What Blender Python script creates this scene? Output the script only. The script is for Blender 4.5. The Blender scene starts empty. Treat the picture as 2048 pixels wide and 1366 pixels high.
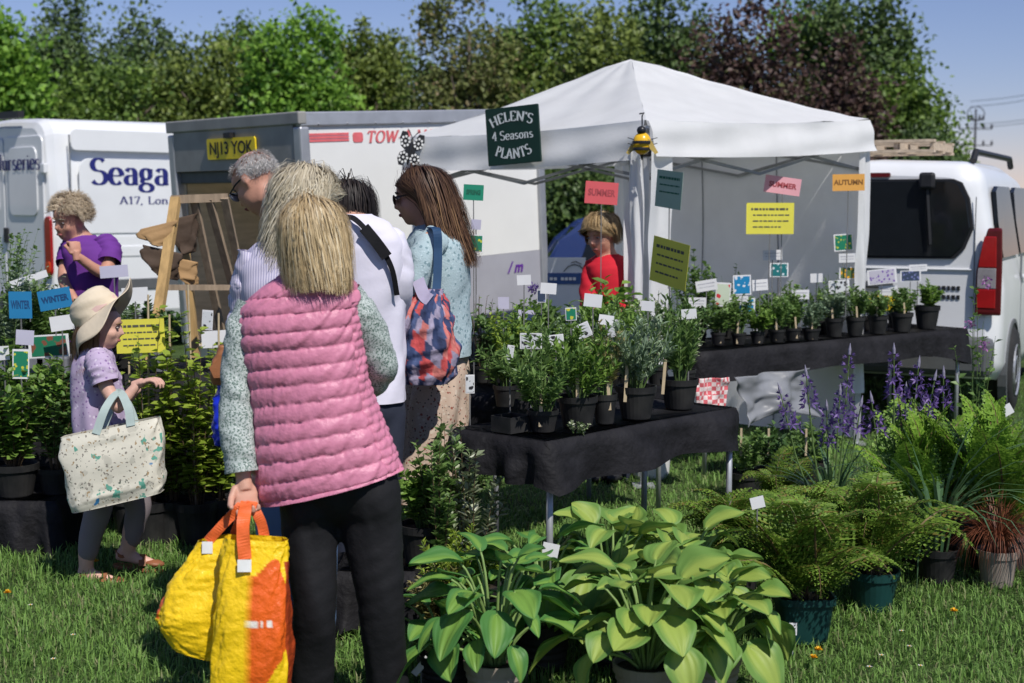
import bpy, bmesh, math, random
import numpy as np
from mathutils import Vector, Matrix, Euler
PI = math.pi
R = math.radians
random.seed(7)
rng = np.random.default_rng(7)
scene = bpy.context.scene
COL = scene.collection

# ---------------------------------------------------------------- camera, sky, sun, exposure
F = 2844.0                       # focal length in photograph pixels (50 mm on a 36 mm sensor, 2048 px wide)
CAMH = 1.6
PITCH = math.atan((683 - 405) / F)
cam_data = bpy.data.cameras.new('camera')
cam = bpy.data.objects.new('camera', cam_data); COL.objects.link(cam)
cam.location = (0, 0, CAMH)
cam.rotation_euler = (R(90) - PITCH, 0, 0)
cam_data.sensor_width = 36.0
cam_data.lens = 50.0
cam_data.clip_start = 0.05
cam_data.clip_end = 2000.0
cam_data.dof.use_dof = True
cam_data.dof.focus_distance = 5.6
cam_data.dof.aperture_fstop = 3.6
scene.camera = cam

SUN_EL = R(52.0)
SUN_DIR = Vector((0.53, -0.848, 0)).normalized()          # horizontal direction towards the sun
SUN_VEC = Vector((SUN_DIR.x * math.cos(SUN_EL), SUN_DIR.y * math.cos(SUN_EL), math.sin(SUN_EL)))
world = bpy.data.worlds.new('World'); scene.world = world; world.use_nodes = True
wn = world.node_tree.nodes; wl = world.node_tree.links; wn.clear()
w_out = wn.new('ShaderNodeOutputWorld'); w_bg = wn.new('ShaderNodeBackground'); w_sky = wn.new('ShaderNodeTexSky')
w_sky.sky_type = 'NISHITA'; w_sky.sun_disc = False
w_sky.sun_elevation = SUN_EL
w_sky.sun_rotation = math.atan2(SUN_DIR.x, SUN_DIR.y)
w_sky.altitude = 0.0; w_sky.air_density = 1.0; w_sky.dust_density = 0.0; w_sky.ozone_density = 10.0
w_bg.inputs[1].default_value = 0.09
w_mix = wn.new('ShaderNodeMix'); w_mix.data_type = 'RGBA'; w_mix.blend_type = 'MULTIPLY'; w_mix.inputs[0].default_value = 1.0
w_mix.inputs[7].default_value = (1.16, 0.87, 0.89, 1)          # the faintly violet cast of the whole hazy sky
wl.new(w_sky.outputs[0], w_mix.inputs[6]); wl.new(w_mix.outputs[2], w_bg.inputs[0]); wl.new(w_bg.outputs[0], w_out.inputs[0])
sun_data = bpy.data.lights.new('sun', 'SUN'); sun = bpy.data.objects.new('sun', sun_data); COL.objects.link(sun)
sun_data.energy = 4.0; sun_data.angle = R(0.53); sun_data.color = (1.0, 0.96, 0.90)
sun.rotation_euler = (-SUN_VEC).to_track_quat('-Z', 'Y').to_euler()
sun.location = (6, -6, 12)
vs = scene.view_settings
vs.view_transform = 'Standard'; vs.look = 'None'; vs.gamma = 1.0; vs.use_curve_mapping = False
vs.exposure = 0.2
scene.render.filter_size = 1.9
scene.cycles.max_bounces = 9; scene.cycles.diffuse_bounces = 6; scene.cycles.transmission_bounces = 6; scene.cycles.transparent_max_bounces = 6
scene.cycles.use_denoising = True

# ---------------------------------------------------------------- picture-to-place helpers
_cp, _sp = math.cos(PITCH), math.sin(PITCH)
def X_at(px, d, z=0.0):
    return (px - 1024.0) / F * (d * _cp + (CAMH - z) * _sp)
def col(px, d, z=0.0):                      # the place seen in column px at distance d and height z
    return Vector((X_at(px, d, z), d, z))
def z_at(py, d):
    yc = (683.0 - py) / F
    return CAMH + d * (-_sp + yc * _cp) / (_cp + yc * _sp)
def at(px, py, d):
    z = z_at(py, d); return Vector((X_at(px, d, z), d, z))
def d_at(py, z):                            # distance where height z is seen in row py
    yc = (683.0 - py) / F
    return (z - CAMH) * (_cp + yc * _sp) / (-_sp + yc * _cp)
def on(px, py, z):                          # the point of the level plane z seen at the pixel
    d = d_at(py, z); return col(px, d, z)

# ---------------------------------------------------------------- materials
MATS = {}
def _lin(c): return tuple(c) + (1.0,)
def mat(name, rgb, rough=0.6, var=0.12, scale=14.0, bump=0.0, bscale=None, metal=0.0, spec=0.35, transl=0.0, rgb2=None,
        coat=0.0, island=0.0, stretch=None):
    if name in MATS: return MATS[name]
    m = bpy.data.materials.new(name); m.use_nodes = True
    n, l = m.node_tree.nodes, m.node_tree.links
    b = n['Principled BSDF']; out = n['Material Output']
    b.inputs['Roughness'].default_value = rough; b.inputs['Metallic'].default_value = metal
    b.inputs['Specular IOR Level'].default_value = spec
    b.inputs['Coat Weight'].default_value = coat
    tc = n.new('ShaderNodeTexCoord')
    src = tc.outputs['Object']
    if stretch:
        mp = n.new('ShaderNodeMapping'); mp.inputs['Scale'].default_value = stretch; l.new(src, mp.inputs[0]); src = mp.outputs[0]
    no = n.new('ShaderNodeTexNoise'); no.inputs['Scale'].default_value = scale; no.inputs['Detail'].default_value = 5.0
    l.new(src, no.inputs['Vector'])
    lo = tuple(max(0, c * (1 - var)) for c in rgb); hi = tuple(min(1, c * (1 + var)) for c in (rgb2 or rgb))
    ramp = n.new('ShaderNodeValToRGB'); ramp.color_ramp.elements[0].position = 0.3; ramp.color_ramp.elements[1].position = 0.7
    ramp.color_ramp.elements[0].color = _lin(lo); ramp.color_ramp.elements[1].color = _lin(hi)
    fac = no.outputs['Fac']
    if island > 0:
        g = n.new('ShaderNodeNewGeometry')
        mx = n.new('ShaderNodeMix'); mx.data_type = 'FLOAT'; mx.inputs[0].default_value = island
        l.new(no.outputs['Fac'], mx.inputs[2]); l.new(g.outputs['Random Per Island'], mx.inputs[3]); fac = mx.outputs[0]
        ramp.color_ramp.elements[0].position = 0.05; ramp.color_ramp.elements[1].position = 0.95
    l.new(fac, ramp.inputs[0]); l.new(ramp.outputs[0], b.inputs['Base Color'])
    if bump > 0:
        nb = n.new('ShaderNodeTexNoise'); nb.inputs['Scale'].default_value = bscale or scale * 3; nb.inputs['Detail'].default_value = 6
        l.new(src, nb.inputs['Vector'])
        bp = n.new('ShaderNodeBump'); bp.inputs['Strength'].default_value = bump; bp.inputs['Distance'].default_value = 0.01
        l.new(nb.outputs['Fac'], bp.inputs['Height']); l.new(bp.outputs[0], b.inputs['Normal'])
    if transl > 0:
        t = n.new('ShaderNodeBsdfTranslucent'); ms = n.new('ShaderNodeMixShader'); ms.inputs[0].default_value = transl
        l.new(ramp.outputs[0], t.inputs[0]); l.new(b.outputs[0], ms.inputs[1]); l.new(t.outputs[0], ms.inputs[2]); l.new(ms.outputs[0], out.inputs[0])
    MATS[name] = m; return m

def leafmat(name, c1, c2, transl=0.3, rough=0.45, spec=0.4, c3=None):
    """Leaf colours spread leaf by leaf between c1 and c2 (now and then c3)."""
    if name in MATS: return MATS[name]
    m = bpy.data.materials.new(name); m.use_nodes = True
    n, l = m.node_tree.nodes, m.node_tree.links
    b = n['Principled BSDF']; out = n['Material Output']
    b.inputs['Roughness'].default_value = rough; b.inputs['Specular IOR Level'].default_value = spec
    g = n.new('ShaderNodeNewGeometry'); ramp = n.new('ShaderNodeValToRGB')
    ramp.color_ramp.elements[0].color = _lin(c1); ramp.color_ramp.elements[1].color = _lin(c2)
    if c3:
        ramp.color_ramp.elements[1].position = 0.84
        e = ramp.color_ramp.elements.new(0.95); e.color = _lin(c3)
    l.new(g.outputs['Random Per Island'], ramp.inputs[0]); l.new(ramp.outputs[0], b.inputs['Base Color'])
    t = n.new('ShaderNodeBsdfTranslucent'); ms = n.new('ShaderNodeMixShader'); ms.inputs[0].default_value = transl
    l.new(ramp.outputs[0], t.inputs[0]); l.new(b.outputs[0], ms.inputs[1]); l.new(t.outputs[0], ms.inputs[2]); l.new(ms.outputs[0], out.inputs[0])
    MATS[name] = m; return m

# ---------------------------------------------------------------- mesh builder
def rotz(a): return Matrix.Rotation(a, 3, 'Z')
def frame_from(yaw=0, pitch=0, roll=0):
    return Matrix.Rotation(yaw, 3, 'Z') @ Matrix.Rotation(pitch, 3, 'X') @ Matrix.Rotation(roll, 3, 'Y')
class MB:
    def __init__(s): s.v = []; s.f = []
    def add(s, V, Fc):
        k = len(s.v); s.v.extend([tuple(p) for p in V]); s.f.extend([tuple(i + k for i in q) for q in Fc]); return s
    def box(s, c, size, rot=None):
        c = Vector(c); hx, hy, hz = size[0] / 2, size[1] / 2, size[2] / 2
        P = [Vector((x, y, z)) for z in (-hz, hz) for y in (-hy, hy) for x in (-hx, hx)]
        if rot is not None: P = [rot @ p for p in P]
        return s.add([c + p for p in P], [(0, 2, 3, 1), (4, 5, 7, 6), (0, 1, 5, 4), (2, 6, 7, 3), (0, 4, 6, 2), (1, 3, 7, 5)])
    def bar(s, a, b, w, h=None, up=(0, 0, 1)):        # a rectangular bar from a to b
        a, b = Vector(a), Vector(b); h = h or w; t = (b - a).normalized(); up = Vector(up)
        x = t.cross(up)
        if x.length < 1e-4: x = t.cross(Vector((1, 0, 0)))
        x.normalize(); y = x.cross(t)
        P = [p + x * (w / 2 * i) + y * (h / 2 * j) for p in (a, b) for j in (-1, 1) for i in (-1, 1)]
        return s.add(P, [(0, 1, 3, 2), (4, 6, 7, 5), (0, 4, 5, 1), (1, 5, 7, 3), (3, 7, 6, 2), (2, 6, 4, 0)])
    def tube(s, path, rad, seg=8, caps=True):
        path = [Vector(p) for p in path]; n = len(path)
        rad = [rad] * n if not hasattr(rad, '__len__') else rad
        V = []; x = None
        for i, p in enumerate(path):
            t = (path[min(i + 1, n - 1)] - path[max(i - 1, 0)])
            t = t.normalized() if t.length > 1e-9 else Vector((0, 0, 1))
            if x is None:
                x = t.cross(Vector((0, 0, 1)))
                if x.length < 0.05: x = t.cross(Vector((1, 0, 0)))
            x = (x - t * x.dot(t)); x.normalize(); y = t.cross(x)
            for k in range(seg):
                a = 2 * PI * k / seg; V.append(p + (x * math.cos(a) + y * math.sin(a)) * rad[i])
        Fc = [(i * seg + k, i * seg + (k + 1) % seg, (i + 1) * seg + (k + 1) % seg, (i + 1) * seg + k) for i in range(n - 1) for k in range(seg)]
        if caps: Fc += [tuple(range(seg))[::-1], tuple(range((n - 1) * seg, n * seg))]
        return s.add(V, Fc)
    def lathe(s, prof, seg=24, c=(0, 0, 0), caps=True):
        c = Vector(c); V = []; n = len(prof)
        for r, z in prof:
            for k in range(seg):
                a = 2 * PI * k / seg; V.append(c + Vector((r * math.cos(a), r * math.sin(a), z)))
        Fc = [(i * seg + k, i * seg + (k + 1) % seg, (i + 1) * seg + (k + 1) % seg, (i + 1) * seg + k) for i in range(n - 1) for k in range(seg)]
        if caps: Fc += [tuple(range(seg))[::-1], tuple(range((n - 1) * seg, n * seg))]
        return s.add(V, Fc)
    def grid(s, fn, nu, nv):
        V = [fn(i / nu, j / nv) for i in range(nu + 1) for j in range(nv + 1)]
        Fc = [(i * (nv + 1) + j, (i + 1) * (nv + 1) + j, (i + 1) * (nv + 1) + j + 1, i * (nv + 1) + j + 1) for i in range(nu) for j in range(nv)]
        return s.add(V, Fc)
    def ell(s, c, r, rot=None, nu=12, nv=16):
        c = Vector(c); V = []
        for i in range(nu + 1):
            th = PI * (i + 0.001) / (nu + 0.002)
            for j in range(nv):
                ph = 2 * PI * j / nv
                p = Vector((r[0] * math.sin(th) * math.cos(ph), r[1] * math.sin(th) * math.sin(ph), r[2] * math.cos(th)))
                V.append(c + (rot @ p if rot is not None else p))
        Fc = [(i * nv + j, (i + 1) * nv + j, (i + 1) * nv + (j + 1) % nv, i * nv + (j + 1) % nv) for i in range(nu) for j in range(nv)]
        Fc += [tuple(range(nv)), tuple(range(nu * nv, (nu + 1) * nv))[::-1]]
        return s.add(V, Fc)
    def prism(s, pts, depth, origin=(0, 0, 0), ux=(1, 0, 0), uy=(0, 0, 1)):
        """Extrude the outline pts (in the plane ux, uy at origin) by depth along ux x uy; the outline may be concave if star-shaped from its mean."""
        o, ux, uy = Vector(origin), Vector(ux), Vector(uy); nz = ux.cross(uy).normalized() * depth
        n = len(pts); A = [o + ux * p[0] + uy * p[1] for p in pts]; B = [a + nz for a in A]
        cA = sum(A, Vector()) / n; cB = cA + nz
        V = A + B + [cA, cB]
        Fc = [(i, (i + 1) % n, n + (i + 1) % n, n + i) for i in range(n)]
        Fc += [(2 * n, (i + 1) % n, i) for i in range(n)] + [(2 * n + 1, n + i, n + (i + 1) % n) for i in range(n)]
        return s.add(V, Fc)
def rrect(w, h, r, seg=5, cx=0, cy=0):
    P = []
    for (sx, sy, a0) in ((1, 1, 0), (-1, 1, 90), (-1, -1, 180), (1, -1, 270)):
        for k in range(seg + 1):
            a = R(a0 + 90 * k / seg); P.append((cx + sx * (w / 2 - r) + r * math.cos(a), cy + sy * (h / 2 - r) + r * math.sin(a)))
    return P

def np_mesh(name, V, Fq, smooth=False):
    """Fast mesh from an (n,3) array and an (m,k) face array (or several)."""
    me = bpy.data.meshes.new(name)
    V = np.asarray(V, dtype=np.float32)
    if not isinstance(Fq, (list, tuple)): Fq = [Fq]
    Fq = [np.asarray(q, dtype=np.int32) for q in Fq if len(q)]
    me.vertices.add(len(V)); me.vertices.foreach_set('co', V.ravel())
    nl = sum(q.size for q in Fq); npoly = sum(len(q) for q in Fq)
    me.loops.add(nl); me.polygons.add(npoly)
    me.loops.foreach_set('vertex_index', np.concatenate([q.ravel() for q in Fq]))
    sizes = np.concatenate([np.full(len(q), q.shape[1], np.int32) for q in Fq])
    st = np.concatenate([[0], np.cumsum(sizes)[:-1]]).astype(np.int32)
    me.polygons.foreach_set('loop_start', st)
    me.polygons.foreach_set('use_smooth', np.full(npoly, smooth, dtype=bool))
    me.update(calc_edges=True); me.validate()
    return me
def mesh_of(name, mb, smooth=False):
    if isinstance(mb, bpy.types.Mesh): return mb
    me = bpy.data.meshes.new(name); me.from_pydata(mb.v, [], mb.f)
    if smooth: me.polygons.foreach_set('use_smooth', np.full(len(me.polygons), True, dtype=bool))
    me.update(); return me
def fix_normals(me):
    bm = bmesh.new(); bm.from_mesh(me); bmesh.ops.recalc_face_normals(bm, faces=bm.faces); bm.to_mesh(me); bm.free(); me.update()

# ---------------------------------------------------------------- things, parts, setting
def tag(o, label=None, cat=None, group=None, kind=None):
    if label: o['label'] = label
    if cat: o['category'] = cat
    if group: o['group'] = group
    if kind: o['kind'] = kind
    return o
def thing(name, label, cat, loc=(0, 0, 0), rz=0.0, group=None):
    o = bpy.data.objects.new(name, None); COL.objects.link(o); o.empty_display_size = 0.1
    o.location = loc; o.rotation_euler = (0, 0, rz)
    return tag(o, label, cat, group)
def _mw(o):
    m = Matrix.Translation(o.location) @ o.rotation_euler.to_matrix().to_4x4()
    return m
def part(name, mb, m, parent, smooth=False, bevel=0.0, world=False, loc=None, rot=None, solid=0.0, norm=False):
    me = mesh_of(name, mb, smooth)
    if norm: fix_normals(me)
    if m is not None and not me.materials: me.materials.append(m)
    o = bpy.data.objects.new(name, me); COL.objects.link(o); o.parent = parent
    if world: o.matrix_parent_inverse = _mw(parent).inverted()
    if loc is not None: o.location = loc
    if rot is not None: o.rotation_euler = rot
    if solid:
        md = o.modifiers.new('solid', 'SOLIDIFY'); md.thickness = solid; md.offset = 0
    if bevel:
        md = o.modifiers.new('bevel', 'BEVEL'); md.width = bevel; md.segments = 2; md.limit_method = 'ANGLE'; md.angle_limit = R(40)
    return o
def single(name, mb, m, label, cat, base, group=None, smooth=False, bevel=0.0, solid=0.0, rz=0.0, norm=False):
    """A thing that is one mesh, given in coordinates local to base."""
    me = mesh_of(name, mb, smooth)
    if norm: fix_normals(me)
    if m is not None and not me.materials: me.materials.append(m)
    o = bpy.data.objects.new(name, me); COL.objects.link(o); o.location = base; o.rotation_euler = (0, 0, rz)
    if solid:
        md = o.modifiers.new('solid', 'SOLIDIFY'); md.thickness = solid; md.offset = 0
    if bevel:
        md = o.modifiers.new('bevel', 'BEVEL'); md.width = bevel; md.segments = 2; md.limit_method = 'ANGLE'; md.angle_limit = R(40)
    return tag(o, label, cat, group)
def struct(name, mb, m, label=None, smooth=False):
    me = mesh_of(name, mb, smooth); me.materials.append(m)
    o = bpy.data.objects.new(name, me); COL.objects.link(o); o['kind'] = 'structure'
    o['label'] = label; o['category'] = name.split('_')[-1]
    return o
def noise1(x, seed=0):
    """smooth value noise on an array"""
    x = np.asarray(x, float); r = np.random.default_rng(seed).uniform(-1, 1, 512)
    i = np.floor(x).astype(int); f = x - i; f = f * f * (3 - 2 * f)
    return r[i % 512] * (1 - f) + r[(i + 1) % 512] * f
def noise2(x, y, seed=0):
    x = np.asarray(x, float); y = np.asarray(y, float)
    T = np.random.default_rng(seed).uniform(-1, 1, (64, 64))
    i = np.floor(x).astype(int); j = np.floor(y).astype(int); fx = x - i; fy = y - j
    fx = fx * fx * (3 - 2 * fx); fy = fy * fy * (3 - 2 * fy)
    g = lambda a, b: T[a % 64, b % 64]
    return (g(i, j) * (1 - fx) + g(i + 1, j) * fx) * (1 - fy) + (g(i, j + 1) * (1 - fx) + g(i + 1, j + 1) * fx) * fy
def ground_z(x, y):
    return 0.02 * noise2(np.asarray(x) * 0.8 + 9, np.asarray(y) * 0.8 + 3, 5) + 0.012 * noise2(np.asarray(x) * 2.3, np.asarray(y) * 2.3, 6)
def gz(x, y): return float(ground_z(x, y))

# ---------------------------------------------------------------- lettering (flat print)
def text_mesh(txt, size, bold=0.0, align='CENTER', shear=0.0, spacing=1.0):
    cu = bpy.data.curves.new('t', 'FONT'); cu.body = txt; cu.size = size; cu.align_x = align; cu.align_y = 'CENTER'
    cu.offset = bold; cu.shear = shear; cu.space_character = spacing; cu.resolution_u = 3; cu.fill_mode = 'FRONT'
    o = bpy.data.objects.new('t', cu); COL.objects.link(o)
    bpy.context.view_layer.update()
    me = bpy.data.meshes.new_from_object(o.evaluated_get(bpy.context.evaluated_depsgraph_get()))
    V = np.zeros(len(me.vertices) * 3); me.vertices.foreach_get('co', V); V = V.reshape(-1, 3)
    Fc = [tuple(p.vertices) for p in me.polygons]
    bpy.data.objects.remove(o); bpy.data.curves.remove(cu); bpy.data.meshes.remove(me)
    return V, Fc
def text_mb(txt, size, origin, ux, uy, sx=1.0, **kw):
    V, Fc = text_mesh(txt, size, **kw); o, ux, uy = Vector(origin), Vector(ux), Vector(uy)
    mb = MB(); mb.add([o + ux * (p[0] * sx) + uy * p[1] for p in V], Fc); return mb
def _arc(cx, cy, rx, ry, a0, a1, n=14):
    return [(cx + rx * math.cos(R(a0 + (a1 - a0) * i / n)), cy + ry * math.sin(R(a0 + (a1 - a0) * i / n))) for i in range(n + 1)]
# serif letters as pen strokes: (advance width, strokes, serif feet (x, y))
GLYPH = {
 'S': (.66, [_arc(.32, .755, .24, .235, 35, 270) [:-1] + _arc(.32, .26, .27, .26, 90, -150)], []),
 'e': (.58, [[(.08, .34), (.50, .34)], _arc(.29, .32, .23, .32, 4, 318)], []),
 'a': (.56, [_arc(.25, .43, .17, .2, 155, 0) + [(.42, .1), (.46, .02), (.54, .04)], _arc(.24, .175, .18, .175, 70, 330)], []),
 'g': (.60, [_arc(.26, .42, .18, .21, 0, 360), [(.15, .24), (.1, .13), (.18, .06), (.4, .05)], _arc(.27, -.12, .24, .16, 60, 420), [(.38, .57), (.54, .6)]], []),
 't': (.40, [[(.17, .82), (.17, .1)] + _arc(.27, .1, .1, .1, 180, 300, 6), [(.03, .6), (.36, .6)]], []),
 'n': (.66, [[(.13, .62), (.13, .01)], [(.13, .42)] + _arc(.31, .42, .18, .2, 150, 0) + [(.49, .01)]], [(.13, 0), (.49, 0), (.1, .62)]),
 'u': (.66, [[(.13, .62), (.13, .2)] + _arc(.31, .2, .18, .19, 180, 350) , [(.5, .62), (.5, .01)]], [(.09, .62), (.46, .62), (.53, 0)]),
 'r': (.46, [[(.13, .62), (.13, .01)], [(.13, .4)] + _arc(.3, .42, .17, .19, 160, 60)], [(.13, 0), (.1, .62)]),
 's': (.48, [_arc(.24, .465, .15, .155, 40, 270)[:-1] + _arc(.24, .155, .17, .155, 90, -150)], []),
 'i': (.30, [[(.14, .62), (.14, .01)], [(.14, .86), (.14, .8)]], [(.14, 0), (.1, .62)]),
 'o': (.60, [_arc(.3, .31, .22, .31, 0, 360)], []),
 'N': (.86, [[(.14, 0), (.14, 1)], [(.14, .97), (.72, .03)], [(.72, 0), (.72, 1)]], [(.14, 0), (.12, 1), (.72, 1)]),
 'H': (.86, [[(.15, 0), (.15, 1)], [(.15, .5), (.71, .5)], [(.71, 0), (.71, 1)]], [(.15, 0), (.15, 1), (.71, 0), (.71, 1)]),
 'E': (.68, [[(.15, 0), (.15, 1)], [(.1, .985), (.58, .985), (.59, .8)], [(.15, .5), (.45, .5)], [(.1, .015), (.6, .015), (.62, .2)]], []),
 'L': (.62, [[(.15, 0), (.15, 1)], [(.1, .015), (.56, .015), (.58, .22)]], [(.15, 1)]),
 'P': (.64, [[(.15, 0), (.15, 1)], [(.15, .98)] + _arc(.3, .745, .26, .24, 90, -90) + [(.15, .505)]], [(.15, 0), (.12, 1)]),
 'A': (.80, [[(.1, 0), (.4, 1)], [(.4, 1), (.7, 0)], [(.2, .33), (.6, .33)]], [(.1, 0), (.7, 0)]),
 'T': (.74, [[(.37, 0), (.37, 1)], [(.06, .8), (.08, .985), (.66, .985), (.68, .8)]], [(.37, 0)]),
 'O': (.84, [_arc(.42, .5, .34, .5, 0, 360, 20)], []),
 'W': (1.1, [[(.08, 1), (.34, 0)], [(.34, 0), (.55, .95)], [(.55, .95), (.78, 0)], [(.78, 0), (1.02, 1)]], [(.08, 1), (1.02, 1)]),
 'V': (.82, [[(.1, 1), (.42, 0)], [(.42, 0), (.74, 1)]], [(.1, 1), (.74, 1)]),
 '1': (.48, [[(.08, .8), (.24, .98)], [(.24, 1), (.24, 0)]], [(.24, 0)]),
 '7': (.54, [[(.06, .8), (.08, .97), (.5, .97)], [(.5, .97), (.22, 0)]], []),
 '4': (.62, [[(.44, 0), (.44, 1)], [(.44, 1), (.05, .3)], [(.05, .3), (.58, .3)]], [(.44, 0)]),
 ',': (.28, [[(.13, .05), (.08, -.15)]], []), "'": (.26, [[(.13, 1), (.1, .78)]], []), '-': (.4, [[(.05, .36), (.33, .36)]], []), ' ': (.34, [], []),
}
def serif(txt, cap, place, thick=0.16, thin=0.05, sx=1.0, space=0.04, slant=0.0):
    """Letters drawn with a broad pen; place(x, y) maps the text plane to a point."""
    mb = MB(); x0 = 0.0
    for ch in txt:
        adv, strokes, feet = GLYPH[ch]
        ss = [list(s) for s in strokes] + [[(fx - .12, fy + (.02 if fy < .5 else -.02)), (fx + .12, fy + (.02 if fy < .5 else -.02))] for fx, fy in feet]
        for st in ss:
            n = len(st); L = []; Rr = []
            for i, p in enumerate(st):
                q0 = st[max(i - 1, 0)]; q1 = st[min(i + 1, n - 1)]; tx, ty = q1[0] - q0[0], q1[1] - q0[1]; ln = math.hypot(tx, ty) or 1
                tx /= ln; ty /= ln; w = (thin + (thick - thin) * abs(ty) ** 1.3) / 2
                L.append((p[0] - ty * w, p[1] + tx * w)); Rr.append((p[0] + ty * w, p[1] - tx * w))
            V = [place((x0 + (q[0] + slant * q[1]) * sx) * cap, q[1] * cap) for q in L + Rr]
            mb.add(V, [(i, i + 1, n + i + 1, n + i) for i in range(n - 1)])
        x0 += (adv + space) * sx
    return mb
def serif_width(txt, cap, sx=1.0, space=0.04): return sum(GLYPH[c][0] + space for c in txt) * cap * sx

# ================================================================ ground and grass
def make_ground():
    xs = np.concatenate([[-700, -300, -120, -60, -30, -18, -12], np.arange(-9, 9.01, 0.25), [12, 18, 30, 60, 120, 300, 700]])
    ys = np.concatenate([[-300, -60, -20, -8, -2, 1], np.arange(2, 18.01, 0.25), [22, 28, 36, 50, 80, 140, 300, 700, 1500]])
    Xg, Yg = np.meshgrid(xs, ys, indexing='ij')
    Z = ground_z(Xg, Yg)
    V = np.stack([Xg, Yg, Z], -1).reshape(-1, 3); nu, nv = len(xs), len(ys)
    i, j = np.meshgrid(np.arange(nu - 1), np.arange(nv - 1), indexing='ij'); a = (i * nv + j).ravel()
    Fq = np.stack([a, a + nv, a + nv + 1, a + 1], -1)
    me = np_mesh('field_ground', V, Fq, True)
    m = bpy.data.materials.new('turf'); m.use_nodes = True; n, l = m.node_tree.nodes, m.node_tree.links
    b = n['Principled BSDF']; b.inputs['Roughness'].default_value = 0.9; b.inputs['Specular IOR Level'].default_value = 0.1
    tc = n.new('ShaderNodeTexCoord')
    n1 = n.new('ShaderNodeTexNoise'); n1.inputs['Scale'].default_value = 2.2; n1.inputs['Detail'].default_value = 4
    n2 = n.new('ShaderNodeTexNoise'); n2.inputs['Scale'].default_value = 45; n2.inputs['Detail'].default_value = 6
    for q in (n1, n2): l.new(tc.outputs['Object'], q.inputs['Vector'])
    mx = n.new('ShaderNodeMix'); mx.data_type = 'FLOAT'; mx.inputs[0].default_value = 0.6
    l.new(n1.outputs['Fac'], mx.inputs[2]); l.new(n2.outputs['Fac'], mx.inputs[3])
    rp = n.new('ShaderNodeValToRGB'); rp.color_ramp.elements[0].position = 0.35; rp.color_ramp.elements[1].position = 0.66
    rp.color_ramp.elements[0].color = (0.026, 0.042, 0.014, 1); rp.color_ramp.elements[1].color = (0.095, 0.150, 0.045, 1)
    l.new(mx.outputs[0], rp.inputs[0]); l.new(rp.outputs[0], b.inputs['Base Color'])
    bp = n.new('ShaderNodeBump'); bp.inputs['Strength'].default_value = 0.9; bp.inputs['Distance'].default_value = 0.03
    l.new(n2.outputs['Fac'], bp.inputs['Height']); l.new(bp.outputs[0], b.inputs['Normal'])
    me.materials.append(m)
    o = bpy.data.objects.new('field_ground', me); COL.objects.link(o); o['kind'] = 'structure'; o['label'] = 'short green turf of the fairground field'
make_ground()

def make_grass():
    P = []
    def strip(d0, d1, dens, pad=0.95):
        w = lambda d: d * 0.365 + pad
        a = (d1 - d0) * 2 * w(d1); n = int(a * dens)
        y = rng.uniform(d0, d1, n); x = rng.uniform(-w(d1), w(d1), n); k = np.abs(x) < w(d1) * 0.4 + (y / d1) * w(d1) * 0.6
        P.append(np.stack([x[k], y[k]], -1))
    strip(3.5, 5.6, 5200); strip(5.6, 7.4, 4200); strip(7.4, 9.5, 1900); strip(9.5, 13, 500)
    P = np.concatenate(P); n = len(P)
    clump = noise2(P[:, 0] * 3.1 + 40, P[:, 1] * 3.1, 11) * 0.5 + noise2(P[:, 0] * 9 + 4, P[:, 1] * 9, 12) * 0.5
    h = rng.uniform(0.025, 0.06, n) * (1 + 0.55 * clump); h[rng.random(n) < 0.02] *= 1.7
    az = rng.uniform(0, 2 * PI, n) ; lean = rng.uniform(0.1, 0.95, n)
    w = rng.uniform(0.0016, 0.0032, n) * (1 + (P[:, 1] - 4) * 0.10)
    z = ground_z(P[:, 0], P[:, 1]) - 0.004
    B = np.stack([P[:, 0], P[:, 1], z], -1); dr = np.stack([np.cos(az), np.sin(az), 0 * az], -1); sd = np.stack([-np.sin(az), np.cos(az), 0 * az], -1)
    up = np.array([0, 0, 1.0])
    mid = B + up * (h * 0.6)[:, None] + dr * (h * 0.3 * lean)[:, None]
    tip = B + up * (h * (1 - 0.3 * lean))[:, None] + dr * (h * 1.0 * lean)[:, None]
    W = sd * w[:, None]
    V = np.stack([B - W, B + W, mid + W * 0.8, mid - W * 0.8, tip], 1).reshape(-1, 3)
    k = np.arange(n)[:, None] * 5
    me = np_mesh('grass', V, [k + np.array([[0, 1, 2, 3]]), k + np.array([[3, 2, 4]])])
    me.materials.append(leafmat('grass_blade', (0.098, 0.190, 0.044), (0.230, 0.395, 0.090), 0.3, 0.5, 0.3, (0.26, 0.27, 0.13)))
    o = bpy.data.objects.new('grass', me); COL.objects.link(o); tag(o, 'short green grass blades covering the field', 'grass', kind='stuff')
make_grass()

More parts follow.
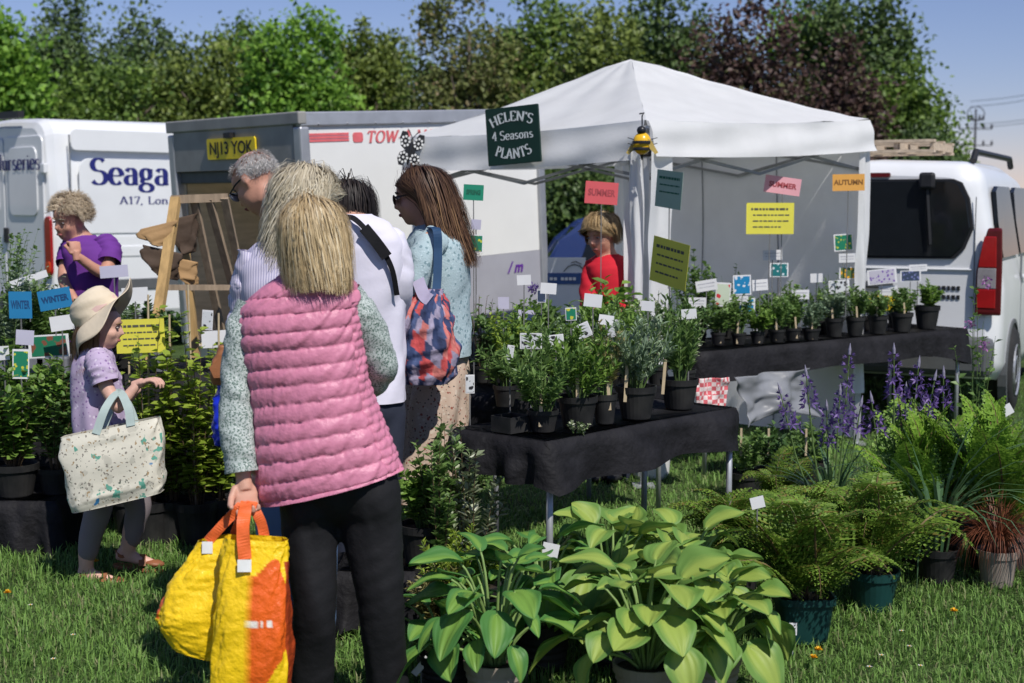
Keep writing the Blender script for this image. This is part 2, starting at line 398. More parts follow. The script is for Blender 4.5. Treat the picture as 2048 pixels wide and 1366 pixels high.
# ================================================================ leaf scatter
def norm(a): return a / np.maximum(np.linalg.norm(a, axis=-1, keepdims=True), 1e-9)
def leaf_arrays(P, D, N, L, W, fold=0.25, droop=0.0, kind='diamond'):
    """P base points, D growth directions, N rough upward normals, L lengths, W half-widths -> verts, faces"""
    D = norm(D); S = norm(np.cross(D, N)); N = norm(np.cross(S, D)); n = len(P)
    L = np.broadcast_to(np.asarray(L, float), (n,))[:, None]; W = np.broadcast_to(np.asarray(W, float), (n,))[:, None]
    if kind == 'diamond':
        V = np.stack([P, P + D * L * 0.45 + S * W + N * W * fold, P + D * L - N * L * droop, P + D * L * 0.45 - S * W + N * W * fold], 1).reshape(-1, 3)
        k = np.arange(n)[:, None] * 4
        return V, np.concatenate([k + np.array([[0, 1, 2]]), k + np.array([[0, 2, 3]])])
    Q = lambda t, s, e=0.0: P + D * L * t + S * W * s + N * (W * abs(s) * fold - L * droop * t * t + e)
    V = np.stack([Q(0, 0), Q(.28, .85), Q(.28, 0), Q(.28, -.85), Q(.65, .8), Q(.65, 0), Q(.65, -.8), Q(1, 0)], 1).reshape(-1, 3)
    k = np.arange(n)[:, None] * 8
    tri = np.concatenate([k + np.array([[0, 1, 2]]), k + np.array([[0, 2, 3]]), k + np.array([[4, 7, 5]]), k + np.array([[5, 7, 6]])])
    q = np.concatenate([k + np.array([[1, 4, 5, 2]]), k + np.array([[2, 5, 6, 3]])])
    return V, [tri, q]
def rdir(n, r=None):
    return norm((r or rng).normal(size=(n, 3)))

# ================================================================ trees beyond the stalls
TREE_LEAF = {
 'dark': leafmat('leaf_dark_green', (0.050, 0.091, 0.030), (0.133, 0.206, 0.053), 0.3, 0.5),
 'mid': leafmat('leaf_mid_green', (0.074, 0.140, 0.030), (0.222, 0.330, 0.060), 0.35, 0.5),
 'bright': leafmat('leaf_bright_green', (0.091, 0.198, 0.030), (0.280, 0.479, 0.066), 0.35, 0.45),
 'olive': leafmat('leaf_olive', (0.090, 0.135, 0.030), (0.250, 0.315, 0.065), 0.35, 0.5),
 'copper': leafmat('leaf_copper', (0.050, 0.030, 0.028), (0.135, 0.080, 0.066), 0.28, 0.5, 0.3, (0.13, 0.15, 0.05)),
 'grey': leafmat('leaf_grey_green', (0.062, 0.106, 0.043), (0.156, 0.231, 0.075), 0.3, 0.5),
 'russet': leafmat('leaf_russet', (0.098, 0.122, 0.040), (0.240, 0.270, 0.085), 0.35, 0.5, 0.3, (0.27, 0.21, 0.11)),
}
BARK = mat('bark', (0.10, 0.08, 0.06), 0.9, 0.3, 9, 0.6)
def tree(px, d, top_py, half_px, kind, label, dens=1.0, leaf=0.135, base=0.3, seed=0, spiky=0.3, group='trees behind the stalls', ztop=None):
    r = np.random.default_rng(seed + 100)
    zt = ztop or z_at(top_py + 16, d); x0 = X_at(px, d, 1.6); rw = half_px / F * d; rd = rw * 0.8
    t = thing('tree', label, 'tree', (x0, d, 0), 0, group)
    cz = (zt + base) / 2; rh = (zt - base) / 2
    trunk = MB(); lean = r.uniform(-0.2, 0.2)
    trunk.tube([(0, 0, -0.1), (lean * .3, 0, cz * .5), (lean, 0, cz), (lean * 1.2, 0.05, zt * 0.86)], [0.16, 0.13, 0.09, 0.03], 8)
    limbs = []
    for i in range(9):
        a = i * 2.4 + r.uniform(-.4, .4); z0 = cz * r.uniform(.45, 1.2)
        e = Vector((math.cos(a) * rw * .72, math.sin(a) * rd * .72, min(z0 + r.uniform(.6, 1.8), zt * .9)))
        limbs.append(e); trunk.tube([(lean * z0 / zt, 0, z0), Vector((e.x * .5, e.y * .5, z0 + (e.z - z0) * .65)), e], [0.07, 0.045, 0.012], 6)
    part('trunk', trunk, BARK, t, smooth=True)
    K = int(175 * dens * max(1, rw * rh / 5.0))
    u = rdir(K, r); lob = 1 + 0.22 * np.sin(u[:, 0] * 5 + seed) * np.cos(u[:, 2] * 4 + seed * 2) + 0.15 * np.sin(u[:, 1] * 7 + seed)
    rad = r.uniform(0.35, 1.0, K) ** 0.55 * lob
    C = np.stack([u[:, 0] * rad * rw, u[:, 1] * rad * rd, cz + u[:, 2] * rad * rh], -1)
    # keep the lower half wide: hedge-like skirts
    low = C[:, 2] < cz; C[low, 0] *= 1.0 + 0.25 * (cz - C[low, 2]) / rh
    # upright shoots through the outline
    ns = int(26 * spiky * max(1, rw)); a = r.uniform(0, 2 * PI, ns); q = np.sqrt(r.uniform(0, 1, ns))
    sx, sy = np.cos(a) * q * rw * .8, np.sin(a) * q * rd * .8; sz = cz + rh * np.sqrt(np.clip(1 - q * q * .64, 0, 1))
    S = np.concatenate([np.stack([sx + r.normal(0, .05, ns), sy, sz + k * 0.085], -1) for k in range(5)])
    nl = 85; n1 = K * nl; sig = r.uniform(.2, .36, K) * (0.7 + 0.3 * min(1.5, rw / 2))
    P1 = np.repeat(C, nl, 0) + r.normal(size=(n1, 3)) * np.repeat(sig, nl)[:, None] * np.array([1, 1, .75])
    nl2 = 9; P2 = np.repeat(S, nl2, 0) + r.normal(size=(len(S) * nl2, 3)) * np.array([.09, .09, .1])
    P = np.concatenate([P1, P2]); P = P[P[:, 2] > 0.05]; n = len(P)
    D = rdir(n, r) + np.array([0, 0, 0.1]); N = rdir(n, r) * 0.8 + np.array([0.25, -0.3, 0.8])
    Lf = r.uniform(.7, 1.3, n) * leaf
    V, Fc = leaf_arrays(P, D, N, Lf, Lf * 0.36, 0.3)
    me = np_mesh('crown', V, Fc); part('crown', me, TREE_LEAF[kind], t)
    return t
TREES = [
 (10, 27, 20, 62, 'bright', 'bright green bushy tree at the far left edge above the panel van', 1.1, .14, .4),
 (140, 31, 24, 105, 'grey', 'tall grey-green tree rising beside the bright bushy tree at far left', 1.2, .12, .5),
 (300, 32, 62, 115, 'grey', 'grey-green tree with thin ragged top above the panel van', 1.1, .12, .7),
 (215, 28.5, 130, 150, 'mid', 'low dense green tree filling the gap above the panel van roof', 1.0, .12, .2),
 (420, 29, 86, 120, 'olive', 'broad olive-green tree right above the grey-framed trailer', 1.0, .12, .2),
 (500, 31.5, 45, 85, 'mid', 'green tree with rounded top behind the olive tree', .9, .12, .2),
 (600, 28, 30, 120, 'bright', 'bright yellow-green maple-like tree with a tall crown above the trailer roof', 1.0, .13, .55),
 (735, 31, 62, 75, 'olive', 'narrow olive tree between the bright maple-like tree and the russet one', .9, .12, .5),
 (800, 34, 105, 100, 'mid', 'distant low green tree seen in the dip of the tree line', .9, .12, .2),
 (925, 29, -25, 105, 'russet', 'sparse russet-leaved tree with a pale bare stem left of the gazebo peak', .62, .11, .9),
 (1075, 30, 0, 110, 'mid', 'green tree directly left of the gazebo peak', .9, .125, .3),
 (1190, 28, 15, 110, 'olive', 'olive-yellow tree behind the gazebo peak', 1.0, .125, .3),
 (1330, 31, -30, 120, 'dark', 'dark green tree behind the copper-leaved tree', .9, .13, .3),
 (1470, 27.5, 10, 150, 'copper', 'copper-purple leaved tree right of the gazebo peak', 1.05, .12, .2),
 (1600, 30, -40, 120, 'bright', 'green tree top rising through the copper leaves', .7, .13, .3),
 (1700, 29, -30, 135, 'dark', 'large dark green tree forming the right end of the tree line', 1.3, .13, .1),
 (1800, 28, 150, 95, 'mid', 'lower green tree sloping down at the right end of the tree line', 1.1, .125, .3),
 (1690, 25.5, 95, 60, 'copper', 'smaller copper-leaved tree in front of the large dark green tree', .8, .11, .2),
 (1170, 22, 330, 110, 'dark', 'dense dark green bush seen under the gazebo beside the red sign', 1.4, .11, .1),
 (1840, 26, 255, 60, 'dark', 'small dark bush above the timber on the white small van roof', 1.0, .11, .1),
 (90, 34, 95, 130, 'mid', 'hazy green tree far behind the grey-green trees at left', .9, .13, .2),
 (370, 35, 95, 150, 'dark', 'shaded green tree far behind the olive tree', .9, .13, .2),
 (680, 34.5, 85, 140, 'mid', 'green tree far behind the bright maple-like tree', .9, .13, .2),
 (980, 34.5, 60, 140, 'dark', 'shaded green tree far behind the russet tree', .9, .13, .2),
 (1260, 34, 40, 140, 'mid', 'green tree far behind the gazebo peak', .9, .13, .2),
]
for i, a in enumerate(TREES):
    tree(a[0], a[1], a[2], a[3], a[4], a[5], a[6], a[7], .1, seed=i * 7, spiky=a[8])

# ================================================================ overhead-line pole
def power_pole():
    d = 150.0; b = col(1945, d); t = thing('power_pole', 'dark overhead-line pole with crossarms standing against the sky at far right', 'pole', b)
    zt = z_at(218, d); m = mat('dark_pole', (0.05, 0.05, 0.055), 0.8)
    part('mast', MB().tube([(0, 0, -.5), (0, 0, zt)], [.2, .1], 8), m, t)
    for py in (240, 258, 291):
        z = z_at(py, d); hw = {240: .8, 258: 1.7, 291: 1.75}[py]
        a = part('crossarm', MB().box((0, 0, z), (2 * hw, .1, .1)), m, t)
        for x in (-hw, -hw * .5, hw * .5, hw):
            part('insulator', MB().lathe([(.05, z), (.13, z + .1), (.13, z + .3), (.06, z + .52)], 8, (x, 0, 0)), m, a)
    part('head_ring', MB().tube([(math.cos(k * PI / 8) * .9, 0, zt - .5 + math.sin(k * PI / 8) * .75) for k in range(17)], .05, 6), m, t)
    for k, (py0, py1) in enumerate(((203, 176), (214, 186), (249, 231), (255, 239))):
        p0 = at(1940, py0, d); p1 = at(2230, py1 - 24, d - 14); mid = (p0 + p1) / 2 - Vector((0, 0, .35))
        part('overhead_wire', MB().tube([p0, p0 * .5 + mid * .5 - Vector((0, 0, .1)), mid, p1 * .5 + mid * .5 - Vector((0, 0, .1)), p1], .028, 5), m, t, world=True)
power_pole()

# ================================================================ vehicles
WHITE_PAINT = mat('white_vehicle_paint', (0.73, 0.74, 0.75), 0.28, 0.05, 2.2, coat=0.3, spec=0.5)
GREY_PLASTIC = mat('grey_plastic', (0.10, 0.105, 0.11), 0.55, 0.1)
BLACK_PLASTIC = mat('black_plastic', (0.018, 0.018, 0.02), 0.5, 0.15)
RUBBER = mat('rubber', (0.022, 0.022, 0.022), 0.85, 0.2, 20, 0.2)
ALU = mat('aluminium', (0.45, 0.46, 0.48), 0.4, 0.1, 8, metal=0.6)
STEEL = mat('galvanised_steel', (0.42, 0.43, 0.45), 0.45, 0.12, 20, metal=0.5)
DARK_GLASS = mat('dark_glass', (0.010, 0.012, 0.014), 0.05, 0.1, spec=0.25)
NAVY_INK = mat('navy_ink', (0.018, 0.022, 0.16), 0.5, 0.05)
RED_LAMP = mat('red_lamp', (0.36, 0.012, 0.014), 0.15, 0.1, coat=0.6)
CLEAR_LAMP = mat('clear_lamp', (0.28, 0.26, 0.27), 0.15, 0.2, coat=0.6)
TAN_PLY = mat('plywood_lining', (0.50, 0.41, 0.29), 0.75, 0.2, 4, stretch=(1, 1, 6))

def section(hw, z0, z1, r, taper, n=6, foot=0.0):
    """Closed half-outline of a vehicle body: (lateral, z) points, right side up, over the roof, down the left."""
    zb = z0 + (z1 - z0) * 0.42; ht = hw - taper; P = [(hw - .05 - foot, z0), (hw - foot * .3, z0 + .12), (hw, z0 + (z1 - z0) * .25), (hw, zb)]
    for k in range(n + 1):
        a = R(90 * k / n); P.append((ht - r + r * math.cos(a), z1 - r + r * math.sin(a)))
    P.append((0, z1 + .02))
    return P + [(-x, z) for x, z in P[::-1][1:]]
def body_loft(rings, origin, e1, e2, ez=Vector((0, 0, 1))):
    """rings: (t, halfwidth, z0, z1, radius, taper); the lateral centre runs along origin + e1*t"""
    mb = MB(); n = None
    for t, hw, z0, z1, r, tp in rings:
        S = section(hw, z0, z1, r, tp); n = len(S)
        mb.v.extend([tuple(origin + e1 * t - e2 * y + ez * z) for y, z in S])
    m = len(rings)
    for i in range(m - 1):
        for k in range(n): mb.f.append((i * n + k, i * n + (k + 1) % n, (i + 1) * n + (k + 1) % n, (i + 1) * n + k))
    k = len(mb.v); mb.v += mb.v[:n] + mb.v[(m - 1) * n:m * n]          # end caps keep their own flat normals
    mb.f.append(tuple(range(k, k + n))); mb.f.append(tuple(range(k + n, k + 2 * n))[::-1])
    return mb
def wheel(parent, c, axis, r=0.32, w=0.2):
    c = Vector(c); ax = Vector(axis).normalized(); q = Vector((0, 0, 1)).rotation_difference(ax).to_matrix()
    def L(prof, seg=28):
        mb = MB().lathe(prof, seg); mb.v = [tuple(c + q @ Vector(p)) for p in mb.v]; return mb
    wh = part('wheel', L([(r * .55, -w / 2), (r * .9, -w / 2), (r, -w / 3), (r, w / 3), (r * .9, w / 2), (r * .6, w / 2)]), RUBBER, parent, smooth=True, world=True)
    part('rim', L([(r * .05, w / 2 - .03), (r * .3, w / 2 + .005), (r * .5, w / 2 - .02), (r * .6, w / 2 + .01), (r * .62, w / 2 - .04)]), ALU, wh)
    return wh

def panel_van():
    C = col(113, 14.7); e1 = Vector((.70, .714, 0)).normalized(); e2 = Vector((-e1.y, e1.x, 0)); nr = -e2
    Wd, Ht = 1.96, 2.47; mid = C + e2 * (Wd / 2)
    t = thing('panel_van', 'white high-roofed panel van with dark blue nursery lettering at far left', 'van', C)
    rings = [(0, .86, .45, Ht - .1, .16, .1), (.03, .93, .38, Ht - .04, .2, .1), (.1, .98, .35, Ht, .22, .1), (2, .98, .3, Ht + .02, .22, .1), (4, .98, .3, Ht, .22, .1),
             (4.5, .97, .3, Ht - .12, .25, .12), (5.1, .96, .3, 1.55, .2, .14), (5.7, .92, .32, 1.2, .2, .1), (5.85, .8, .4, 1.05, .2, .1)]
    part('body', body_loft(rings, mid, e1, e2), WHITE_PAINT, t, smooth=False, bevel=.03, world=True)
    side = lambda tt, z, off=0.004: C + e1 * tt + nr * off + Vector((0, 0, z))
    def t_of(px):          # distance along the side where column px is seen
        k = (px - 1024) / F * 1.003
        return (k * C.y - C.x) / (e1.x - k * e1.y)
    zz = lambda px, py: z_at(py, C.y + e1.y * t_of(px))
    # pressed panels
    for (pxa, pxb, pya, pyb, rr) in ((166, 420, 316, 468, .12), (152, 420, 258, 300, .05), (152, 420, 494, 516, .03)):
        ta, tb = t_of(pxa), t_of(pxb); za, zb = zz(pxa, pya), zz(pxa, pyb)
        pr = MB().prism(rrect(tb - ta, za - zb, rr, 6), .014, side((ta + tb) / 2, (za + zb) / 2, -.004), e1, (0, 0, 1))
        part('pressed_panel', pr, WHITE_PAINT, t, bevel=.012, world=True)
    seam = MB().box(side(t_of(149), 1.35, .001), (.012, .012, 1.9), rotz(math.atan2(e1.y, e1.x)))
    part('door_seam', seam, mat('seam', (.16, .17, .18), .8), t, world=True)
    ty = zz(250, 369); cap = zz(250, 318) - ty; wpx = t_of(345) - t_of(188)
    sx = wpx / serif_width('Seaga', cap)
    tt0 = t_of(188)
    part('lettering', serif('Seagate', cap, lambda x, y: side(tt0 + x, ty + y, .014), .22, .05, sx), NAVY_INK, t, world=True)
    y2 = zz(280, 408); c2 = zz(280, 393) - y2; tt1 = t_of(244); sx2 = (t_of(342) - tt1) / serif_width('A17, Lon', c2)
    part('lettering', serif('A17, Lon', c2, lambda x, y: side(tt1 + x, y2 + y, .014), .15, .06, sx2), NAVY_INK, t, world=True)
    # rear doors
    rear = lambda s, z, off: C + e2 * s - e1 * off + Vector((0, 0, z))
    for s in (.13, 1.0):
        dr = part('rear_door', MB().prism(rrect(.84, 1.75, .08), .02, rear(s + .42, 1.42, .0), -e2, (0, 0, 1)), WHITE_PAINT, t, bevel=.015, world=True)
        part('window_blank', MB().prism(rrect(.62, .72, .09), .015, rear(s + .42, 1.82, .02), -e2, (0, 0, 1)), WHITE_PAINT, dr, bevel=.01)
        part('hinge', MB().box(rear(.1 if s < .5 else 1.86, 1.95, .02), (.09, .05, .1), rotz(math.atan2(e2.y, e2.x))), WHITE_PAINT, dr, bevel=.01)
    c3 = .17; L3 = serif_width('Nurseries', c3)
    part('lettering', serif('Nurseries', c3, lambda x, y: rear(.14 + 1.15 * L3 - x * 1.15, 1.94 + y, .042), .2, .05, 1.0), NAVY_INK, t, world=True)
    tl = part('tail_light', MB().prism(rrect(.13, .62, .05), .03, rear(.055, 1.15, 0), -e2, (0, 0, 1)), RED_LAMP, t, bevel=.012, world=True)
    part('reflector', MB().prism(rrect(.1, .12, .03), .01, rear(.055, .93, .03), -e2, (0, 0, 1)), mat('orange_lamp', (.6, .07, .02), .2), tl)
    part('door_handle', MB().box(rear(.96, 1.25, .03), (.09, .03, .16), rotz(math.atan2(e2.y, e2.x))), BLACK_PLASTIC, t, bevel=.01, world=True)
    part('fuel_flap', MB().prism(rrect(.16, .16, .03), .006, side(t_of(140), 1.02, -.001), e1, (0, 0, 1)), WHITE_PAINT, t, bevel=.003, world=True)
    part('side_moulding', MB().bar(side(.2, .72, .004), side(4.2, .72, .004), .02, .12), GREY_PLASTIC, t, bevel=.006, world=True)
    part('bumper', MB().box(C + e2 * .98 - e1 * .06 + Vector((0, 0, .5)), (1.9, .16, .25), rotz(math.atan2(e2.y, e2.x))), GREY_PLASTIC, t, bevel=.04, world=True)
    part('roof_roller', MB().bar(rear(.5, Ht + .05, .05), rear(1.9, Ht + .05, .05), .07), BLACK_PLASTIC, t, world=True)
    for tt in (1.1, 4.9):
        for s in (0.02, Wd - .02): wheel(t, C + e1 * tt + e2 * (s + (.1 if s < 1 else -.1)) + Vector((0, 0, .34)), -e2 if s < 1 else e2, .34, .22)
panel_van()

def box_trailer():
    A = col(634, 10.0); B = col(377, 11.3); e2 = (B - A); Wd = e2.length; e2.normalize()
    s = Vector((-e2.y, e2.x, 0)); s = -s if s.y < 0 else s          # along the length, away from the camera
    tilt = R(3.1); e1 = s * math.cos(tilt) + Vector((0, 0, math.sin(tilt))); ez = -s * math.sin(tilt) + Vector((0, 0, math.cos(tilt)))
    nr = -e2; Ln = 2.32; z0, z1 = .48, 2.225
    t = thing('box_trailer', 'white box trailer with grey frame and open rear shutter behind the shoppers', 'trailer', A)
    Q = lambda tt, ss, z: A + e1 * tt + e2 * ss + ez * z
    rot = Matrix((e1, e2, ez)).transposed()
    def bx(tt, ss, z): # box by ranges
        return MB().box(Q(sum(tt) / 2, sum(ss) / 2, sum(z) / 2), (tt[1] - tt[0], ss[1] - ss[0], z[1] - z[0]), rot)
    WP = mat('trailer_white_panel', (.72, .72, .70), .35, .05, 2)
    GP = mat('trailer_grey_panel', (.34, .34, .38), .45, .08, 3)
    HD = mat('trailer_header_grey', (.27, .265, .25), .5, .14, 5)
    part('side_wall', bx((.07, Ln - .05), (0.004, .03), (z0 + .62, z1 - .085)), WP, t, world=True)
    part('lower_panel', bx((.07, Ln - .05), (0.001, .032), (z0, z0 + .618)), GP, t, world=True)
    part('side_wall', bx((.07, Ln - .05), (Wd - .03, Wd), (z0, z1 - .085)), WP, t, world=True)
    part('front_wall', bx((Ln - .048, Ln), (0, Wd), (z0, z1 - .085)), WP, t, world=True)
    part('lining', bx((Ln - .09, Ln - .06), (.05, Wd - .05), (z0 + .02, z1 - .1)), TAN_PLY, t, world=True)
    part('lining', bx((.1, Ln - .1), (.032, .04), (z0 + .02, z1 - .1)), TAN_PLY, t, world=True)
    part('lining', bx((.1, Ln - .1), (Wd - .045, Wd - .034), (z0 + .02, z1 - .1)), TAN_PLY, t, world=True)
    part('roof', bx((0, Ln), (.02, Wd - .02), (z1 - .004, z1 + .0)), mat('translucent_roof_sheet', (.75, .74, .68), .5, .05, 3, transl=.6), t, world=True)
    part('floor', bx((0, Ln), (.02, Wd - .02), (z0 - .06, z0)), TAN_PLY, t, world=True)
    rail = part('roof_rail', bx((0, Ln + .01), (-.02, .05), (z1 - .10, z1)), ALU, t, bevel=.01, world=True)
    for k in range(9): part('rivet', MB().ell(Q(.15 + k * .25, -.021, z1 - .085), (.008, .008, .008), None, 4, 6), ALU, rail)
    part('roof_rail', bx((-.02, .05), (-.025, Wd + .02), (z1 - .085, z1 + .004)), HD, t, bevel=.01, world=True)
    part('corner_post', bx((-.012, .07), (-.024, .07), (z0, z1 - .1)), ALU, t, bevel=.015, world=True)
    part('corner_post', bx((-.012, .07), (Wd - .07, Wd + .02), (z0, z1 - .1)), ALU, t, bevel=.015, world=True)
    part('corner_post', bx((Ln - .06, Ln + .015), (-.022, .045), (z0, z1 - .1)), ALU, t, bevel=.015, world=True)
    sh = part('shutter_header', bx((-.006, .05), (.07, Wd - .07), (1.84, z1 - .086)), HD, t, world=True)
    part('shutter_edge', bx((.03, .075), (.07, Wd - .07), (1.745, 1.838)), mat('shutter_dark', (.09, .095, .10), .6), t, bevel=.01, world=True)
    # number plate
    pc = Q(-.012, .86, 2.0)
    pl = part('number_plate', MB().prism(rrect(.66, .155, .02), .012, pc, -e2, ez), mat('yellow_plate', (.90, .66, .025), .4, .06), t, world=True)
    part('plate_text', text_mb('NJ13 YOK', .128, pc - e1 * .014, -e2, ez, 1.05, bold=.003), mat('black_ink', (.012, .012, .012), .5), pl)
    part('plate_lamp', bx((-.05, -.01), (.82, .91), (2.075, 2.115)), BLACK_PLASTIC, t, world=True)
    # red stripe and maker's lettering on the side
    RI = mat('red_ink', (.66, .14, .15), .5, .12)
    zs = 2.02
    for k in range(3): part('red_stripe', bx((.08, .42), (-.0005, .006), (zs - .004 + k * .022, zs + .012 + k * .022)), RI, t, world=True)
    part('red_mark', MB().prism(rrect(.09, .07, .02), .004, Q(.50, .0035, zs + .02), e1, ez), RI, t, world=True)
    part('lettering', serif('TOW-A-VAN', .082, lambda x, y: Q(.57 + x, -.002, zs - .02 + y), .2, .07, 1.25, slant=.2), RI, t, world=True)
    part('purple_mark', text_mb('/ m', .12, Q(1.98, -.004, .98), e1, ez, 1, shear=.3, bold=.004), mat('purple_ink', (.11, .02, .26), .5), t, world=True)
    for ss in (-.12, Wd + .12): wheel(t, A + s * 1.15 + e2 * ss + Vector((0, 0, .3)), nr if ss < 0 else e2, .3, .18)
    part('axle', MB().bar(A + s * 1.15 + e2 * -.1 + Vector((0, 0, .3)), A + s * 1.15 + e2 * (Wd + .1) + Vector((0, 0, .3)), .06), STEEL, t, world=True)
    part('drawbar', MB().bar(Q(Ln, Wd / 2, z0 - .03), Q(Ln + 1.1, Wd / 2, z0 - .08), .08), STEEL, t, world=True)
    part('ramp_edge', bx((-.03, .0), (.05, Wd - .05), (z0 - .1, z0 - .0)), ALU, t, world=True)
box_trailer()

def car_van():
    C = col(1992, 10.1); e1 = Vector((.44, .9, 0)).normalized(); e2 = Vector((-e1.y, e1.x, 0)); nr = -e2
    Wd, Ht = 1.8, 1.90; mid = C + e2 * (Wd / 2)
    t = thing('car_van', 'white small van with dark rear window parked at far right beside the gazebo', 'van', C)
    rings = [(0, .80, .42, Ht - .12, .15, .16), (.03, .86, .36, Ht - .06, .17, .15), (.09, .895, .33, Ht - .02, .18, .15), (.3, .90, .3, Ht, .18, .15), (1.6, .9, .28, Ht, .18, .15), (2.6, .9, .28, Ht - .06, .18, .17),
             (3.1, .9, .28, 1.5, .2, .2), (3.5, .89, .28, 1.12, .15, .12), (4.2, .84, .3, .95, .2, .1), (4.35, .7, .38, .8, .15, .1)]
    part('body', body_loft(rings, mid, e1, e2), WHITE_PAINT, t, smooth=True, bevel=0, world=True)
    rear = lambda s, z, off: C + e2 * s - e1 * off + Vector((0, 0, z))
    # rear glass: outline in (lateral from the right corner, z)
    half = [(.9, 1.755), (.36, 1.755), (.30, 1.73), (.245, 1.62), (.215, 1.42), (.27, 1.28), (.34, 1.21), (.9, 1.205)]
    outl = half + [(1.8 - x, z) for x, z in half[::-1][1:-1]]
    part('rear_window', MB().prism([(-x, z) for x, z in outl], .03, rear(0, 0, .0), -e2 * 1.0, (0, 0, 1)), DARK_GLASS, t, bevel=.01, world=True)
    part('window_seal', MB().prism([(-(.9 + (x - .9) * 1.03), 1.48 + (z - 1.48) * 1.05) for x, z in outl], .02, rear(0, 0, .0), -e2, (0, 0, 1)), BLACK_PLASTIC, t, bevel=.006, world=True)
    part('brake_light', MB().prism(rrect(.22, .032, .01), .03, rear(.9, 1.80, .0), -e2, (0, 0, 1)), mat('dark_red_lamp', (.12, .01, .012), .25), t, world=True)
    wp = part('wiper', MB().box(rear(.52, 1.755, .06), (.11, .07, .12), rotz(math.atan2(e2.y, e2.x))), BLACK_PLASTIC, t, bevel=.02, world=True)
    part('wiper_blade', MB().bar(rear(.52, 1.72, .06), rear(.49, 1.3, .045), .02), BLACK_PLASTIC, wp)
    # tail light wraps the corner
    z0, z1 = .80, 1.42
    def tl(za, zb, off):
        P = []; k = 8
        for i in range(k + 1):
            z = za + (zb - za) * i / k; f = (z - z0) / (z1 - z0); wv = .135 - .085 * max(0, f - .45) ** 1.4 * 2; P.append((wv, z))
        return [(-w_ - .012, z) for w_, z in P] + [(.03 - .02 * max(0, (z - z0) / (z1 - z0) - .6), z) for _, z in P[::-1]]
    lt = part('tail_light', MB().prism(tl(z0, z1, 0), .035, rear(0.02, 0, .015) + nr * 0.0, -e2, (0, 0, 1)), mat('dark_red_housing', (.11, .012, .014), .2), t, bevel=.012, world=True)
    part('lens', MB().prism([(x * .72 - .03, z) for x, z in tl(1.14, 1.36, 0)], .01, rear(.02, 0, .045), -e2, (0, 0, 1)), RED_LAMP, lt, bevel=.004)
    part('lens', MB().prism([(x * .72 - .03, z) for x, z in tl(.99, 1.135, 0)], .01, rear(.02, 0, .045), -e2, (0, 0, 1)), CLEAR_LAMP, lt, bevel=.004)
    part('lens', MB().prism([(x * .72 - .03, z) for x, z in tl(.85, .985, 0)], .01, rear(.02, 0, .045), -e2, (0, 0, 1)), RED_LAMP, lt, bevel=.004)
    seam = mat('seam', (.16, .17, .18), .8)
    part('tailgate_seam', MB().tube([rear(.185, 1.0 + .16 * k, .004 if k else .0) + Vector((0, 0, 0)) for k in range(5)], .004, 5), seam, t, world=True)
    part('tailgate_crease', MB().bar(rear(.2, 1.12, .0), rear(1.6, 1.12, .0), .03, .012), WHITE_PAINT, t, bevel=.004, world=True)
    for k in range(2):     # two short lines of small dark lettering by the lamp
        lt2 = MB(); x = .46
        for wch in (.024, .02, .026, .02, .024, .022):
            lt2.box(rear(x, .985 - k * .065, .004), (wch, .006, .03), rotz(math.atan2(e2.y, e2.x))); x -= .034
        part('small_lettering', lt2, BLACK_PLASTIC, t, world=True)
    # side glass, behind the rear corner
    side = lambda tt, z, off: C + e1 * tt + nr * off + Vector((0, 0, z))
    P = [(.28, 1.2), (.24, 1.45), (.36, 1.68), (.5, 1.72), (1.15, 1.72), (1.2, 1.2)]
    def tap(z): return -.15 * max(0, (z - .95) / (Ht - .95)) ** 1.15
    for dx in (0, 1.05):
        mb = MB(); A_ = [side(x + dx, z, tap(z) + .012) for x, z in P]; cA = sum(A_, Vector()) / len(A_); n = len(A_)
        mb.add(A_ + [cA] + [a - nr * .03 for a in A_], [(n, i, (i + 1) % n) for i in range(n)] + [(i, (i + 1) % n, n + 1 + (i + 1) % n, n + 1 + i) for i in range(n)])
        part('side_window', mb, DARK_GLASS, t, world=True)
    part('number_plate', MB().prism(rrect(.52, .11, .01), .012, rear(.9, .86, .004), -e2, (0, 0, 1)), mat('yellow_plate', (.90, .66, .025), .4, .06), t, world=True)
    part('door_handle', MB().box(rear(.9, 1.0, .015), (.3, .03, .05), rotz(math.atan2(e2.y, e2.x))), GREY_PLASTIC, t, bevel=.01, world=True)
    part('door_handle', MB().box(side(1.3, 1.02, .015), (.16, .03, .035), rotz(math.atan2(e1.y, e1.x))), WHITE_PAINT, t, bevel=.01, world=True)
    part('door_seam', MB().box(side(1.22, .85, -.004), (.01, .016, .7), rotz(math.atan2(e1.y, e1.x))), seam, t, world=True)
    part('bumper', MB().box(C + e2 * .9 - e1 * .05 + Vector((0, 0, .5)), (1.74, .2, .28), rotz(math.atan2(e2.y, e2.x))), GREY_PLASTIC, t, bevel=.05, world=True)
    for tt in (.78, 3.5):
        for s in (.0, Wd):
            if s == 0:   # dark wheel arch
                q = Vector((0, 0, 1)).rotation_difference(nr).to_matrix(); cc = C + e1 * tt + Vector((0, 0, .33)) + nr * .0
                mb = MB().lathe([(.39, -.05), (.39, .012), (.36, .014), (.36, -.05)], 28, caps=False); mb.v = [tuple(cc + q @ Vector(p)) for p in mb.v]
                part('wheel_arch', mb, GREY_PLASTIC, t, world=True)
                mb = MB().lathe([(.37, .004), (.02, .004)], 28, caps=False); mb.v = [tuple(cc + q @ Vector(p)) for p in mb.v]
                part('arch_liner', mb, BLACK_PLASTIC, t, world=True)
            wheel(t, C + e1 * tt + e2 * (s + (-.0 if s < 1 else .0)) + (nr * -.06 if s == 0 else -nr * -.06) * 1 + Vector((0, 0, .33)), nr if s == 0 else e2, .325, .19)
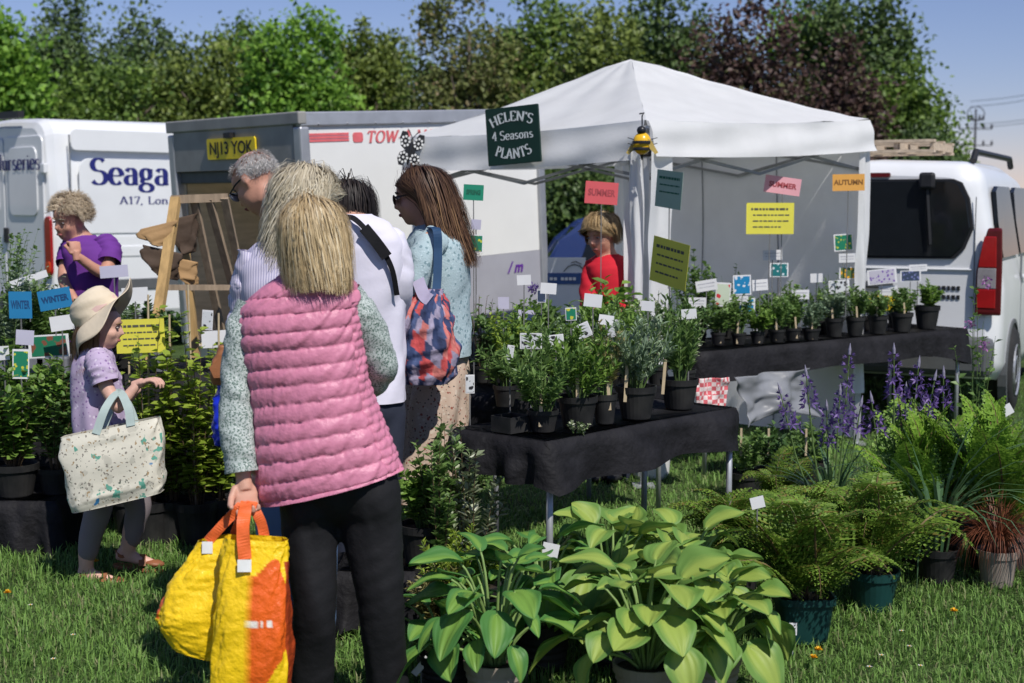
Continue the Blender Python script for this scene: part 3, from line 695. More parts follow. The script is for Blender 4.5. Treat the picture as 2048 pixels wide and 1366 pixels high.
    for s in (.25, 1.55):
        part('roof_rail', MB().tube([C + e2 * s + e1 * .25 + Vector((0, 0, Ht + .0)), C + e2 * s + e1 * .35 + Vector((0, 0, Ht + .07)), C + e2 * s + e1 * 2.3 + Vector((0, 0, Ht + .07)), C + e2 * s + e1 * 2.4 + Vector((0, 0, Ht))], .025, 8), BLACK_PLASTIC, t, world=True)
    # timber pallet on the roof
    WOOD = mat('pallet_wood', (.46, .37, .27), .8, .25, 6, .2, stretch=(1, 6, 6))
    base = C + e2 * .55 + e1 * .4 + Vector((0, 0, Ht + .085)); tp = thing('roof_pallet', 'flat timber pallet frame lying on the roof of the white small van', 'pallet', base)
    rz = math.atan2(e2.y, e2.x)
    for z in (.0, .075):
        for k in range(3): part('board', MB().bar(base + e1 * (k * .42) + Vector((0, 0, z)), base + e2 * 1.1 + e1 * (k * .42) + Vector((0, 0, z)), .09, .02), WOOD, tp, world=True)
    for i in range(5):
        part('block', MB().bar(base + e2 * (.02 + i * .265) + e1 * -.02 + Vector((0, 0, .0375)), base + e2 * (.02 + i * .265) + e1 * .88 + Vector((0, 0, .0375)), .03, .055), WOOD, tp, world=True)
car_van()

def blue_car():
    o = col(1096, 13.2); t = thing('blue_car', 'dark blue hatchback car seen behind the stall below the dark bush', 'car', o)
    BP = mat('blue_car_paint', (.022, .040, .135), .25, .05, 3, coat=.5)
    prof = [(0, .35), (-.02, .7), (.0, 1.02), (.12, 1.22), (.34, 1.40), (.6, 1.46), (1.5, 1.45), (2.0, 1.36), (2.7, 1.0), (3.6, .85), (3.85, .6), (3.85, .32)]
    mb = MB()
    for y, k in ((0, .0), (.05, .0), (.28, 1.0), (1.35, 1.0), (1.6, 0), (1.65, 0)):
        for x, z in prof:
            f = max(0, (z - .95) / .5); yy = y + (.16 * f if y < .8 else -.16 * f)
            mb.v.append((x, yy, z))
    n = len(prof)
    for i in range(5):
        for k in range(n): mb.f.append((i * n + k, i * n + (k + 1) % n, (i + 1) * n + (k + 1) % n, (i + 1) * n + k))
    mb.f.append(tuple(range(n))); mb.f.append(tuple(range(5 * n, 6 * n))[::-1])
    part('body', mb, BP, t, bevel=.03)
    for P in ([(.3, 1.04), (.4, 1.33), (.62, 1.4), (.95, 1.4), (.95, 1.02)], [(1.0, 1.02), (1.0, 1.4), (1.5, 1.4), (1.9, 1.3), (2.25, 1.04)]):
        A_ = [Vector((x, -.012 + .16 * max(0, (z - .95) / .5), z)) for x, z in P]; m_ = len(A_); c = sum(A_, Vector()) / m_
        part('side_window', MB().add(A_ + [c], [(m_, (i + 1) % m_, i) for i in range(m_)]), DARK_GLASS, t)
    part('rear_window', MB().add([(.02, .3, 1.08), (.02, 1.35, 1.08), (.26, 1.3, 1.36), (.26, .35, 1.36)], [(0, 1, 2, 3)]), DARK_GLASS, t)
    for x in (.7, 3.0): 
        for y in (.03, 1.62): wheel(t, o + Vector((x, y, .3)), (0, -1 if y < 1 else 1, 0), .3, .18)
blue_car()

# ================================================================ gazebo
FABRIC = mat('white_gazebo_fabric', (.83, .835, .84), .7, .04, 5, .12, 60, transl=.36)
FABRIC_IN = mat('grey_wall_fabric', (.82, .82, .83), .75, .05, 4, .1, 50, transl=.12)
def gazebo():
    N = col(1287, 7.9); L = col(822, 9.3); Rr = col(1722, 9.35); B = L + Rr - N
    zN, zL, zR, zB = z_at(240, 7.9), z_at(275, 9.3), z_at(240, 9.35), 2.08
    pk = at(1262, 112, 9.35)
    t = thing('gazebo', 'white pop-up gazebo with pointed roof sheltering the plant tables', 'gazebo', ((N + B) / 2).to_3d())
    top = {'N': N + Vector((0, 0, zN)), 'L': L + Vector((0, 0, zL)), 'R': Rr + Vector((0, 0, zR)), 'B': B + Vector((0, 0, zB))}
    base = {'N': N, 'L': L, 'R': Rr, 'B': B}
    order = [('L', 'N'), ('N', 'R'), ('R', 'B'), ('B', 'L')]
    for k, (a, b) in enumerate(order):
        A_, B_ = top[a], top[b]; out = Vector(((A_ + B_) / 2 - pk).to_tuple()); out.z = 0; out.normalize()
        def roof(u, v, A_=A_, B_=B_, k=k, out=out):
            E = A_.lerp(B_, v); p = pk.lerp(E, u)
            sag = -.035 * math.sin(PI * u) * (1 - .3 * abs(2 * v - 1)) - .02 * math.sin(PI * v) * u
            w = .006 * math.sin(22 * v + 3 * k) * u * (1 - u) * 3 + .007 * float(noise2(u * 9 + k * 7, v * 7 * (u + .3), 31))
            if u < .12: p = p - Vector((0, 0, (.12 - u) * .22))
            return p + Vector((0, 0, sag + w))
        part('roof_panel', MB().grid(roof, 34, 34), FABRIC, t, smooth=True, world=True)
        drop = {0: .215, 1: .20, 2: .2, 3: .2}[k]
        def val(u, v, A_=A_, B_=B_, k=k, out=out, drop=drop):
            p = A_.lerp(B_, v); edge = -.02 * math.sin(PI * v)
            fold = .007 * math.sin(v * 31 + k) * u + .010 * float(noise2(v * 7 + k * 5, u * 2.5, 33)) + .014 * math.sin(v * 6 + 4 * u + k) * math.sin(PI * u)
            return p + out * (.012 + fold + .05 * u * (1 if k in (0, 1) else 0)) + Vector((0, 0, edge - u * drop))
        part('valance', MB().grid(val, 12, 60), FABRIC, t, smooth=True, world=True)
    for a, b in order:        # ridge bars under the roof panels
        part('ridge_pole', MB().bar(top[a] - Vector((0, 0, .06)), pk - Vector((0, 0, .16)), .022), GREY_PLASTIC, t, world=True)
    for kx in 'NLRB':
        q = base[kx] + ((N + B) / 2 - base[kx]).normalized() * .035
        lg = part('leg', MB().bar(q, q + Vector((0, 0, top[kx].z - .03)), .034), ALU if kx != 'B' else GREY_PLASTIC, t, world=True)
        part('foot_plate', MB().box(q + Vector((0, 0, .006)), (.12, .12, .012)), STEEL, lg)
        part('leg_bracket', MB().box(q + Vector((0, 0, top[kx].z - .16)), (.055, .055, .08)), BLACK_PLASTIC, lg, bevel=.01)
    for a, b in order:        # scissor trusses
        A_, B_ = top[a] - Vector((0, 0, .13)), top[b] - Vector((0, 0, .13)); ins = ((N + B) / 2 - (base[a] + base[b]) / 2).normalized() * .05
        A_ += ins; B_ += ins; M_ = (A_ + B_) / 2; dn = Vector((0, 0, .19))
        for p, q in ((A_, M_ - dn), (A_ - dn, M_), (M_, B_ - dn), (M_ - dn, B_)):
            part('truss_bar', MB().bar(p, q, .010, .018), mat('truss_grey', (.24, .245, .25), .5), t, world=True)
    # back wall between the right and the back leg, hanging in folds
    A_, B_ = top['R'], top['B']; nin = ((N + L) / 2 - (Rr + B) / 2).normalized()
    def wall(u, v):
        p = A_.lerp(B_, v); z = p.z - .02 - u * (p.z - .06)
        f = .014 * math.sin(v * 15 + u * 1.5) * (.3 + u) + .03 * float(noise2(v * 4 + 2, u * 2, 41)) + .025 * math.sin(v * 5 + 5 * u)
        return Vector((p.x, p.y, z)) + nin * (.03 + f)
    part('back_wall', MB().grid(wall, 36, 80), FABRIC_IN, t, smooth=True, world=True)
    for v in (.34, .67): 
        part('wall_seam', MB().tube([wall(u / 14, v) + nin * .004 for u in range(15)], .004, 5), mat('seam_grey', (.25, .25, .27), .8), t, world=True)
    # corner sleeves: flat strips of side fabric kept by each front leg
    def strip(a, b, w0, w1, off, zb, seed, bunch=0.0):
        A_, B_ = base[a], base[b]; dr = (B_ - A_).normalized(); o_ = (A_ + B_) / 2 - (N + B) / 2; o_.z = 0; o_.normalize()
        zt = top[a].z - .17
        def fn(u, v):
            w = w0 + (w1 - w0) * v; z = zt + (zb - zt) * u
            sq = 1 - bunch * (.35 + .65 * abs(math.sin(u * 5 + seed))) * .5
            f = .012 * math.sin(v * (6 + 16 * bunch) + u * 3 + seed) + .012 * float(noise2(u * 6 + seed, v * 3, 44)) + bunch * .03 * math.sin(v * 9 + u * 7 + seed)
            return A_ + dr * (w * sq) + o_ * (off + f) + Vector((0, 0, z))
        part('side_curtain', MB().grid(fn, 50, 14), FABRIC, t, smooth=True, world=True)
    strip('N', 'R', -.02, .17, .03, .45, 1.0)
    strip('N', 'L', .0, .15, .03, .35, 2.0, .7)
    strip('R', 'N', -.0, .12, .02, .35, 3.0)
    strip('B', 'L', .04, .2, .02, .1, 4.0, .3)
    return dict(N=N, L=L, R=Rr, B=B, top=top, pk=pk)
GZ = gazebo()

def gazebo_sign():
    N, L = GZ['N'], GZ['L']; e = (N - L).normalized(); nrm = Vector((e.y, -e.x, 0)); nrm = nrm if nrm.y < 0 else -nrm
    # point on the left face seen in column 1028
    k = (1028 - 1024) / F * 1.004; s = (k * L.y - L.x) / (e.x - k * e.y); c = L + e * s; c.z = z_at(271, c.y); c += nrm * .125; c += e * ((X_at(1028, c.y, c.z) - c.x) / e.x); c.z = z_at(271, c.y)
    nrm = (nrm + Vector((0, -.55, 0))).normalized(); ux = Vector((-nrm.y, nrm.x, 0)).normalized()
    ux = ux if ux.x > 0 else -ux; uz = Vector((0, 0, 1)); a = R(4); ux, uz = ux * math.cos(a) + uz * math.sin(a), uz * math.cos(a) - ux * math.sin(a)
    t = thing('stall_sign', 'square dark green stall board with white lettering hung on the gazebo valance', 'sign', c)
    Wd, Hd = .355, .335
    part('board', MB().prism(rrect(Wd, Hd, .004, 1), .016, c - nrm * 0, ux, uz), mat('dark_green_board', (.006, .028, .02), .45, .1), t, world=True, bevel=.002)
    INK = mat('white_ink', (.62, .66, .66), .5, .05)
    pl = lambda x, y: c + nrm * .0185 + ux * x + uz * y
    def arc_text(txt, cap, rad, cy, sgn):
        Wt = serif_width(txt, cap)
        def f(x, y):
            th = (x - Wt / 2) / rad; rr = rad + y * sgn
            return pl(math.sin(th) * rr, cy + sgn * (math.cos(th) * rr - rad)) if sgn > 0 else pl(math.sin(th) * (rad - y), cy - (math.cos(th) * (rad - y) - rad))
        return serif(txt, cap, f, .2, .07)
    part('lettering', arc_text("HELEN'S", .056, .30, .085, 1), INK, t, world=True)
    part('lettering', serif('4 Seasons', .052, lambda x, y: pl(x - serif_width('4 Seasons', .052) / 2, y - .022), .17, .065), INK, t, world=True)
    part('lettering', arc_text('PLANTS', .058, .30, -.135, -1), INK, t, world=True)
gazebo_sign()

def butterfly():
    c = GZ['top']['L'] + Vector((-.01, -.06, -.06)); c = at(820, 302, 9.1); t = thing('butterfly_ornament', 'black and white spotted metal butterfly fixed to the left gazebo corner', 'ornament', c)
    BK = mat('black_enamel', (.02, .02, .022), .35); WH = mat('white_enamel', (.7, .7, .68), .4)
    ux, uz = Vector((.97, .25, 0)), Vector((0, 0, 1)); tl = R(-12)
    ux, uz = ux * math.cos(tl) + uz * math.sin(tl), uz * math.cos(tl) - ux * math.sin(tl)
    part('body', MB().tube([c - uz * .09, c - uz * .04, c, c + uz * .05, c + uz * .08], [.004, .012, .014, .012, .008], 8), BK, t, smooth=True, world=True)
    for sx in (-1, 1):
        part('antenna', MB().tube([c + uz * .08, c + uz * .12 + ux * sx * .025, c + uz * .135 + ux * sx * .04], .003, 5), BK, t, world=True)
        for nm, P in (('upper_wing', [(0, .0), (.02, .07), (.05, .115), (.09, .115), (.1, .07), (.08, .02), (.03, -.005)]), ('lower_wing', [(0, -.005), (.04, -.0), (.08, -.02), (.09, -.06), (.07, -.1), (.035, -.1), (.01, -.05)])):
            w = part(nm, MB().prism([(x * sx * .8, z) for x, z in P], .006, c, ux, uz), BK, t, world=True)
            r = random.Random(nm + str(sx)); cx = sum(p[0] for p in P) / 7 * sx * .8; cz = sum(p[1] for p in P) / 7
            for k in range(9):
                a = k * 2 * PI / 8; rr = (.026 if nm == 'upper_wing' else .026) if k < 8 else 0
                part('wing_spot', MB().prism([(math.cos(j * PI / 4) * .0075, math.sin(j * PI / 4) * .0085) for j in range(8)], .018, c + ux * (cx + math.cos(a) * rr) + uz * (cz + math.sin(a) * rr * 1.15) + (ux.cross(uz)) * -.006, ux, uz), WH, w)
butterfly()
def bee():
    c = at(1284, 287, 7.78); t = thing('bee_ornament', 'round yellow and black metal bee hung on the near gazebo corner', 'ornament', c)
    Y = mat('yellow_enamel', (.75, .43, .015), .25, .1, coat=.5); BK = mat('black_enamel', (.02, .02, .022), .35)
    part('body', MB().ell(c, (.052, .045, .062), None, 12, 18), Y, t, smooth=True, world=True)
    for dz in (-.03, .005):
        rr = .052 * math.sqrt(max(0, 1 - (dz / .062) ** 2)) + .002
        part('stripe', MB().lathe([(rr, dz - .008), (rr + .002, dz), (rr, dz + .008)], 20, c, False), BK, t, smooth=True, world=True)
    part('head', MB().ell(c + Vector((-.004, -.01, .07)), (.026, .026, .024)), BK, t, smooth=True, world=True)
    for sx in (-1, 1):
        part('wing', MB().prism([(sx * .02, .03), (sx * .05, .01), (sx * .085, -.05), (sx * .07, -.06), (sx * .04, -.03)], .004, c + Vector((0, -.03 if sx > 0 else .02, 0))), mat('amber_wing', (.5, .36, .1), .3), t, world=True)
        for k in range(2): part('leg', MB().tube([c + Vector((sx * .045, -.02, -.01 + k * .03)), c + Vector((sx * .08, -.03, .0 + k * .03))], .002, 4), BK, t, world=True)
    part('hook', MB().tube([c + Vector((0, 0, .09)), c + Vector((0, .01, .15)), c + Vector((.012, .02, .165)), c + Vector((-.015, .02, .16))], .004, 6), BK, t, world=True)
    part('tail', MB().tube([c + Vector((0, 0, -.06)), c + Vector((0, 0, -.09))], [.012, .002], 8), BK, t, world=True)
bee()

# ================================================================ figure tools
def voxel(mb, size, it=3, name='body'):
    me = bpy.data.meshes.new('tmp'); me.from_pydata(mb.v, [], mb.f); fix_normals(me)
    o = bpy.data.objects.new('tmp', me); COL.objects.link(o)
    md = o.modifiers.new('r', 'REMESH'); md.mode = 'VOXEL'; md.voxel_size = size; md.use_smooth_shade = True
    bpy.context.view_layer.update()
    out = bpy.data.meshes.new_from_object(o.evaluated_get(bpy.context.evaluated_depsgraph_get()))
    bpy.data.objects.remove(o); bpy.data.meshes.remove(me)
    bm = bmesh.new(); bm.from_mesh(out)
    for _ in range(it): bmesh.ops.smooth_vert(bm, verts=bm.verts, factor=0.5, use_axis_x=True, use_axis_y=True, use_axis_z=True)
    for f in bm.faces: f.smooth = True
    bm.to_mesh(out); bm.free(); out.name = name
    return out
def mesh_to_mb(me):
    mb = MB(); mb.v = [tuple(v.co) for v in me.vertices]; mb.f = [tuple(p.vertices) for p in me.polygons]; return mb
def catmull(pts, n):
    P = np.asarray(pts, float); k = len(P)
    Q = np.concatenate([[2 * P[0] - P[1]], P, [2 * P[-1] - P[-2]]]); u = np.linspace(0, k - 1 - 1e-6, n); i = u.astype(int); t = (u - i)[:, None]
    p0, p1, p2, p3 = Q[i], Q[i + 1], Q[i + 2], Q[i + 3]
    return 0.5 * ((2 * p1) + (-p0 + p2) * t + (2 * p0 - 5 * p1 + 4 * p2 - p3) * t * t + (-p0 + 3 * p1 - 3 * p2 + p3) * t ** 3)
def loft(rings, nu, nv, disp=None, pw=2.0, cap=False, col_fn=None, name='loft'):
    """rings: (centre, half-width vector, half-depth vector). disp(u, theta) -> outward offset (arrays)."""
    C = catmull([tuple(r[0]) for r in rings], nu); A = catmull([tuple(r[1]) for r in rings], nu); B = catmull([tuple(r[2]) for r in rings], nu)
    th = np.arange(nv) * 2 * PI / nv; ct, st = np.cos(th), np.sin(th)
    e = 2.0 / pw; c2 = np.sign(ct) * np.abs(ct) ** e; s2 = np.sign(st) * np.abs(st) ** e
    V = C[:, None] + A[:, None] * c2[None, :, None] + B[:, None] * s2[None, :, None]
    U, T = np.meshgrid(np.linspace(0, 1, nu), th, indexing='ij')
    if disp is not None:
        O = V - C[:, None]; O = O / np.maximum(np.linalg.norm(O, axis=-1, keepdims=True), 1e-6)
        V = V + O * disp(U, T)[..., None]
    i, j = np.meshgrid(np.arange(nu - 1), np.arange(nv), indexing='ij'); a = (i * nv + j).ravel(); b = (i * nv + (j + 1) % nv).ravel()
    Fq = np.stack([a, b, b + nv, a + nv], -1); Vv = V.reshape(-1, 3); faces = [Fq]
    if cap:
        Vv = np.concatenate([Vv, C[:1], C[-1:]]); k0 = nu * nv; jj = np.arange(nv)
        faces.append(np.stack([(jj + 1) % nv, jj, np.full(nv, k0)], -1)); faces.append(np.stack([(nu - 1) * nv + jj, (nu - 1) * nv + (jj + 1) % nv, np.full(nv, k0 + 1)], -1))
    me = np_mesh(name, Vv, faces, True)
    if col_fn is not None:
        ca = me.color_attributes.new('Col', 'FLOAT_COLOR', 'POINT'); cc = np.ones((len(Vv), 4), np.float32); cc[:nu * nv, :3] = col_fn(U, T).reshape(-1, 3)
        if cap: cc[nu * nv, :3] = cc[0, :3]; cc[nu * nv + 1, :3] = cc[nu * nv - 1, :3]
        ca.data.foreach_set('color', cc.ravel())
    return me
def limb(mb, pts, rad, seg=12, n=None):
    n = n or 5 * len(pts); C = catmull([tuple(p) for p in pts], n); r = np.interp(np.linspace(0, 1, n), np.linspace(0, 1, len(rad)), rad)
    mb.tube([Vector(c) for c in C], list(r), seg)
    for p, q in ((pts[0], rad[0]), (pts[-1], rad[-1])): mb.ell(p, (q * .98,) * 3, None, 6, 10)
def sleeve(pts, rad, nu=60, nv=26, wr=0.004, seed=0, name='sleeve', flat=1.0):
    n = len(pts); rings = []; x = None
    for i, p in enumerate(pts):
        t = (Vector(pts[min(i + 1, n - 1)]) - Vector(pts[max(i - 1, 0)])).normalized()
        if x is None:
            x = t.cross(Vector((0, 1, 0)))
            if x.length < .05: x = t.cross(Vector((1, 0, 0)))
        x = (x - t * x.dot(t)).normalized(); y = t.cross(x); rings.append((p, x * rad[i], y * rad[i] * flat))
    f = lambda U, T: wr * (noise2(U * 11 + seed + T * .8, np.sin(T) * 2 + 5, 60 + seed) + .6 * noise2(U * 24 + T * 1.5, np.cos(T) * 2 + 9, 61 + seed))
    return loft(rings, nu, nv, f, name=name)
def hand(wrist, d, n, size=1.0, curl=(20, 25, 20), spread=6, thumb_side=1, thumb_curl=25, thumb_out=45):
    """Palm and five fingers: d points along the fingers, n out of the palm."""
    d = Vector(d).normalized(); n = Vector(n); n = (n - d * n.dot(d)).normalized(); s = d.cross(n) * thumb_side
    w = Vector(wrist); mb = MB(); k = size
    pr = Matrix((s, d, n)).transposed()
    mb.ell(w + d * .045 * k, (.040 * k, .050 * k, .016 * k), pr, 8, 14); mb.ell(w + d * .07 * k, (.041 * k, .024 * k, .013 * k), pr, 8, 14)
    mb.tube([w - d * .03 * k, w + d * .03 * k], [.024 * k, .026 * k], 10)
    for i, (off, ln) in enumerate(((.029, .072), (.010, .082), (-.010, .076), (-.029, .060))):
        p = w + s * off * k + d * .082 * k; ang = 0; pts = [p - d * .02 * k, p]; dd = (d + s * math.tan(R(spread)) * (off / .03)).normalized()
        for j, f in enumerate((.45, .32, .23)):
            ang += curl[j] * (1 + .08 * i); v = dd * math.cos(R(ang)) + n * math.sin(R(ang)); p = p + v * ln * f * k; pts.append(p)
        mb.tube(pts, [.0095 * k, .0098 * k, .009 * k, .0083 * k, .006 * k], 8)
    p = w + s * .030 * k + d * .018 * k; dd = (d * math.cos(R(thumb_out)) + s * math.sin(R(thumb_out))).normalized(); pts = [p - s * .012 * k, p]; ang = 0
    for f in (.036, .030, .022):
        ang += thumb_curl; v = dd * math.cos(R(ang)) + (n * .8 + d * .4).normalized() * math.sin(R(ang)); p = p + v * f * k; pts.append(p)
    mb.tube(pts, [.013 * k, .0125 * k, .0115 * k, .0105 * k, .007 * k], 8)
    return mesh_to_mb(voxel(mb, .0042 * k, 2))
def head_mb(c, rot, k=1.0, nose=1.0, jaw=1.0):
    """rot: 3x3, local x right, y face, z up"""
    mb = MB(); T = lambda p: Vector(c) + rot @ (Vector(p) * k)
    def E(p, r): mb.ell(T(p), tuple(q * k for q in r), rot, 12, 18)
    E((0, -.012, .032), (.074, .094, .086)); E((0, .022, -.035), (.060 * jaw, .068, .078)); E((0, .060, -.088), (.026, .022, .022)); E((0, .05, .035), (.058, .045, .05))
    E((.034, .055, -.03), (.026, .03, .026)); E((-.034, .055, -.03), (.026, .03, .026)); E((0, .083, .022), (.046, .012, .010))
    E((.026, .088, -.072), (.006,) * 3); mb.tube([T((0, .084, .022)), T((0, .097 + .003 * nose, -.006)), T((0, .104 + .008 * nose, -.028)), T((0, .09, -.040))], [.007 * k, .0095 * k, .0125 * k, .009 * k], 8)
    E((.011, .09, -.034), (.009, .012, .007)); E((-.011, .09, -.034), (.009, .012, .007))
    E((0, .088, -.060), (.022, .008, .0055)); E((0, .086, -.070), (.020, .009, .006))
    for sx in (-1, 1): E((sx * .075, -.012, -.004), (.009, .021, .031)); E((sx * .078, -.02, .004), (.007, .013, .02))
    mb.tube([T((0, -.015, -.03)), T((0, -.012, -.075)), T((0, -.008, -.105))], [.054 * k, .048 * k, .044 * k], 14)
    return mb
def face_parts(t, c, rot, k, brow, iris=(.05, .04, .03), lips=(.30, .10, .09), glasses=None):
    T = lambda p: Vector(c) + rot @ (Vector(p) * k)
    EW = mat('eye_white', (.34, .30, .28), .4)
    for sx in (-1, 1):
        e = part('eye', MB().ell(T((sx * .031, .0835, .002)), (.0115 * k, .007 * k, .0045 * k), rot, 8, 12), EW, t, smooth=True, world=True)
        part('iris', MB().ell(T((sx * .031, .0895, .002)), (.0052 * k, .003 * k, .0046 * k), rot, 6, 10), mat('iris%d' % int(iris[0] * 1000), iris, .2), e, smooth=True)
        part('eyebrow', MB().tube([T((sx * .012, .094, .020)), T((sx * .03, .093, .026)), T((sx * .05, .078, .020))], [.003 * k, .004 * k, .002 * k], 6), brow, t, smooth=True, world=True)
    part('lips', MB().ell(T((0, .0925, -.064)), (.021 * k, .007 * k, .0075 * k), rot, 8, 14), mat('lips%d' % int(lips[0] * 1000), lips, .4), t, smooth=True, world=True)
    if glasses:
        g = part('glasses', MB().tube([T((.076, -.015, .008)), T((.072, .04, .010)), T((.058, .093, .008)), T((.0, .104, .006)), T((-.058, .093, .008)), T((-.072, .04, .010)), T((-.076, -.015, .008))], .0034 * k, 6), BLACK_PLASTIC, t, world=True)
        for sx in (-1, 1):
            part('lens', MB().ell(T((sx * .032, .102, -.002)), (.026 * k, .004 * k, .021 * k), rot, 8, 14), glasses, g, smooth=True)
def hair_mesh(n, c, rot, k, length, step_n=14, part_side=0.0, curl=0.0, curl_f=40.0, width=.0035, colliders=(), front=.30, flop=0.55, seed=0, stiff=.7, lift=.006, low=-.55, wind=(0, 0, 0), spread_len=.2, scale=1.0, wave=0.0, fringe=None, vol=.09, high=2.0, level=None, messy=.05, face_y=.025):
    """Strands grown from the scalp, combed down from the parting and laid over the head and the colliders ((centre, radii) ellipsoids in world space)."""
    r = np.random.default_rng(seed + 900); c = np.array(c); Rm = np.array(rot)
    u = rdir(n * 5, r)
    keep = (u[:, 2] > low) & (u[:, 2] < high) & ~((u[:, 1] > front) & (u[:, 2] < .42)) & ~((u[:, 1] > .0) & (u[:, 2] < .02))
    u = u[keep][:n]; n = len(u)
    hc = np.array([0, -.012, .030]) * k; hr = np.array([.078, .098, .090]) * k * scale
    lay = np.clip((u[:, 2] - low) / (1 - low), 0, 1) ** .8 * .85 + .15 * r.random(n);      # hair from the crown lies outermost
    p = hc + u * hr; L = length * (1 - spread_len * r.random(n)) * k if np.isscalar(length) else length
    side = np.sign(u[:, 0] - part_side); pole = norm(np.array([[part_side * .5, -.25, 1.0]]))
    rad_ = u - pole * (u @ pole.T); rad_ = norm(rad_ - u * np.sum(rad_ * u, 1)[:, None])
    fr_ = np.clip((u[:, 1:2] + .05) * 2.2, 0, 1); d = norm(rad_ * (1 - fr_) + fr_ * np.stack([side, -.55 + 0 * side, -.25 + 0 * side], -1) + u * .12)
    if fringe is not None:
        fr = (u[:, 1] > .1) & (u[:, 2] > .3); d[fr] = norm(np.array([fringe, .8, .1]) + r.normal(0, .15, (fr.sum(), 3)))
    if level is not None:      # cut to one level below the head centre
        rz_ = (p @ Rm.T)[:, 2]; L = np.maximum(.035, (rz_ + level) * 1.16 + .045 * np.clip(u[:, 2], 0, 1)) * (1 - spread_len * r.random(n) ** 2)
    G = Rm.T @ (np.array([0, 0, -1.0]) + np.array(wind)); G = G / np.linalg.norm(G)
    step = L / step_n; ph = r.uniform(0, 2 * PI, n); fq = curl_f * r.uniform(.8, 1.2, n)
    Pth = [p.copy()]; travelled = 0
    for i in range(step_n):
        t_ = i / step_n
        e_ = (p - hc) / hr; nn_ = norm((p - hc) / hr ** 2); close = (np.linalg.norm(e_, axis=1) < 1.3)[:, None]
        Ge = G - np.where(close, np.minimum(0, nn_ @ G)[:, None] * nn_, 0)            # hair on the head slides along it
        d = norm(d * stiff + Ge * (1 - stiff) + r.normal(0, messy, (n, 3)))
        q = p + d * (step[:, None] if np.ndim(step) else step)
        rel = (q - hc) / (hr * (1.02 + vol * lay[:, None] * min(1, .75 + t_ * .5))); m = np.linalg.norm(rel, axis=1); ins = m < 1
        q[ins] = (rel[ins] / m[ins, None]) * (hr * (1.02 + vol * lay[ins, None] * min(1, .75 + t_ * .5))) + hc
        fc = (q[:, 1] > .025 * k) & (q[:, 2] < .055 * k) & (q[:, 2] > -.16 * k) & (np.abs(q[:, 0]) < .074 * k)      # keep the face clear
        wide = fc & (np.abs(q[:, 0]) > .05 * k); q[fc, 0] = np.sign(q[fc, 0] + 1e-6) * .074 * k; q[fc, 1] -= .006 * k
        bk = (q[:, 1] > face_y * k) & (q[:, 2] < .05 * k) & (np.abs(q[:, 0]) > .05 * k); q[bk, 1] -= np.minimum(q[bk, 1] - face_y * k, .022 * k)
        for cc, cr in colliders:
            lc = Rm.T @ (np.array(cc) - c); rr = (q - lc) @ Rm.T / np.array(cr) ; m = np.linalg.norm(rr, axis=1); ins = m < 1 + .03 * 1
            if ins.any():
                f = (1 + .10 * lay[ins]) / np.maximum(m[ins], 1e-3); q[ins] = lc + (q[ins] - lc) * np.maximum(f, 1)[:, None]
        d = norm(q - p); p = q; Pth.append(p.copy())
    A = np.stack(Pth, 1)                                   # n, steps+1, 3
    S = np.arange(step_n + 1) / step_n
    if curl or wave:
        T = norm(np.gradient(A, axis=1)); out = norm(A - hc - np.array([0, 0, -.1])); sd = norm(np.cross(T, out))
        cl = np.arctan2(u[:, 1], u[:, 0]) * 5 + u[:, 2] * 3 + r.normal(0, .35, n) if wave else ph
        amp = (curl or wave) * np.minimum(1, S * 2.5)[None, :, None] * k
        A = A + sd * amp * np.sin(S[None] * fq[:, None] * .35 + cl[:, None])[..., None] + out * amp * .8 * np.cos(S[None] * fq[:, None] * .35 + cl[:, None])[..., None]
    T = norm(np.gradient(A, axis=1)); out = norm(A - hc); sd = norm(np.cross(T, out)); wv = width * k * r.uniform(.6, 1.3, n)[:, None, None] * (1 - .75 * S ** 3)[None, :, None]
    V = np.stack([A - sd * wv, A + sd * wv], 2)
    V = V.reshape(-1, 3) @ Rm.T + c; ns = step_n + 1
    b = (np.arange(n)[:, None] * ns * 2 + np.arange(step_n)[None] * 2).ravel()
    Fq = np.stack([b, b + 1, b + 3, b + 2], -1)
    me = np_mesh('hair', V, Fq, True); at_ = me.attributes.new('tip', 'FLOAT', 'POINT')
    at_.data.foreach_set('value', np.repeat(np.tile(S, n), 2).astype(np.float32)); return me
def hairmat(name, c1, c2, c3=None, rough=.55, root=None):
    new = name not in MATS; m = leafmat(name, c1, c2, .1, rough, .3, c3)
    if root and new:           # darker roots growing out to the tip colour
        n, l = m.node_tree.nodes, m.node_tree.links; b = n['Principled BSDF']; src = b.inputs['Base Color'].links[0].from_socket
        a = n.new('ShaderNodeAttribute'); a.attribute_name = 'tip'; mr = n.new('ShaderNodeMapRange'); mr.inputs[1].default_value = .05; mr.inputs[2].default_value = .5; l.new(a.outputs['Fac'], mr.inputs[0])
        mx = n.new('ShaderNodeMix'); mx.data_type = 'RGBA'; mx.inputs[6].default_value = _lin(root); l.new(mr.outputs[0], mx.inputs[0]); l.new(src, mx.inputs[7]); l.new(mx.outputs[2], b.inputs['Base Color'])
    return m
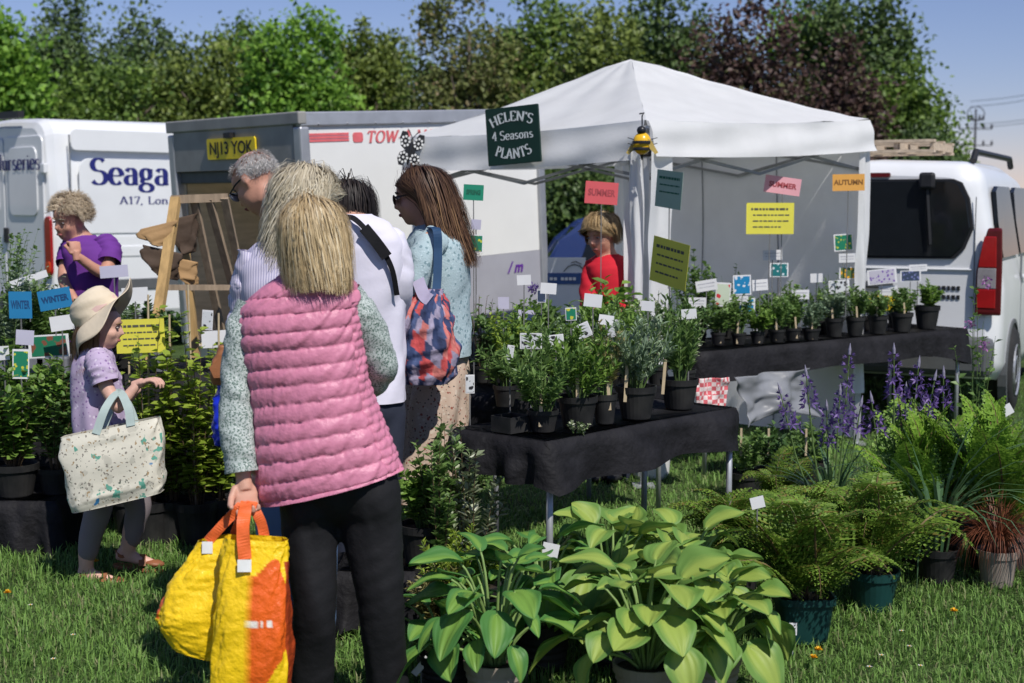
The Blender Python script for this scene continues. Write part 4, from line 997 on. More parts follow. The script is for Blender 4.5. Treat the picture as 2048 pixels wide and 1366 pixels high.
def scalp(t, c, rot, k, m, scale=.955, name='hair_underlayer'):
    mb = MB(); Rm = rot
    for i in range(13):
        for j in range(24):
            th = R(4 + i * 9.0); ph = 2 * PI * j / 24
            u = Vector((math.sin(th) * math.cos(ph), math.sin(th) * math.sin(ph), math.cos(th)))
            if u.y > .15: 
                f = min(1, (u.y - .15) / .6); u.z = max(u.z, .1 + .6 * f); u.normalize()
            mb.v.append(tuple(Vector(c) + Rm @ (Vector((u.x * .0765, u.y * .0965 - .012, u.z * .0885 + .031)) * k * scale)))
    for i in range(12):
        for j in range(24): mb.f.append((i * 24 + j, (i + 1) * 24 + j, (i + 1) * 24 + (j + 1) % 24, i * 24 + (j + 1) % 24))
    return part(name, mb, m, t, smooth=True, world=True)
SKIN = mat('skin', (.56, .31, .225), .5, .1, 18, .05, 120, spec=.35)
SKIN_PINK = mat('skin_pale', (.62, .37, .29), .5, .1, 18, .05, 120, spec=.35)
SKIN_RED = mat('skin_ruddy', (.50, .25, .175), .5, .12, 18, .05, 120, spec=.35)
def cloth(name, rgb, bump=.25, rough=.8, var=.08, scale=6, bscale=25, stretch=None): return mat(name, rgb, rough, var, scale, bump, bscale, spec=.2, stretch=stretch)
def patmat(name, base, layers, rough=.8, bump=.15, bscale=120):
    """Cloth print: layers of (colour, scale, size 0..1, roundness, seed) blots laid over the base colour."""
    if name in MATS: return MATS[name]
    m = bpy.data.materials.new(name); m.use_nodes = True; n, l = m.node_tree.nodes, m.node_tree.links
    b = n['Principled BSDF']; b.inputs['Roughness'].default_value = rough; b.inputs['Specular IOR Level'].default_value = .2
    tc = n.new('ShaderNodeTexCoord'); cur = None
    for (c, sc, sz, rnd, seed) in layers:
        mp = n.new('ShaderNodeMapping'); mp.inputs['Location'].default_value = (seed * 3.1, seed * 1.7, seed * 2.3); l.new(tc.outputs['Object'], mp.inputs[0])
        ns = n.new('ShaderNodeTexNoise'); ns.inputs['Scale'].default_value = sc * 1.5; l.new(mp.outputs[0], ns.inputs['Vector'])
        va = n.new('ShaderNodeVectorMath'); va.operation = 'MULTIPLY_ADD'; va.inputs[1].default_value = (rnd / sc,) * 3
        l.new(ns.outputs['Color'], va.inputs[0]); l.new(mp.outputs[0], va.inputs[2])
        vo = n.new('ShaderNodeTexVoronoi'); vo.inputs['Scale'].default_value = sc; l.new(va.outputs[0], vo.inputs['Vector'])
        mr = n.new('ShaderNodeMapRange'); mr.inputs[1].default_value = sz; mr.inputs[2].default_value = sz * .8; l.new(vo.outputs['Distance'], mr.inputs[0])
        mx = n.new('ShaderNodeMix'); mx.data_type = 'RGBA'; l.new(mr.outputs[0], mx.inputs[0])
        if cur is None: mx.inputs[6].default_value = _lin(base)
        else: l.new(cur, mx.inputs[6])
        mx.inputs[7].default_value = _lin(c); cur = mx.outputs[2]
    l.new(cur, b.inputs['Base Color'])
    nb = n.new('ShaderNodeTexNoise'); nb.inputs['Scale'].default_value = bscale; l.new(tc.outputs['Object'], nb.inputs['Vector'])
    bp = n.new('ShaderNodeBump'); bp.inputs['Strength'].default_value = bump; bp.inputs['Distance'].default_value = .004; l.new(nb.outputs['Fac'], bp.inputs['Height']); l.new(bp.outputs[0], b.inputs['Normal'])
    MATS[name] = m; return m
def vcolmat(name, rough=.6, bump=.2, bscale=30, spec=.3):
    if name in MATS: return MATS[name]
    m = bpy.data.materials.new(name); m.use_nodes = True; n, l = m.node_tree.nodes, m.node_tree.links; b = n['Principled BSDF']
    b.inputs['Roughness'].default_value = rough; b.inputs['Specular IOR Level'].default_value = spec
    a = n.new('ShaderNodeAttribute'); a.attribute_name = 'Col'; l.new(a.outputs['Color'], b.inputs['Base Color'])
    tc = n.new('ShaderNodeTexCoord'); nb = n.new('ShaderNodeTexNoise'); nb.inputs['Scale'].default_value = bscale; nb.inputs['Detail'].default_value = 5; l.new(tc.outputs['Object'], nb.inputs['Vector'])
    bp = n.new('ShaderNodeBump'); bp.inputs['Strength'].default_value = bump; bp.inputs['Distance'].default_value = .02; l.new(nb.outputs['Fac'], bp.inputs['Height']); l.new(bp.outputs[0], b.inputs['Normal'])
    MATS[name] = m; return m
class Fig:
    def __init__(s, d): s.d = d; s.s = F / (d * _cp + .5 * _sp)
    def p(s, px, py, dd=0.0): return at(px, py, s.d + dd)
    def r(s, px): return px / s.s
    def ring(s, px, py, hw, hd, dd=0.0, slope=0.0, yaw=0.0):
        a = Vector((s.r(hw) * math.cos(yaw), s.r(hw) * math.sin(yaw) * 1.0, s.r(slope))); return (s.p(px, py, dd), a, Vector((-hd * math.sin(yaw), hd * math.cos(yaw), 0)))
def core(mb, rings, k=.86):
    """The trunk inside the clothes."""
    C = catmull([tuple(r[0]) for r in rings], 24); A = catmull([tuple(r[1] * k) for r in rings], 24); B = catmull([tuple(r[2] * k) for r in rings], 24)
    V = []; n = 18
    for c, a, b in zip(C, A, B):
        for j in range(n):
            th = 2 * PI * j / n; V.append(c + a * math.cos(th) + b * math.sin(th))
    mb.add([Vector(v) for v in V], [(i * n + j, i * n + (j + 1) % n, (i + 1) * n + (j + 1) % n, (i + 1) * n + j) for i in range(23) for j in range(n)] + [tuple(range(n))[::-1], tuple(range(23 * n, 24 * n))])
def body_part(t, mb, skin, hands=(), vox=.011):
    me = voxel(mb, vox, 3)
    if hands:
        b = mesh_to_mb(me)
        for h in hands: b.add(h.v, h.f)
        bpy.data.meshes.remove(me); me = mesh_of('body', b, True)
    return part('body', me, skin, t, smooth=True, world=True)
def wrinkle(a1=.008, a2=.004, f1=6, f2=16, seed=0):
    return lambda U, T: a1 * noise2(U * f1 + np.cos(T) * 1.5, np.sin(T) * 2 + 7 + U * 3, 70 + seed) + a2 * noise2(U * f2 + T * 1.2, np.sin(T * 1.0) * 3 + 9, 71 + seed)
def shoe(a, fwd, m, t, ln=.25, w=.09, name='shoe', h=.09):
    a = Vector(a); f = Vector(fwd); f.z = 0; f.normalize(); sd = Vector((f.y, -f.x, 0)); mb = MB()
    mb.ell(a + f * ln * .3 + Vector((0, 0, .03)), (w / 2, ln * .42, .035), Matrix((sd, f, Vector((0, 0, 1)))).transposed()); mb.ell(a + Vector((0, 0, .045)), (w * .42, ln * .22, h * .55), Matrix((sd, f, Vector((0, 0, 1)))).transposed())
    return part(name, voxel(mb, .008, 2), m, t, smooth=True, world=True)
def ribbon(pts, w, side, n=24, thick=.003, wob=0.0):
    """A flat strap along pts, w wide in direction side."""
    C = catmull([tuple(p) for p in pts], n); mb = MB(); sd = Vector(side).normalized(); V = []
    for i, c in enumerate(C):
        t = Vector(C[min(i + 1, n - 1)] - C[max(i - 1, 0)]).normalized(); s = (sd - t * sd.dot(t)).normalized(); nn = t.cross(s)
        if wob: s = (s * math.cos(wob * math.sin(i * .5)) + nn * math.sin(wob * math.sin(i * .5))); nn = t.cross(s)
        c = Vector(c); V += [c - s * w / 2 - nn * thick, c + s * w / 2 - nn * thick, c + s * w / 2 + nn * thick, c - s * w / 2 + nn * thick]
    Fc = [(i * 4 + k, i * 4 + (k + 1) % 4, (i + 1) * 4 + (k + 1) % 4, (i + 1) * 4 + k) for i in range(n - 1) for k in range(4)] + [(0, 1, 2, 3), ((n - 1) * 4 + 3, (n - 1) * 4 + 2, (n - 1) * 4 + 1, (n - 1) * 4)]
    mb.add(V, Fc); return mb
DENIM = cloth('dark_denim', (.03, .035, .055)); BLACK_CLOTH = cloth('black_trouser_cloth', (.012, .012, .014), .5, .75, .15, 8, 18)
PRINT_GREY = patmat('grey_green_print', (.42, .47, .45), [((.10, .15, .13), 150, .48, 1.0, 1), ((.58, .62, .59), 130, .34, 1.0, 2), ((.17, .23, .20), 110, .34, 1.2, 3)])

# ================================================================ woman in the pink quilted vest
def pink_woman():
    f = Fig(4.25); t = thing('person', 'woman seen from behind in pink quilted gilet and black trousers carrying yellow bags', 'person', col(690, 4.3))
    VEST = mat('pink_quilt', (.56, .20, .30), .46, .06, 5, .35, 55, spec=.4)
    rg = [f.ring(626, 536, 44, .062, .02), f.ring(622, 552, 66, .08, .02), f.ring(612, 574, 98, .10, .02, 10), f.ring(604, 604, 122, .118, .03, 12), f.ring(600, 650, 127, .132, .03, 14), f.ring(607, 720, 128, .135, .03, 16),
          f.ring(622, 800, 126, .14, .03, 20), f.ring(640, 880, 134, .15, .03, 26), f.ring(655, 950, 145, .16, .04, 33), f.ring(659, 973, 147, .158, .04, 36)]
    ys = [536, 552, 574, 604, 650, 720, 800, 880, 950, 973]
    def q(U, T):
        yy = np.interp(U, np.linspace(0, 1, len(ys)), ys); w = (yy - 556) / 34.0 + .06 * np.sin(T * 2)
        puff = .0082 * (np.abs(np.sin(PI * w)) ** .65 - .75)
        side = np.abs(np.cos(T)) > .86                        # finer channels on the side panels
        w2 = w * 2; puff = np.where(side & (U > .36), .0048 * (np.abs(np.sin(PI * w2)) ** .7 - .75) - .0015, puff)
        seam = -.007 * np.exp(-((np.abs(np.cos(T)) - .86) / .015) ** 2) * (U > .36) - .006 * np.exp(-((np.cos(T) + .30) / .012) ** 2) * ((U > .14) & (U < .34))
        edge = np.abs(np.sin(PI * w))
        pucker = .0042 * noise2(T * 34 + np.floor(w) * 7.3 + w * 1.5, w * 1.1, 80) * (1.15 - edge) + .004 * noise2(T * 9 + w * 2.5, w * .9, 81)
        slump = .012 * noise2(T * 1.6 + U * 6, U * 5 + 3, 82)
        return puff * np.clip(U * 9, .25, 1) + seam + pucker + slump * U
    part('quilted_gilet', loft(rg, 270, 190, q, 2.25, name='quilted_gilet'), VEST, t, world=True)
    part('collar', loft([f.ring(626, 548, 52, .07, .02), f.ring(626, 530, 50, .07, .02), f.ring(627, 515, 49, .068, .015)], 14, 60, lambda U, T: .006 * np.sin(PI * U)), VEST, t, world=True)
    # body
    hc = f.p(627, 478, -.0); rot = frame_from(R(-8), R(-22), R(3))
    mb = head_mb(hc, rot); core(mb, [(r[0], r[1], r[2]) for r in rg[1:]], .82)
    mb.tube([f.p(622, 566, .05), f.p(626, 505, .03)], [.05, .046], 12)
    hipl, hipr = f.p(620, 990, .05), f.p(740, 985, .05)
    kl, kr = f.p(628, 1195, .0), f.p(762, 1185, .04); al, ar = f.p(632, 1440, .1), f.p(785, 1435, .14)
    limb(mb, [hipl, kl, al], [.066, .046, .036]); limb(mb, [hipr, kr, ar], [.066, .046, .036])
    shl, ell_, wrl = f.p(502, 630, .03), f.p(476, 800, -.02), f.p(488, 962, -.06)
    shr, elr, wrr = f.p(700, 610, .03), f.p(758, 725, .12), f.p(715, 770, .36)
    limb(mb, [shl, ell_, wrl], [.048, .036, .025]); limb(mb, [shr, elr, wrr], [.048, .036, .025])
    hl = hand(wrl, (f.p(494, 1015, -.08) - wrl), (.35, -.9, 0), .95, (38, 55, 40), 3, 1, 30, 35)
    hr = hand(wrr, (-.5, .8, -.1), (0, 0, -1), .95)
    body_part(t, mb, SKIN, (hl, hr))
    part('sleeve', sleeve([f.p(512, 612, .03), f.p(492, 660, .02), f.p(478, 740, 0), f.p(474, 810, -.02), f.p(478, 890, -.045), f.p(484, 944, -.06)], [.056, .058, .054, .054, .052, .047], 90, 32, .006, 1), PRINT_GREY, t, world=True)
    part('sleeve', sleeve([f.p(688, 588, .03), f.p(716, 630, .05), f.p(742, 685, .09), f.p(757, 735, .14), f.p(738, 765, .26), f.p(716, 775, .36)], [.056, .06, .06, .058, .05, .044], 90, 32, .006, 2), PRINT_GREY, t, world=True)
    # trousers
    tb = MB(); tb.ell(f.p(680, 955, .04), (f.r(118), .135, .14)); tb.ell(f.p(622, 1000, .03), (f.r(64), .105, .12)); tb.ell(f.p(738, 990, .03), (f.r(66), .105, .12))
    limb(tb, [f.p(616, 985, .04), f.p(618, 1080, .03), f.p(628, 1200, .0), f.p(626, 1320, .05), f.p(630, 1455, .1)], [.094, .086, .068, .066, .062], 18, 40)
    limb(tb, [f.p(738, 975, .04), f.p(746, 1080, .04), f.p(760, 1190, .03), f.p(772, 1320, .08), f.p(786, 1450, .13)], [.098, .09, .071, .068, .066], 18, 40)
    tm = voxel(tb, .0095, 4, 'trousers')
    co = np.zeros(len(tm.vertices) * 3); no = np.zeros(len(tm.vertices) * 3); tm.vertices.foreach_get('co', co); tm.vertices.foreach_get('normal', no); co = co.reshape(-1, 3); no = no.reshape(-1, 3)
    dz = .006 * noise2(co[:, 2] * 5 + co[:, 0] * 22, co[:, 0] * 14 + co[:, 2] * 3, 90) + .002 * noise2(co[:, 2] * 34 - co[:, 0] * 16, co[:, 0] * 12, 91)
    tm.vertices.foreach_set('co', (co + no * dz[:, None]).ravel()); tm.update()
    part('trousers', tm, BLACK_CLOTH, t, smooth=True, world=True)
    for a in (al, ar): shoe((a.x, a.y, 0), (0, 1, 0), BLACK_PLASTIC, t)
    HM = hairmat('hair_honey_blonde', (.44, .32, .16), (.70, .55, .33), (.84, .73, .52), root=(.22, .145, .07))
    scalp(t, hc, rot, 1.0, HM)
    back = (f.p(618, 612, .06), (.13, .10, .09))
    part('hair', hair_mesh(7000, hc, rot, .99, .2, 11, .12, 0, width=.0014, colliders=(back,), seed=1, stiff=.28, low=-.75, spread_len=.6, wave=.007, curl_f=11, vol=.09, level=.125, messy=.055, wind=(.12, 0, 0)), HM, t, world=True)
    return wrl, f
WR, PF = pink_woman()

# ================================================================ yellow shopping bags
YEL = (.84, .55, .010); ORA = (.75, .12, .012)
def yellow_bags():
    f = PF; BM = vcolmat('yellow_bag_plastic', .38, .30, 60, .45); grip = f.p(496, 1006, -.085)
    OR = mat('orange_strap', (.72, .13, .03), .5, .1, 12, .2, 60); WT = mat('white_stitching', (.75, .75, .72), .6)
    def bag(label, rings, colf, straps, seed, amp):
        b0 = rings[-1][0]; t = thing('shopping_bag', label, 'bag', b0)
        dsp = lambda U, T: amp * (.016 * noise2(U * 7 + np.cos(T) * 2, np.sin(T) * 3 + U * 2, 100 + seed) + .010 * noise2(U * 16 + np.cos(T) * 5 + T, np.sin(T) * 6, 101 + seed) + .006 * noise2(U * 34 + T * 3, np.cos(T) * 9, 102 + seed) + .008 * np.abs(noise2(U * 5 - T * 2.2, U * 6 + T * 1.6, 103 + seed)))
        part('pouch', loft(rings, 130, 110, dsp, 3.4, False, colf, 'pouch'), BM, t, world=True)
        part('base', loft([rings[-1], (rings[-1][0] - Vector((0, 0, .004)), rings[-1][1] * .6, rings[-1][2] * .6), (rings[-1][0] - Vector((0, 0, .006)), rings[-1][1] * .05, rings[-1][2] * .05)], 10, 40, None, 3.2, True, lambda U, T: np.broadcast_to(np.array(YEL), U.shape + (3,))), BM, t, world=True)
        for pts, w, sd in straps:
            s = part('handle', ribbon(pts, w, sd, 30, .0025, .25), OR, t, world=True)
            part('handle_patch', ribbon([Vector(pts[0]) + Vector((0, -.008, .0)), Vector(pts[0]) + Vector((0, -.012, -.035))], w * 1.05, sd, 4, .002), WT, s)
        return t
    def c_plain(U, T):
        c = np.ones(U.shape + (3,)) * np.array(YEL); n = noise2(U * 9, T * 3, 7)
        red = ((np.cos(T) < -.9) & (U > .48) & (U < .7)); c[red] = ORA
        return c * (1 + .08 * n[..., None])
    def c_print(U, T):
        c = np.ones(U.shape + (3,)) * np.array(YEL); n = noise2(U * 9, T * 3, 8)
        a = (np.cos(T) > -.02) & (U > .27 + .1 * np.cos(T * 3)) & (U < .72 - .25 * (np.cos(T) - .5)); c[a] = ORA
        b = (np.cos(T) > .93); c[b & (U > .2)] = (.36, .05, .012)
        fl = (np.cos(T) > .2) & (np.cos(T) < .5) & (U > .80) & (U < .86); c[fl] = ORA
        for x0, hw in ((.06, .05), (.20, .05), (.40, .09)): c[(np.abs(np.cos(T) - x0) < hw) & (np.sin(T) < 0) & (np.abs(U - .485) < .018)] = (.75, .7, .62)
        return c * (1 + .08 * n[..., None])
    r1 = [f.ring(442, 1074, 44, .030, -.07, 8), f.ring(432, 1110, 56, .045, -.07, 6), f.ring(415, 1160, 68, .07, -.07, 0), f.ring(398, 1215, 74, .085, -.07, -8), f.ring(392, 1262, 66, .085, -.07, -16), f.ring(398, 1300, 48, .07, -.07, -14)]
    bag('crumpled yellow shopping bag hanging behind the other from the pink-gilet woman\'s hand', r1, c_plain,
        [([f.p(416, 1082, -.1), f.p(450, 1045, -.1), f.p(482, 1012, -.1), grip], .03, (1, 0, .4)), ([f.p(466, 1078, -.04), f.p(478, 1045, -.06), grip + Vector((0, .02, .005))], .028, (1, 0, .3))], 1, .42)
    r2 = [f.ring(512, 1076, 60, .035, -.16, -3), f.ring(510, 1110, 62, .045, -.16, 0), f.ring(507, 1170, 66, .065, -.16, 0), f.ring(505, 1240, 72, .08, -.16), f.ring(505, 1310, 76, .085, -.16), f.ring(503, 1372, 74, .08, -.16), f.ring(503, 1392, 66, .07, -.16)]
    t = bag('yellow shopping bag with orange printed panel nearest the woman\'s leg', r2, c_print,
        [([f.p(490, 1118, -.215), f.p(486, 1060, -.2), f.p(490, 1020, -.14), grip + Vector((0, -.012, .004))], .038, (1, 0, 0)), ([f.p(534, 1105, -.12), f.p(524, 1050, -.11), f.p(508, 1015, -.1), grip + Vector((.01, .01, .004))], .03, (1, 0, -.2))], 2, .36)
yellow_bags()

# ================================================================ other shoppers
def wavy_woman():
    f = Fig(4.95); t = thing('person', 'woman with long wavy ash-blonde hair and lilac striped top behind the pink gilet', 'person', col(600, 4.95))
    hc = f.p(612, 398, 0); rot = frame_from(R(-48), R(-14), 0)
    rg = [f.ring(596, 470, 40, .06), f.ring(588, 492, 84, .09), f.ring(584, 530, 98, .12), f.ring(582, 600, 96, .13), f.ring(586, 700, 92, .13), f.ring(590, 800, 100, .14), f.ring(592, 860, 104, .14)]
    ST = mat('lilac_stripe', (.56, .52, .66), .8, .05); b = ST.node_tree.nodes; l = ST.node_tree.links
    w = b.new('ShaderNodeTexWave'); w.inputs['Scale'].default_value = 34; w.bands_direction = 'X'; w.inputs['Distortion'].default_value = 1.2
    mx = b.new('ShaderNodeMix'); mx.data_type = 'RGBA'; mx.inputs[6].default_value = (.66, .62, .72, 1); mx.inputs[7].default_value = (.36, .34, .50, 1)
    tc = b.new('ShaderNodeTexCoord'); l.new(tc.outputs['Object'], w.inputs['Vector']); l.new(w.outputs['Fac'], mx.inputs[0]); l.new(mx.outputs[2], b['Principled BSDF'].inputs['Base Color'])
    part('top', loft(rg, 90, 70, wrinkle(.009, .005), 2.2), ST, t, world=True)
    mb = head_mb(hc, rot); core(mb, rg); mb.tube([f.p(596, 482, 0), f.p(606, 436, 0)], [.056, .05], 12)
    limb(mb, [f.p(512, 520, 0), f.p(494, 640, .02), f.p(470, 730, -.12)], [.036, .034, .026]); limb(mb, [f.p(665, 515, 0), f.p(690, 640, .05), f.p(660, 690, .25)], [.046, .036, .026])
    limb(mb, [f.p(555, 880, 0), f.p(560, 1090, 0), f.p(560, 1300, .05)], [.08, .055, .04]); limb(mb, [f.p(635, 880, 0), f.p(640, 1090, 0), f.p(640, 1300, .05)], [.08, .055, .04])
    h1 = hand(f.p(462, 735, -.14), (-.1, -.3, -1), (1, 0, 0), .9, (40, 55, 40)); body_part(t, mb, SKIN_PINK, (h1,), .013)
    part('sleeve', sleeve([f.p(512, 505, 0), f.p(502, 560, 0), f.p(493, 620, .02), f.p(488, 660, 0)], [.06, .064, .06, .058], 40, 28, .007, 3), ST, t, world=True)
    part('sleeve', sleeve([f.p(660, 505, 0), f.p(676, 560, 0), f.p(688, 630, .04)], [.06, .062, .056], 40, 28, .007, 4), ST, t, world=True)
    tb = MB(); tb.ell(f.p(595, 880, 0), (f.r(102), .14, .14))
    for px in (552, 638): limb(tb, [f.p(px, 890, 0), f.p(px, 1090, 0), f.p(px, 1310, .05)], [.095, .07, .06])
    part('trousers', voxel(tb, .014, 3), cloth('blue_jeans', (.10, .16, .28)), t, smooth=True, world=True)
    for px in (560, 640):
        c = f.p(px, 1310, .05); shoe((c.x, c.y, 0), (0, 1, 0), BLACK_PLASTIC, t)
    HM = hairmat('hair_ash_blonde', (.46, .40, .28), (.70, .63, .48), (.82, .77, .63), root=(.42, .36, .26))
    scalp(t, hc, rot, 1.04, HM)
    part('hair', hair_mesh(6000, hc, rot, 1.0, .42, 14, .0, 0, 40, .0014, ((f.p(588, 560, 0), (.13, .11, .10)),), seed=2, stiff=.34, spread_len=.45, wave=.012, wind=(-.14, 0, 0), low=-.7, scale=.99, vol=.09, level=.2, messy=.06), HM, t, world=True)
    # bags she carries
    b = f.p(448, 728, -.16); tb_ = thing('handbag', 'small tan leather bag beside the pink-gilet woman\'s left sleeve', 'bag', b)
    LE = mat('tan_leather', (.30, .12, .05), .5, .15, 12, .2)
    part('pouch', loft([f.ring(448, 690, 8, .03, -.16), f.ring(446, 715, 16, .04, -.16), f.ring(444, 745, 22, .045, -.16), f.ring(447, 768, 18, .04, -.16)], 20, 30, wrinkle(.004, .002), 3, True), LE, tb_, world=True)
    part('flap', MB().prism([(-.045, .0), (.03, .075), (.055, .07), (.05, -.03), (-.03, -.035)], .006, f.p(446, 735, -.215)), LE, tb_, world=True)
    b2 = f.p(449, 820, -.14); tt = thing('carrier_bag', 'bright blue carrier bag hanging beside the patterned grey sleeve', 'bag', b2)
    part('pouch', loft([f.ring(452, 760, 14, .03, -.14), f.ring(450, 800, 18, .05, -.14), f.ring(448, 850, 20, .06, -.14), f.ring(449, 888, 16, .05, -.14)], 40, 30, wrinkle(.008, .006, 8, 20), 2.6, True), mat('cobalt_plastic', (.012, .03, .52), .3, .15, 10, .4, 30), tt, world=True)
    part('handle', ribbon([f.p(446, 762, -.14), f.p(452, 740, -.14), f.p(458, 762, -.14)], .02, (1, 0, 0)), MATS['cobalt_plastic'], tt, world=True)
wavy_woman()

def grey_man():
    f = Fig(5.65); t = thing('person', 'grey-haired man with glasses looking down beside the trailer opening', 'person', col(545, 5.65))
    hc = f.p(512, 364, 0); rot = frame_from(R(58), R(-36), R(4)); k = 1.02
    rg = [f.ring(556, 430, 30, .06), f.ring(590, 450, 58, .12), f.ring(606, 500, 74, .17), f.ring(606, 600, 74, .17), f.ring(600, 720, 76, .15), f.ring(596, 820, 80, .15)]
    part('shirt', loft(rg, 70, 50, wrinkle(), 2.2), cloth('navy_shirt', (.03, .035, .06)), t, world=True)
    mb = head_mb(hc, rot, k, 1.3, 1.08); core(mb, rg); mb.tube([f.p(560, 440, 0), f.p(530, 388, 0)], [.066, .06], 12)
    for px in (560, 636): limb(mb, [f.p(px, 830, 0), f.p(px, 1000, 0), f.p(px, 1180, .05)], [.085, .06, .045])
    for px, dd in ((548, -.12), (664, .12)): limb(mb, [f.p(px + (20 if px < 600 else -20), 480, dd), f.p(px, 610, dd), f.p(px - 10, 720, dd - .1)], [.036, .034, .03])
    body_part(t, mb, SKIN_RED, (), .011)
    for px, dd in ((552, -.12), (660, .12)): part('sleeve', sleeve([f.p(px + (20 if px < 600 else -20), 470, dd), f.p(px, 540, dd), f.p(px - 4, 600, dd)], [.07, .068, .066], 30, 24, .006, 5), MATS['navy_shirt'], t, world=True)
    tb = MB(); tb.ell(f.p(597, 830, 0), (f.r(82), .14, .13))
    for px in (558, 638): limb(tb, [f.p(px, 840, 0), f.p(px, 1000, 0), f.p(px, 1190, .05)], [.1, .075, .065])
    part('trousers', voxel(tb, .015, 3), DENIM, t, smooth=True, world=True)
    for px in (560, 636): c = f.p(px, 1190, .05); shoe((c.x, c.y, 0), (-1, .3, 0), BLACK_PLASTIC, t)
    HM = hairmat('hair_silver', (.36, .34, .33), (.70, .68, .66))
    part('hair', hair_mesh(3400, hc, rot, k, .026, 4, .0, 0, width=.0008, seed=3, stiff=.85, front=.1, low=-.6, scale=.97, vol=.03, high=.70, messy=.2), HM, t, world=True)
    face_parts(t, hc, rot, k, HM, glasses=mat('clear_lens', (.25, .25, .26), .05, .05))
grey_man()

def white_shirt():
    f = Fig(5.5); t = thing('person', 'dark-haired person in white shirt with black shoulder strap seen from behind', 'person', col(725, 5.5))
    hc = f.p(700, 420, .10); rot = frame_from(R(40), R(-46), R(6)); k = .95
    rg = [f.ring(706, 428, 34, .055), f.ring(716, 446, 62, .10, 0, 0), f.ring(727, 478, 78, .125, .0), f.ring(732, 540, 80, .13), f.ring(730, 620, 78, .13), f.ring(728, 720, 80, .13), f.ring(728, 800, 84, .14)]
    SH = cloth('white_shirt_cloth', (.66, .64, .74), .2, .8, .04)
    part('shirt', loft(rg, 90, 70, wrinkle(.011, .005), 2.2), SH, t, world=True)
    mb = head_mb(hc, rot, k); core(mb, rg); mb.tube([f.p(708, 446, .02), f.p(702, 428, .06)], [.054, .05], 12)
    limb(mb, [f.p(786, 480, 0), f.p(802, 590, .0), f.p(770, 640, .25)], [.048, .038, .028]); limb(mb, [f.p(670, 480, 0), f.p(650, 590, .02), f.p(660, 640, .28)], [.048, .038, .028])
    for px in (695, 765): limb(mb, [f.p(px, 820, 0), f.p(px, 1000, 0), f.p(px, 1200, .05)], [.08, .058, .042])
    body_part(t, mb, SKIN, (), .013)
    part('sleeve', sleeve([f.p(740, 476, 0), f.p(778, 488, 0), f.p(788, 520, 0), f.p(794, 570, 0), f.p(786, 625, .1)], [.045, .068, .07, .064, .056], 50, 28, .004, 6), SH, t, world=True)
    part('sleeve', sleeve([f.p(672, 462, 0), f.p(660, 520, 0), f.p(652, 580, .02), f.p(656, 625, .15)], [.064, .066, .06, .056], 50, 28, .008, 7), SH, t, world=True)
    tb = MB(); tb.ell(f.p(728, 810, 0), (f.r(84), .14, .13))
    for px in (692, 766): limb(tb, [f.p(px, 820, 0), f.p(px, 1000, 0), f.p(px, 1210, .05)], [.095, .072, .06])
    part('trousers', voxel(tb, .015, 3), DENIM, t, smooth=True, world=True)
    for px in (695, 765): c = f.p(px, 1200, .05); shoe((c.x, c.y, 0), (0, 1, 0), BLACK_PLASTIC, t)
    HM = hairmat('hair_near_black', (.010, .008, .008), (.035, .025, .022))
    scalp(t, hc, rot, .98, HM); part('hair', hair_mesh(3000, hc, rot, .95, .11, 7, .0, .002, 50, .0019, seed=4, stiff=.4, low=-.8, level=.06, messy=.05, vol=.05), HM, t, world=True)
    st = thing('shoulder_strap', 'wide black bag strap across the back of the white shirt', 'strap', f.p(740, 480, -.14))
    part('webbing', ribbon([f.p(686, 432, -.06), f.p(706, 436, -.115), f.p(728, 455, -.135), f.p(752, 484, -.142), f.p(772, 512, -.14), f.p(786, 545, -.13), f.p(794, 590, -.1)], .02, (1, 0, .4)), BLACK_CLOTH, st, world=True)
    part('shoulder_pad', ribbon([f.p(728, 455, -.14), f.p(752, 484, -.148), f.p(774, 514, -.146)], .042, (1, 0, .6), 12, .006), BLACK_CLOTH, st, world=True)
white_shirt()

